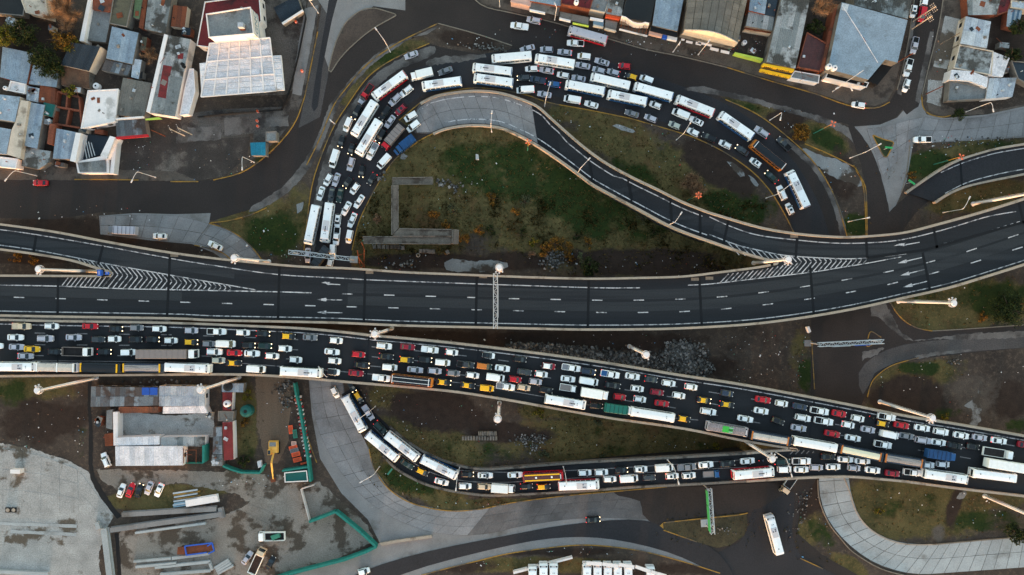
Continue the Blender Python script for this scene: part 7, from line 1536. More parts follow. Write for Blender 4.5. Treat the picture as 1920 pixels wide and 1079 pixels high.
for i, (x, y, m_, l) in enumerate([(545, 806, 'orange', 'orange sign board lying alone on the yard track'), (553, 814, 'turq', 'turquoise sign board lying beside the orange one'), (551, 832, 'pink', 'pale sign board at the top of the stacked boards'), (550, 840, 'orange', 'orange board topmost of the overlapping stack'), (552, 845, 'r_g', 'grey board within the overlapping orange stack'), (555, 852, 'orange', 'orange board second in the overlapping stack'), (558, 862, 'orange', 'orange board lowest of the overlapping stack'), (572, 868, 'orange', 'narrow orange board next to the teal fence corner')]):
    M['r_g'] = M['r_grey'][1]; p = P(x, y, .3); t = thing('site_notice', l, 'notice board', (p.x, p.y, 0)); an = .25 if i > 2 else (-1.45 if i < 2 else 0); s = (2.6, 1.3) if i != 2 else (1.5, 1.3)
    mb = MB(); mb.box((p.x, p.y, .2 + .05 * i), (s[0], s[1] if i < 7 else .6, .08), an); f = obj('board', mb, M[m_], t)
    mb = MB()
    for k in (-.3, 0, .3): mb.box((p.x - math.sin(an) * k, p.y + math.cos(an) * k, .245 + .05 * i), (s[0] * .7, .1, .012), an)
    obj('print', mb, M['ink'], f)
# excavator
p = P(513, 845, 1.5); t = thing('excavator', 'yellow tracked excavator with its arm stretched towards the road', 'excavator', (p.x, p.y, 0))
YE = mat('digger_yellow', c(222, 178, 88), var=.1, grain=.1)
for s in (-1, 1): mb = MB(); mb.box((p.x + s * 1.15, p.y + .6, .45), (.55, 3.6, .9)); obj('track', mb, TYRE, t)
mb = MB(); mb.box((p.x, p.y + 1.1, 1.6), (2.7, 3.6, 1.3), 0, .92); obj('house', mb, YE, t)
mb = MB(); mb.box((p.x - .75, p.y - .2, 2.4), (1.1, 1.7, 1.6), 0, .85); cb = obj('cab', mb, YE, t); mb = MB(); mb.box((p.x - .75, p.y - .2, 3.22), (.8, 1.2, .05)); obj('roof_window', mb, GLASS, cb)
mb = MB(); mb.box((p.x, p.y + 2.0, 2.3), (1.9, 1.2, .2)); obj('engine_cover', mb, M['r_grey'][0], t)
mb = MB(); mb.path([(p.x + .2, p.y - .4, 2.0), (p.x + .3, p.y - 3, 4.2), (p.x + .1, p.y - 6, 2.8)], .28, 6); obj('boom', mb, YE, t)
mb = MB(); mb.path([(p.x + .1, p.y - 5.6, 3.0), (p.x - .3, p.y - 8.6, 1.0)], .2, 6); obj('stick', mb, YE, t); mb = MB(); mb.box((p.x - .35, p.y - 9.0, .6), (1.1, .9, .9), .2, 1.3); obj('bucket', mb, M['rust'], t)
# concrete beams in the yard and in the meadow
def beam(a, b, w_, h, label, m='conc_lt', z=0.0, group=None, name='concrete_beam', cat='concrete beam'):
    A, Bv = P(*a, z + h), P(*b, z + h); d = (Bv - A).normalized(); an = math.atan2(d.y, d.x); L = (Bv - A).length; ce = (A + Bv) / 2
    mb = MB(); q = Vector((-d.y, d.x, 0)); rr = []
    for s in (-L / 2, L / 2):
        c_ = ce + d * s; rr.append([(c_.x + q.x * y, c_.y + q.y * y, zz) for y, zz in ((-w_ / 2, z), (-w_ / 2, z + h * .25), (-w_ * .28, z + h * .4), (-w_ * .4, z + h * .8), (-w_ * .4, z + h), (w_ * .4, z + h), (w_ * .4, z + h * .8), (w_ * .28, z + h * .4), (w_ / 2, z + h * .25), (w_ / 2, z))])
    mb.loft(rr); o = obj(name, mb, M[m] if isinstance(m, str) else m); tag(o, label, cat, group)
for a in [((228, 966), (405, 955), 1.7, 1.0, 'upper grey concrete walkway beam right of the drain', 'conc'), ((206, 995), (416, 965), 1.8, 1.0, 'lower grey concrete walkway beam right of the drain', 'conc'), ((412, 953), (416, 972), 1.6, .9, 'short concrete cross piece at the end of the walkway beams', 'conc'), ((194, 992), (206, 1090), 2.2, 1.2, 'wide vertical concrete beam beside the drain', 'conc_lt'), ((253, 1000), (385, 982), .8, .7, 'thin white beam under the walkway beams', 'conc_lt'),
          ((250, 1054), (320, 1048), .8, .6, 'uppermost of the pale beams left of the blue framed trailer', 'conc_lt'), ((254, 1064), (330, 1057), .9, .6, 'second of the pale beams left of the blue framed trailer', 'conc_lt'), ((322, 1048), (392, 1039), 1.0, .6, 'pale beam right under the blue framed trailer', 'conc_lt'), ((290, 1065), (394, 1054), 1.0, .6, 'long pale beam with dark stains at the yard bottom', 'conc_lt'), ((300, 1078), (394, 1071), 1.0, .6, 'lowest pale beam at the yard bottom edge', 'conc_lt'), ((392, 1055), (397, 1070), .8, .6, 'short pale cross beam at the yard bottom', 'conc_lt'),
          ((402, 1066), (428, 1050), .8, .5, 'first of four slanting beams near the soil truck', 'conc_lt'), ((404, 1069), (430, 1053), .8, .5, 'second of four slanting beams near the soil truck', 'conc_lt'), ((406, 1073), (433, 1057), .8, .5, 'third of four slanting beams near the soil truck', 'conc_lt'), ((408, 1077), (437, 1061), .8, .5, 'fourth of four slanting beams near the soil truck', 'conc_lt'), ((-5, 1073), (90, 1077), 1.2, .6, 'grey beam at the bottom left corner', 'conc_lt'),
          ((348, 945), (408, 935), 2.4, 1.0, 'thick white wrapped bundle with a black end', 'white_wall')]: beam(*a[:5], m=a[5])
for k, (y, m_) in enumerate([(922, 'steel'), (925, 'yellow_kerb'), (929, 'steel'), (933, 'yellow_kerb'), (937, 'steel'), (941, 'greyblue_ink'), (944, 'steel'), (947, 'greyblue_ink')]):
    beam((324 + (k % 3), y + 4), (370 + 5 * (k % 2), y - 3), .5, .35, f"{ORD[k]} bar from the top in the steel bundle on the weeds", m_, .0, 'bars in the steel bundle', 'steel_bar', 'steel bar')
t = thing('flatbed_trailer', 'rusty trailer with a blue frame in the bottom yard', 'trailer', P(365, 1029, 0))
mb = MB(); W = [P(x, y, 1.1) for x, y in [(333, 1027), (398, 1018), (402, 1032), (348, 1040), (332, 1040)]]; mb.prism(W, .7, 1.1, bottom=True); obj('bed', mb, M['rust'], t)
for a, b in (((347, 1024), (350, 1041)), ((347, 1024), (398, 1018)), ((398, 1018), (402, 1033)), ((350, 1041), (388, 1036)), ((389, 1024), (396, 1020)), ((391, 1038), (402, 1033))): mb = MB(); mb.rail([P(*a, 1.2), P(*b, 1.2)], .35, .3, R.uniform(-.05, 0)); obj('frame', mb, M['sign_blue'], t)
for x, y in ((344, 1030), (352, 1030), (388, 1026)):
    mb = MB(); q = P(x, y, .5); mb.tube((q.x, q.y - 1, .5), (q.x, q.y + 1, .5), .48, .48, 10); obj('wheel', mb, TYRE, t)
slab_thing('green_container', 'pale green container inside the white dump truck', 'container', [(507, 1006), (523, 1001), (525, 1008), (510, 1014)], 2.6, 1.2, 'turq'); slab_thing('plastic_crate', 'white crate near the excavator bucket', 'crate', [(482, 866), (489, 864), (491, 876), (484, 878)], 1.0, 1.0, 'white_wall'); slab_thing('skip', 'small white hut on the stained concrete yard', 'hut', [(19, 881), (37, 881), (37, 889), (19, 888)], 2, 2, 'white_wall'); slab_thing('concrete_plinth', 'white plinth beside the drain junction', 'plinth', [(177, 981), (184, 979), (188, 992), (180, 994)], 1, 1, 'conc_lt')
for k, (x, y) in enumerate(((14, 957), (25, 957))): 
    q = P(x, y, .4); t = thing('manhole', f"{'left' if k == 0 else 'right'} one of two round pale lids in the concrete yard", 'manhole', (q.x, q.y, 0)); mb = MB(); mb.box((q.x, q.y, .15), (1.5, 1.5, .3)); obj('surround', mb, M['dark'], t); mb = MB(); mb.tube((q.x, q.y, .3), (q.x, q.y, .42), .55, .55, 14); obj('lid', mb, M['parapet'], t)
# L shaped walkway in the meadow
wk = thing('concrete_walkway', 'grey concrete walkway with several right angled turns in the meadow', 'walkway', P(780, 400, 0))
def walk(pts, z):
    W = [P(x, y, z) for x, y in pts]; mb = MB(); mb.prism(W, z - .5, z, bottom=True); obj('deck', mb, M['walk'], wk)
    for i in range(4):
        a, b = W[i], W[(i + 1) % 4]
        if (b - a).length > 4: mb = MB(); d = (b - a).normalized() * .15; mb.rail([a + d, b - d], .22, .55 + .01 * i); obj('parapet', mb, M['median'], wk)
for pts, z in [([(735, 347), (747, 347), (747, 428), (735, 442)], 3.2), ([(735, 334), (812, 333), (812, 346), (735, 346)], 2.6), ([(748, 429), (848, 431), (848, 443), (736, 443)], 3.3), ([(849, 430), (860, 431), (859, 458), (848, 458)], 3.4), ([(680, 444), (847, 445), (847, 458), (682, 457)], 3.0)]: walk(pts, z)
for k in range(26):                                            # deck slabs
    u = k / 26; mb = MB(); W = [P(750 + 97 * a, b, 3.36) for a, b in ((u, 432.2 + u * 1.2), (u + .034, 432.2 + u * 1.2), (u + .034, 441.6), (u, 441.6))]; mb.prism(W, 3.29, 3.36); obj('deck_slab', mb, M['walk'], wk)
for k in range(34):
    u = k / 34; mb = MB(); W = [P(684 + 162 * a, b, 3.06) for a, b in ((u, 446.6), (u + .026, 446.6), (u + .026, 456), (u, 456))]; mb.prism(W, 2.99, 3.06); obj('deck_slab', mb, M['walk'], wk)
for k in range(16):
    u = k / 16; mb = MB(); W = [P(750 + 46 * a, b, 2.68) for a, b in ((u, 335.5), (u + .056, 335.5), (u + .056, 344.5), (u, 344.5))]; mb.prism(W, 2.58, 2.68); obj('deck_slab', mb, M['walk'], wk)
for x, y in ((741, 360), (741, 400), (741, 436), (790, 436), (830, 436), (854, 445), (700, 451), (760, 451), (820, 451), (790, 340)):
    mb = MB(); q = P(x, y, 2); mb.box((q.x, q.y, 1.1), (.9, .9, 2.2)); obj('pier', mb, M['conc'], wk)
blocks = [(702, 463, 'tilted'), (711, 462.5, ''), (719, 463, ''), (727, 463.5, ''), (735, 463, ''), (741, 463, ''), (748, 464, ''), (755, 465, ''), (789, 471, ''), (796, 471, ''), (801.5, 471, ''), (807, 472, ''), (812, 472, ''), (839, 473, 'single')]
for i, (x, y, k) in enumerate(blocks):
    q = P(x, y, .7); l = f"{ORD[i]} concrete block from the left in the row below the walkway" if i < 8 else (f"{ORD[i - 8]} block of the short row right of the tyre ring" if i < 13 else 'single tilted concrete block apart from the two rows')
    mb = MB(); an = R.uniform(-.12, .12) + (.3 if k else 0); mb.box((q.x, q.y, .45), (1.05, 1.25, .9), an, .94); mb.box((q.x, q.y, .93), (.7, .9, .06), an); tag(obj('concrete_block', mb, M['median']), l, 'concrete block', 'concrete blocks under the walkway')
for i in range(24):
    up = i >= 13; k = i - 13 if up else i
    x, y = (868 + k * 5.2, 822) if not up else (898 + k * 3.2, 813)
    q = P(x, y, .6); mb = MB(); mb.box((q.x, q.y, .4), (.62 if not up else .42, 1.3, .8), R.uniform(-.06, .06), .95); mb.box((q.x, q.y, .83), (.3, 1.0, .06))
    tag(obj('concrete_block', mb, R.choice((M['median'], M['grey_wall'], M['grey_kerb']))), f"{ORD[k]} block from the left in the {'shorter upper' if up else 'long lower'} row on the mud", 'concrete block', 'blocks stacked on the infield mud')
slab_thing('stone_slab', 'pale upright stone slab alone in the upper meadow', 'stone slab', [(892, 289), (897, 290), (898, 300), (892, 299)], .9, .9, 'conc_lt')
q = P(784, 479, .3); t = thing('tyre_ring', 'round concrete ring lying below the walkway', 'concrete ring', (q.x, q.y, 0)); mb = MB(); rg_ = [(q.x + .5 * math.cos(k * math.pi / 8), q.y + .5 * math.sin(k * math.pi / 8), .22) for k in range(17)]; mb.path(rg_, .16, 6); obj('ring', mb, M['parapet'], t)
t = thing('timber_trestle', 'leaning red trestle of poles by the gantry foot', 'trestle', P(675, 485, 0))
for a, b in (((670, 470), (676, 503)), ((683, 468), (682, 502)), ((671, 479), (682, 476)), ((676, 503), (684, 496)), ((672, 483), (685, 502)), ((678, 455), (684, 470))): mb = MB(); mb.tube(P(*a, 3.5), P(*b, .2), .16, .14, 6); obj('pole', mb, M['rust'], t)
slab_thing('gantry_footing', 'square concrete footing at the right foot of the truss gantry', 'footing', [(657, 480), (671, 481), (670, 494), (656, 493)], .5, .5, 'conc_lt'); slab_thing('gantry_footing', 'square concrete footing of the crossing road gantry', 'footing', [(1508, 638), (1521, 638), (1521, 650), (1509, 650)], .5, .5, 'conc'); slab_thing('gantry_footing', 'square concrete footing of the green signed gantry', 'footing', [(1314, 975), (1328, 974), (1329, 988), (1315, 989)], .5, .5, 'conc_lt'); slab_thing('cabinet', 'small white cabinet at the kerb under the empty motorway', 'cabinet', [(1513, 614), (1517, 612), (1521, 622), (1517, 625)], 1.4, 1.4, 'white_wall')
for a, b, l in [((1736, 276), (1758, 270), 'x'),]: pass
for x, y, an, l in [(1667, 277, -.1, 'green street sign board lying over the triangle island'), (1710, 342, -.6, 'green street sign board by the foot of the right ramp'), (731, 885, .9, 'small green sign on the grass tongue')]:
    q = P(x, y, 3); t = thing('street_sign', l, 'street sign', (q.x, q.y, 0)); mb = MB(); mb.tube((q.x, q.y, 0), (q.x, q.y, 3), .06, .06, 6); obj('post', mb, M['steel'], t); mb = MB(); mb.box((q.x, q.y, 2.9), (2.2, .5, .25), an); obj('panel', mb, M['sign_green'] if l[0] == 'g' else M['turq'], t)
for x, y, l in [(483, 209, 'orange barrel on the forecourt edge by the railing'), (482, 227, 'upper orange barrel on the paved slab'), (483, 237, 'lower orange barrel on the paved slab'), (555, 41, 'orange barrel under the dark kiosk canopy'), (566, 133, 'orange barrel on the pavement beside the canopy')]:
    q = P(x, y, .5); t = thing('traffic_barrel', l, 'barrel', (q.x, q.y, 0)); mb = MB(); mb.tube((q.x, q.y, 0), (q.x, q.y, .5), .42, .38, 12); mb.tube((q.x, q.y, .5), (q.x, q.y, 1.0), .38, .3, 12); obj('drum', mb, M['orange'], t); mb = MB(); mb.tube((q.x, q.y, .45), (q.x, q.y, .6), .41, .4, 12); obj('band', mb, M['white_wall'], t)
# two motorcycles in the jam
for zone, x, y, d, l in [('S', 1635, 783, (1, .5), 'motorcycle slipping past the white pickup at the upper parapet'), ('R', 1428, 864, (1, -.05), 'motorcycle between the white sedan and the leaning mast')]:
    q = P(x, y, Z + .8); t = thing('motorcycle', l, 'motorcycle', (q.x, q.y, Z)); an = math.atan2(-d[1], d[0]); e = Vector((math.cos(an), math.sin(an), 0)); n_ = Vector((-e.y, e.x, 0)); b0 = Vector((q.x, q.y, Z + .02))
    for s in (-.68, .68): mb = MB(); mb.tube(b0 + e * s + n_ * .06 + Vector((0, 0, .32)), b0 + e * s - n_ * .06 + Vector((0, 0, .32)), .32, .32, 12); obj('wheel', mb, TYRE, t)
    mb = MB(); mb.box(b0 + Vector((0, 0, .62)), (1.1, .28, .35), an, .8); obj('body', mb, BLKP, t); mb = MB(); mb.tube(b0 + e * .45 + n_ * .36 + Vector((0, 0, 1.0)), b0 + e * .45 - n_ * .36 + Vector((0, 0, 1.0)), .035, .035, 6); obj('handlebar', mb, CHROME, t); mb = MB(); mb.box(b0 - e * .72 + Vector((0, 0, .75)), (.1, .18, .1), an); obj('tail_light', mb, TAILON, t)
    # rider: one continuous body
    me_ = bpy.data.meshes.new('person'); pv = [(0, 0, .82), (.05, 0, 1.1), (.14, 0, 1.32), (.17, 0, 1.42), (.2, 0, 1.56), (.2, 0, 1.66), (.22, .2, 1.3), (.42, .26, 1.1), (.5, .3, 1.02), (.22, -.2, 1.3), (.42, -.26, 1.1), (.5, -.3, 1.02), (.3, .2, .78), (.12, .2, .4), (.22, .2, .32), (.3, -.2, .78), (.12, -.2, .4), (.22, -.2, .32)]
    rad = [.17, .17, .18, .07, .11, .1, .07, .055, .045, .07, .055, .045, .1, .07, .05, .1, .07, .05]; ed = [(0, 1), (1, 2), (2, 3), (3, 4), (4, 5), (2, 6), (6, 7), (7, 8), (2, 9), (9, 10), (10, 11), (0, 12), (12, 13), (13, 14), (0, 15), (15, 16), (16, 17)]
    me_.from_pydata(pv, ed, []); ro = bpy.data.objects.new('person', me_); COL.objects.link(ro); ro.location = b0; ro.rotation_euler = (0, 0, an)
    sk_ = ro.modifiers.new('skin', 'SKIN'); me_.skin_vertices.new() if not me_.skin_vertices else None
    for v_, r_ in zip(me_.skin_vertices[0].data, rad): v_.radius = (r_, r_)
    me_.skin_vertices[0].data[0].use_root = True; ro.modifiers.new('sub', 'SUBSURF').levels = 1; ro.modifiers['sub'].render_levels = 1; me_.materials.append(PT['K'] if zone == 'S' else PT['N'])
    tag(ro, 'rider in dark clothes on the motorcycle ' + ('by the white pickup at the upper parapet' if zone == 'S' else 'beside the leaning mast on the slip road'), 'person')
# ------------------------------------------------------------------ trees, shrubs, weeds, rubble, litter
def leafmat(name, cols, tr=True):
    m = bpy.data.materials.new(name); m.use_nodes = True; t = m.node_tree; N = t.nodes; bs = N['Principled BSDF']; bs.inputs['Roughness'].default_value = .8; bs.inputs['Specular IOR Level'].default_value = .15
    g = N.new('ShaderNodeNewGeometry'); r = N.new('ShaderNodeValToRGB'); r.color_ramp.elements[0].color = (*cols[0], 1); r.color_ramp.elements[1].color = (*cols[-1], 1)
    for i, q in enumerate(cols[1:-1]): e = r.color_ramp.elements.new((i + 1) / (len(cols) - 1)); e.color = (*q, 1)
    t.links.new(g.outputs['Random Per Island'], r.inputs[0]); t.links.new(r.outputs[0], bs.inputs['Base Color'])
    return m
LG = leafmat('leaf_dark_green', [c(18, 27, 14), c(30, 42, 20), c(46, 58, 26), c(64, 72, 32)]); LO_ = leafmat('leaf_ochre', [c(44, 38, 18), c(80, 60, 26), c(122, 90, 34), c(164, 122, 44)]); LY = leafmat('leaf_yellow_green', [c(40, 48, 18), c(72, 78, 26), c(110, 106, 34), c(140, 128, 40)])
LB = leafmat('twig_brown', [c(84, 68, 54), c(120, 98, 76), c(160, 132, 104)]); LW = leafmat('weed_mixed', [c(38, 44, 22), c(60, 58, 30), c(84, 74, 40), c(104, 86, 46), c(62, 68, 36)]); LGG = leafmat('leaf_grey_green', [c(46, 56, 40), c(70, 80, 58), c(96, 102, 74)])
BARK = mat('bark', c(74, 60, 48), var=.25, scale=2, grain=.2)
def leaf(mb, p, s):
    a = Vector((R.gauss(0, 1), R.gauss(0, 1), R.gauss(0, 1))).normalized(); b = a.orthogonal().normalized(); c_ = a.cross(b)
    th = R.uniform(0, 6.28); b, c_ = b * math.cos(th) + c_ * math.sin(th), c_ * math.cos(th) - b * math.sin(th)
    mb.add([p - b * s, p - c_ * s * .45, p + b * s, p + c_ * s * .45], [(0, 1, 2, 3)])
def tree(name, label, cat, px, py, h, r, m, n=1600, bare=False, group=None, ls=.3, flat_=.75):
    b = P(px, py, h * .7); b.z = 0; t = thing(name, label, cat, b, group)
    mb = MB(); top = Vector((b.x + R.uniform(-.2, .2), b.y + R.uniform(-.2, .2), h * .55)); mb.path([b - Vector((0, 0, .1)), lerpv(b, top, .5) + Vector((.1, .05, 0)), top], .06 * r + .08, 7, .04 * r + .03)
    limbs = []
    for k in range(7):
        a = k * 2.4 + R.uniform(-.3, .3); e = Vector((b.x + math.cos(a) * r * R.uniform(.5, .85), b.y + math.sin(a) * r * R.uniform(.5, .85), h * R.uniform(.6, .95))); s = lerpv(b, top, R.uniform(.5, 1)); s.z = max(.2, s.z)
        mb.path([s, lerpv(s, e, .5) + Vector((0, 0, .12 * h)), e], .03 * r + .02, 5, .02); limbs.append((s, e))
    obj('trunk', mb, BARK, t)
    mb = MB()
    if bare:
        for s, e in limbs + [(top, top + Vector((0, 0, h * .4)))]:
            for k in range(n // 8):
                p = lerpv(s, e, R.uniform(.2, 1)); q = p + Vector((R.gauss(0, 1), R.gauss(0, 1), R.gauss(.6, .6))).normalized() * r * R.uniform(.15, .5); w_ = (q - p).orthogonal().normalized() * .035
                mb.add([p - w_, p + w_, q], [(0, 1, 2)])
    else:
        cl = []
        for k in range(max(9, int(n / 70))):
            u = Vector((R.gauss(0, 1), R.gauss(0, 1), R.gauss(0, .8))).normalized() * R.uniform(.35, 1.0); cl.append((Vector((b.x + u.x * r * .8, b.y + u.y * r * .8, h * (1 - flat_ * .5) + u.z * h * flat_ * .42)), r * R.uniform(.16, .36)))
        for k in range(n):
            c_, rr = R.choice(cl); u = Vector((R.gauss(0, 1), R.gauss(0, 1), R.gauss(0, 1))).normalized() * rr * R.uniform(.5, 1.05); p = c_ + u; p.z = max(.1, p.z); leaf(mb, p, ls * R.uniform(.6, 1.25))
    obj('crown', mb, m, t); return t
T_ = tree
T_('dense_tree', 'dark green tree behind the blue grey roof at the upper left', 'tree', 78, 110, 8, 5.5, LG, 3200); T_('dense_tree', 'dark green tree at the upper left, left one by the white house', 'tree', 40, 62, 8, 5.0, LG, 2600); T_('dense_tree', 'bright yellow green tree at the far left edge', 'tree', 6, 66, 8, 4.4, LY, 2400)
T_('bare_tree', 'large bare orange tree at the top left edge', 'tree', 114, 26, 9, 6.5, LB, 5200, True); T_('autumn_tree', 'ochre leaved tree between the bare tree and the dark house', 'tree', 116, 76, 7, 4.5, LO_, 1700); T_('autumn_tree', 'yellowing tree left of the dark blue house', 'tree', 132, 88, 6, 3, LY, 1100); T_('dense_tree', 'dark tree touching the dark blue house', 'tree', 100, 132, 6, 3.8, LG, 1500)
T_('palm_tree', 'small yellow palm in the yard below the tiled lean to', 'tree', 128, 169, 4, 2.2, LY, 600); T_('bare_tree', 'bare brown bush in the dark yard left of the white gutter', 'tree', 282, 104, 4, 3.2, LB, 1400, True); T_('bare_tree', 'orange bare tree in the back yard beside the warehouse', 'tree', 1542, 12, 8, 4.2, LB, 4200, True); T_('dense_tree', 'dark tree with yellow tips left of the warehouse', 'tree', 1530, 48, 5, 3.2, LG, 1100)
T_('autumn_tree', 'golden leafy tree on the wedge between loop and avenue', 'tree', 1503, 248, 5.5, 3.2, LO_, 1900); T_('bare_tree', 'bare pinkish bush by the orange six petal lamp', 'tree', 1300, 348, 6, 4.4, LB, 6400, True); T_('dense_tree', 'big dark tree on the grass at the right edge', 'tree', 1893, 582, 8, 6.2, LG, 4200); T_('dense_tree', 'second dark tree behind the big one at the right edge', 'tree', 1935, 570, 7, 5, LG, 2400)
T_('dense_tree', 'dark hedge tree right of the pale right block', 'tree', 1912, 48, 6, 3, LG, 1200); T_('hedge_tree', 'green hedge tree between the white roofs of the right block', 'tree', 1900, 104, 5, 3.2, LG, 1400); T_('dense_tree', 'dark bushy tree at the right block pavement corner', 'tree', 1796, 216, 3, 2.6, LG, 900); T_('dense_tree', 'dark tree in the shade below the curve at the right edge', 'tree', 1908, 1000, 5, 4, LG, 1800); T_('dense_tree', 'dark bush tree by the fence of the maroon roof', 'tree', 457, 866, 3.5, 2.0, LG, 700)
T_('dense_tree', 'green tree in the scrub just above the empty motorway', 'tree', 1108, 500, 4.5, 3.4, LG, 1600); T_('dense_tree', 'smaller grey green tree above the empty motorway', 'tree', 1092, 484, 4, 2.2, LGG, 800)
SH = [(1040, 458, 2.6, LO_, 'ochre shrub, widest of the glowing row in the scrub'), (1022, 468, 2.2, LO_, 'ochre shrub at the left end of the glowing scrub row'), (1062, 462, 2.3, LO_, 'ochre shrub at the right of the glowing scrub row'), (1002, 456, 1.8, LY, 'yellow green shrub left of the glowing scrub row'), (1102, 456, 1.9, LO_, 'small ochre shrub right of the glowing scrub row'), (1066, 478, 1.8, LO_, 'ochre shrub beside the broken rubble heap'), (998, 477, 1.6, LB, 'reddish brown shrub left of the rubble heap'),
      (866, 446, 2.2, LO_, 'golden shrub at the east end of the walkway'), (900, 432, 1.9, LO_, 'ochre shrub right of the walkway end'), (923, 372, 1.8, LO_, 'ochre shrub at the middle of the meadow'), (920, 432, 1.9, LG, 'round dark green shrub right of the walkway'), (815, 402, 1.8, LO_, 'ochre shrub above the walkway arm'), (834, 421, 1.6, LO_, 'low ochre shrub touching the walkway arm'), (968, 396, 1.7, LO_, 'ochre shrub below the meadow slope'), (985, 378, 2.0, LGG, 'grey green shrub in the upper meadow'), (850, 395, 2.4, LGG, 'wide grey green shrub inside the walkway bend'),
      (705, 412, 1.6, LB, 'brown shrub between the queue and the walkway'), (978, 438, 1.9, LG, 'dark green round shrub in the brown meadow'), (1080, 444, 1.3, LG, 'small dark shrub in the brown meadow'), (1203, 407, 2.2, LGG, 'grey green shrub leaning over the ramp parapet'), (1228, 437, 1.5, LG, 'dark green shrub below the ramp parapet'), (1200, 341, 1.6, LY, 'yellow green shrub outside the loop ramp'), (1010, 776, 1.8, LY, 'yellow green shrub under the jammed motorway edge'), (1130, 859, 1.5, LGG, 'grey green shrub near the slip road parapet'),
      (1345, 838, 2.2, LY, 'ochre green shrub in the narrow infield corner'), (1122, 790, 1.4, LGG, 'grey green shrub below the teal lorry'), (1020, 850, 1.8, LGG, 'grey green shrub at the lower infield edge'), (1842, 595, 1.6, LO_, 'ochre shrub at the foot of the big dark tree'), (1770, 782, 1.5, LY, 'yellow shrub at the mast by the jam'), (1712, 330, 1.4, LO_, 'ochre tuft at the foot of the right ramp'), (462, 742, 1.8, LY, 'yellow green shrub right of the white tank'), (460, 794, 1.4, LO_, 'yellow shrub below the green tank'), (28, 482, 2.0, LO_, 'glowing ochre shrub under the left ramp'), (60, 488, 1.6, LO_, 'smaller ochre shrub under the left ramp'), (1650, 960, 1.3, LY, 'low shrub in the right infield')]
for x, y, r, m_, l in SH: T_('shrub', l, 'shrub', x, y, r * .75, r * 1.25, m_, int(380 * r), ls=.19, flat_=.9)
# rough weeds over the verges: one mass nobody could count
def cover_at(x, y):
    i = int((x + 60) / GR) + 7; j = int((y + 60) / GR) + 7
    if 0 <= i < nx_ and 0 <= j < ny_: return Z4[j, i]
    return (0, 0, 0, 0)
WEED = MB(); cnt = 0
def in_poly(x, y, pl):
    ins = False; j = len(pl) - 1
    for i in range(len(pl)):
        if (pl[i][1] > y) != (pl[j][1] > y) and x < (pl[j][0] - pl[i][0]) * (y - pl[i][1]) / (pl[j][1] - pl[i][1]) + pl[i][0]: ins = not ins
        j = i
    return ins
NOGO = [DI + [(1250, 1000), (840, 1010), (590, 800), (570, 640)], [(x, y) for x, y in JAM_OUT] + JAM_IN, JAM_IN2 + JAM_W, LO[::4] + LI[::-4], SL + SRi[::-1], n_px, s_px,
        [(1580, 890), (1602, 945), (1640, 996), (1702, 1019), (1970, 1001), (1970, 1060), (1700, 1075), (1560, 986), (1534, 890)], [(1522, 520), (1640, 520), (1690, 600), (1745, 621), (1970, 606), (1970, 648), (1740, 671), (1645, 706), (1610, 775), (1530, 900), (1410, 960), (1240, 930), (1500, 830)], LEFT_IN + LEFT_OUT, EL + ER[::-1]]
def blocked(x, y): return any(in_poly(x, y, q) for q in NOGO)
tries = 0
while cnt < 22000 and tries < 140000:
    tries += 1; x = R.uniform(640, 1500) if R.random() < .62 else R.uniform(0, 1920); y = R.uniform(200, 1060)
    g_, d_, m__, c_ = cover_at(x, y)
    dens = max(d_ * .8, g_ * .35) * (1.0 if 660 < x < 1440 and 360 < y < 515 else .4) - m__ * .4
    nn_ = noise.noise(Vector((x * .035, y * .035, 3))) * .5 + .5
    if R.random() > dens * (nn_ * 1.7 - .2) or blocked(x, y): continue
    p = P(x, y, 0); hh = R.uniform(.12, .35) * (1.9 if nn_ > .62 and 660 < x < 1440 and 370 < y < 515 else 1)
    for k in range(3):
        a = R.uniform(0, 6.28); w_ = Vector((math.cos(a), math.sin(a), 0)) * hh * .55; o_ = Vector((R.gauss(0, .14), R.gauss(0, .14), 0)); e = Vector((R.gauss(0, .15), R.gauss(0, .15), hh))
        WEED.add([p + o_ - w_ * .5, p + o_ + w_ * .5, p + o_ + w_ + e, p + o_ - w_ * .6 + e * .9], [(0, 1, 2, 3)])
    cnt += 1
o = obj('weeds', WEED, LW); tag(o, 'rough weeds and dry tufts over the verges', None, None, 'stuff')
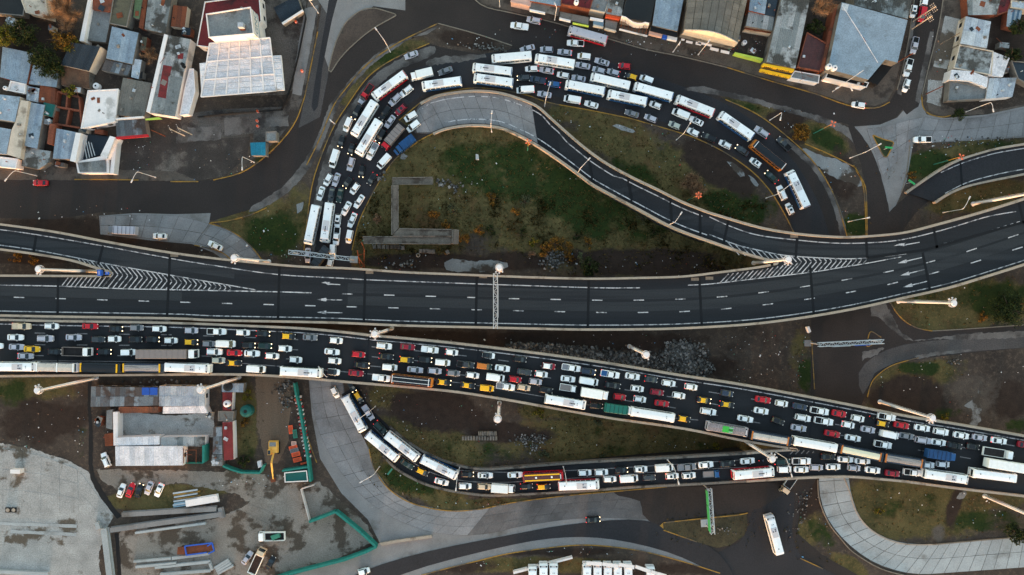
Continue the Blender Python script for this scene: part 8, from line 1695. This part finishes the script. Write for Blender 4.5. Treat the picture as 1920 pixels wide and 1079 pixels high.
# rubble
def stone(mb, p, s):
    pts = []
    for (i, j, k) in ((-1, -1, 0), (1, -1, 0), (1, 1, 0), (-1, 1, 0), (-1, -1, 1), (1, -1, 1), (1, 1, 1), (-1, 1, 1)):
        pts.append(Vector((i * s * R.uniform(.3, .6), j * s * R.uniform(.25, .55), k * s * R.uniform(.4, .8))))
    a = R.uniform(0, 6.28); tl = R.uniform(-.5, .5); mt = Matrix.Rotation(a, 3, 'Z') @ Matrix.Rotation(tl, 3, 'X')
    mb.add([mt @ q + p for q in pts], [(3, 2, 1, 0), (4, 5, 6, 7), (0, 1, 5, 4), (1, 2, 6, 5), (2, 3, 7, 6), (3, 0, 4, 7)])
STM = [mat(f'rubble_{i}', c(*q), var=.2, scale=.8, grain=.25) for i, q in enumerate([(82, 84, 82), (106, 108, 107), (56, 56, 55), (132, 134, 133)])]
def rubble(label, areas, n, smin, smax):
    mb = MB(); k = 0
    while k < n:
        x0, y0, rx, ry, rot = R.choice(areas); u, v = R.gauss(0, .5), R.gauss(0, .5)
        if u * u + v * v > 1.3: continue
        ca, sa = math.cos(math.radians(rot)), math.sin(math.radians(rot)); x = x0 + u * rx * ca - v * ry * sa; y = y0 + u * rx * sa + v * ry * ca
        if y > yat(S_TOP, x) - 4 and 950 < x < 1400 and y < 720: continue
        mb.cur = R.choice((0, 0, 1, 2, 2, 3)); stone(mb, P(x, y, 0) + Vector((0, 0, R.uniform(-.05, .25))), R.uniform(smin, smax)); k += 1
    tag(obj('rubble', mb, STM), label, None, None, 'stuff')
rubble('broken concrete rubble heaped between the motorways', [(1000, 652, 50, 10, 4), (1060, 660, 50, 14, 6), (1120, 668, 55, 16, 8), (1180, 675, 50, 18, 8), (1240, 685, 50, 22, 10), (1290, 665, 42, 26, 5), (1300, 690, 36, 18, 0), (1270, 655, 30, 16, 0)], 3200, .22, .85)
rubble('rubble heap in the scrub above the empty motorway', [(1036, 488, 26, 18, -20)], 240, .2, .55); rubble('rubble at the mud edge of the infield', [(980, 826, 34, 12, 0), (1005, 838, 18, 14, 0), (1000, 820, 26, 8, 0)], 150, .2, .6); rubble('rubble along the avenue verge', [(935, 93, 26, 8, 15), (900, 90, 30, 6, 10)], 110, .2, .5)
rubble('scattered rubble by the walkway', [(850, 350, 20, 12, 0), (715, 330, 12, 14, 60), (760, 495, 30, 10, 0), (830, 345, 16, 8, 0)], 80, .3, .9); rubble('rubble under the workshops edge', [(300, 716, 70, 4, 0), (530, 730, 20, 12, 0), (536, 755, 16, 14, 0), (540, 720, 18, 8, 0)], 130, .2, .7); rubble('rubble and slabs on the right verge', [(1775, 270, 60, 10, -5), (1860, 262, 50, 8, -5), (1495, 975, 20, 34, 30), (1505, 935, 16, 22, 40), (1360, 995, 30, 10, 0), (1790, 680, 14, 8, 0)], 170, .15, .5)
# litter
LM = [mat('litter_white', c(214, 222, 226), var=.05, grain=0), mat('litter_blue', c(96, 150, 190), var=.1, grain=0), mat('litter_brown', c(128, 108, 92), var=.1, grain=0), mat('litter_red', c(160, 60, 50), var=.1, grain=0), mat('litter_green', c(90, 170, 140), var=.1, grain=0)]
mb = MB(); k = 0
LA = [(1040, 225, 90, 30), (1120, 250, 120, 40), (1250, 300, 120, 60), (1380, 400, 80, 40), (500, 430, 70, 50), (540, 480, 30, 20), (690, 340, 20, 60), (680, 440, 16, 50), (720, 300, 30, 20), (850, 350, 60, 30), (1000, 330, 300, 120), (740, 495, 80, 24), (1060, 490, 60, 24), (1240, 495, 150, 20), (880, 80, 80, 16), (700, 60, 40, 30), (1480, 220, 60, 26), (1580, 420, 50, 60), (1570, 330, 40, 50), (1800, 290, 110, 30), (1840, 268, 90, 12), (1780, 270, 70, 14), (1850, 370, 90, 30), (1750, 590, 120, 40), (1720, 700, 110, 40), (1800, 720, 110, 60), (1450, 660, 90, 60), (1420, 690, 60, 40), (1500, 690, 22, 50), (1390, 640, 90, 16), (760, 800, 60, 40), (700, 745, 40, 20), (860, 770, 120, 40), (1100, 810, 200, 40), (1000, 830, 80, 30), (1300, 830, 100, 20), (760, 900, 80, 40), (900, 945, 100, 8), (1340, 990, 70, 24), (1510, 950, 50, 60), (1540, 1010, 60, 40), (1700, 950, 140, 60), (1850, 960, 90, 40), (60, 790, 80, 70), (150, 800, 14, 80), (40, 830, 50, 14), (200, 760, 30, 60), (420, 300, 80, 40), (1080, 1040, 150, 16), (900, 1060, 80, 14), (540, 750, 24, 40), (180, 400, 160, 20), (300, 470, 120, 10), (1100, 60, 160, 14), (1300, 95, 140, 8), (1200, 80, 60, 8), (1760, 100, 26, 80), (60, 320, 60, 10), (270, 290, 30, 30), (820, 640, 140, 14), (1180, 640, 150, 14), (470, 900, 60, 14), (250, 100, 20, 40), (1420, 85, 26, 20)]
while k < 1100:
    a = R.choice(LA); x, y = a[0] + R.gauss(0, .5) * a[2], a[1] + R.gauss(0, .5) * a[3]
    if blocked(x, y): continue
    mb.cur = R.choice((0, 0, 0, 0, 2, 2, 1, 3, 4) if R.random() < .7 else (0, 2)); s = R.uniform(.1, .24) * (2.0 if R.random() < .06 else 1)
    p = P(x, y, 0) + Vector((0, 0, s * .3 + .05)); mb.box(p, (s * R.uniform(.8, 1.8), s * R.uniform(.7, 1.2), s * .5), R.uniform(0, 3.1), .8); k += 1
tag(obj('litter', mb, LM), 'scraps of litter strewn over the verges', None, None, 'stuff')
for o in bpy.data.objects:
    if '_static' in o: del o['_static']
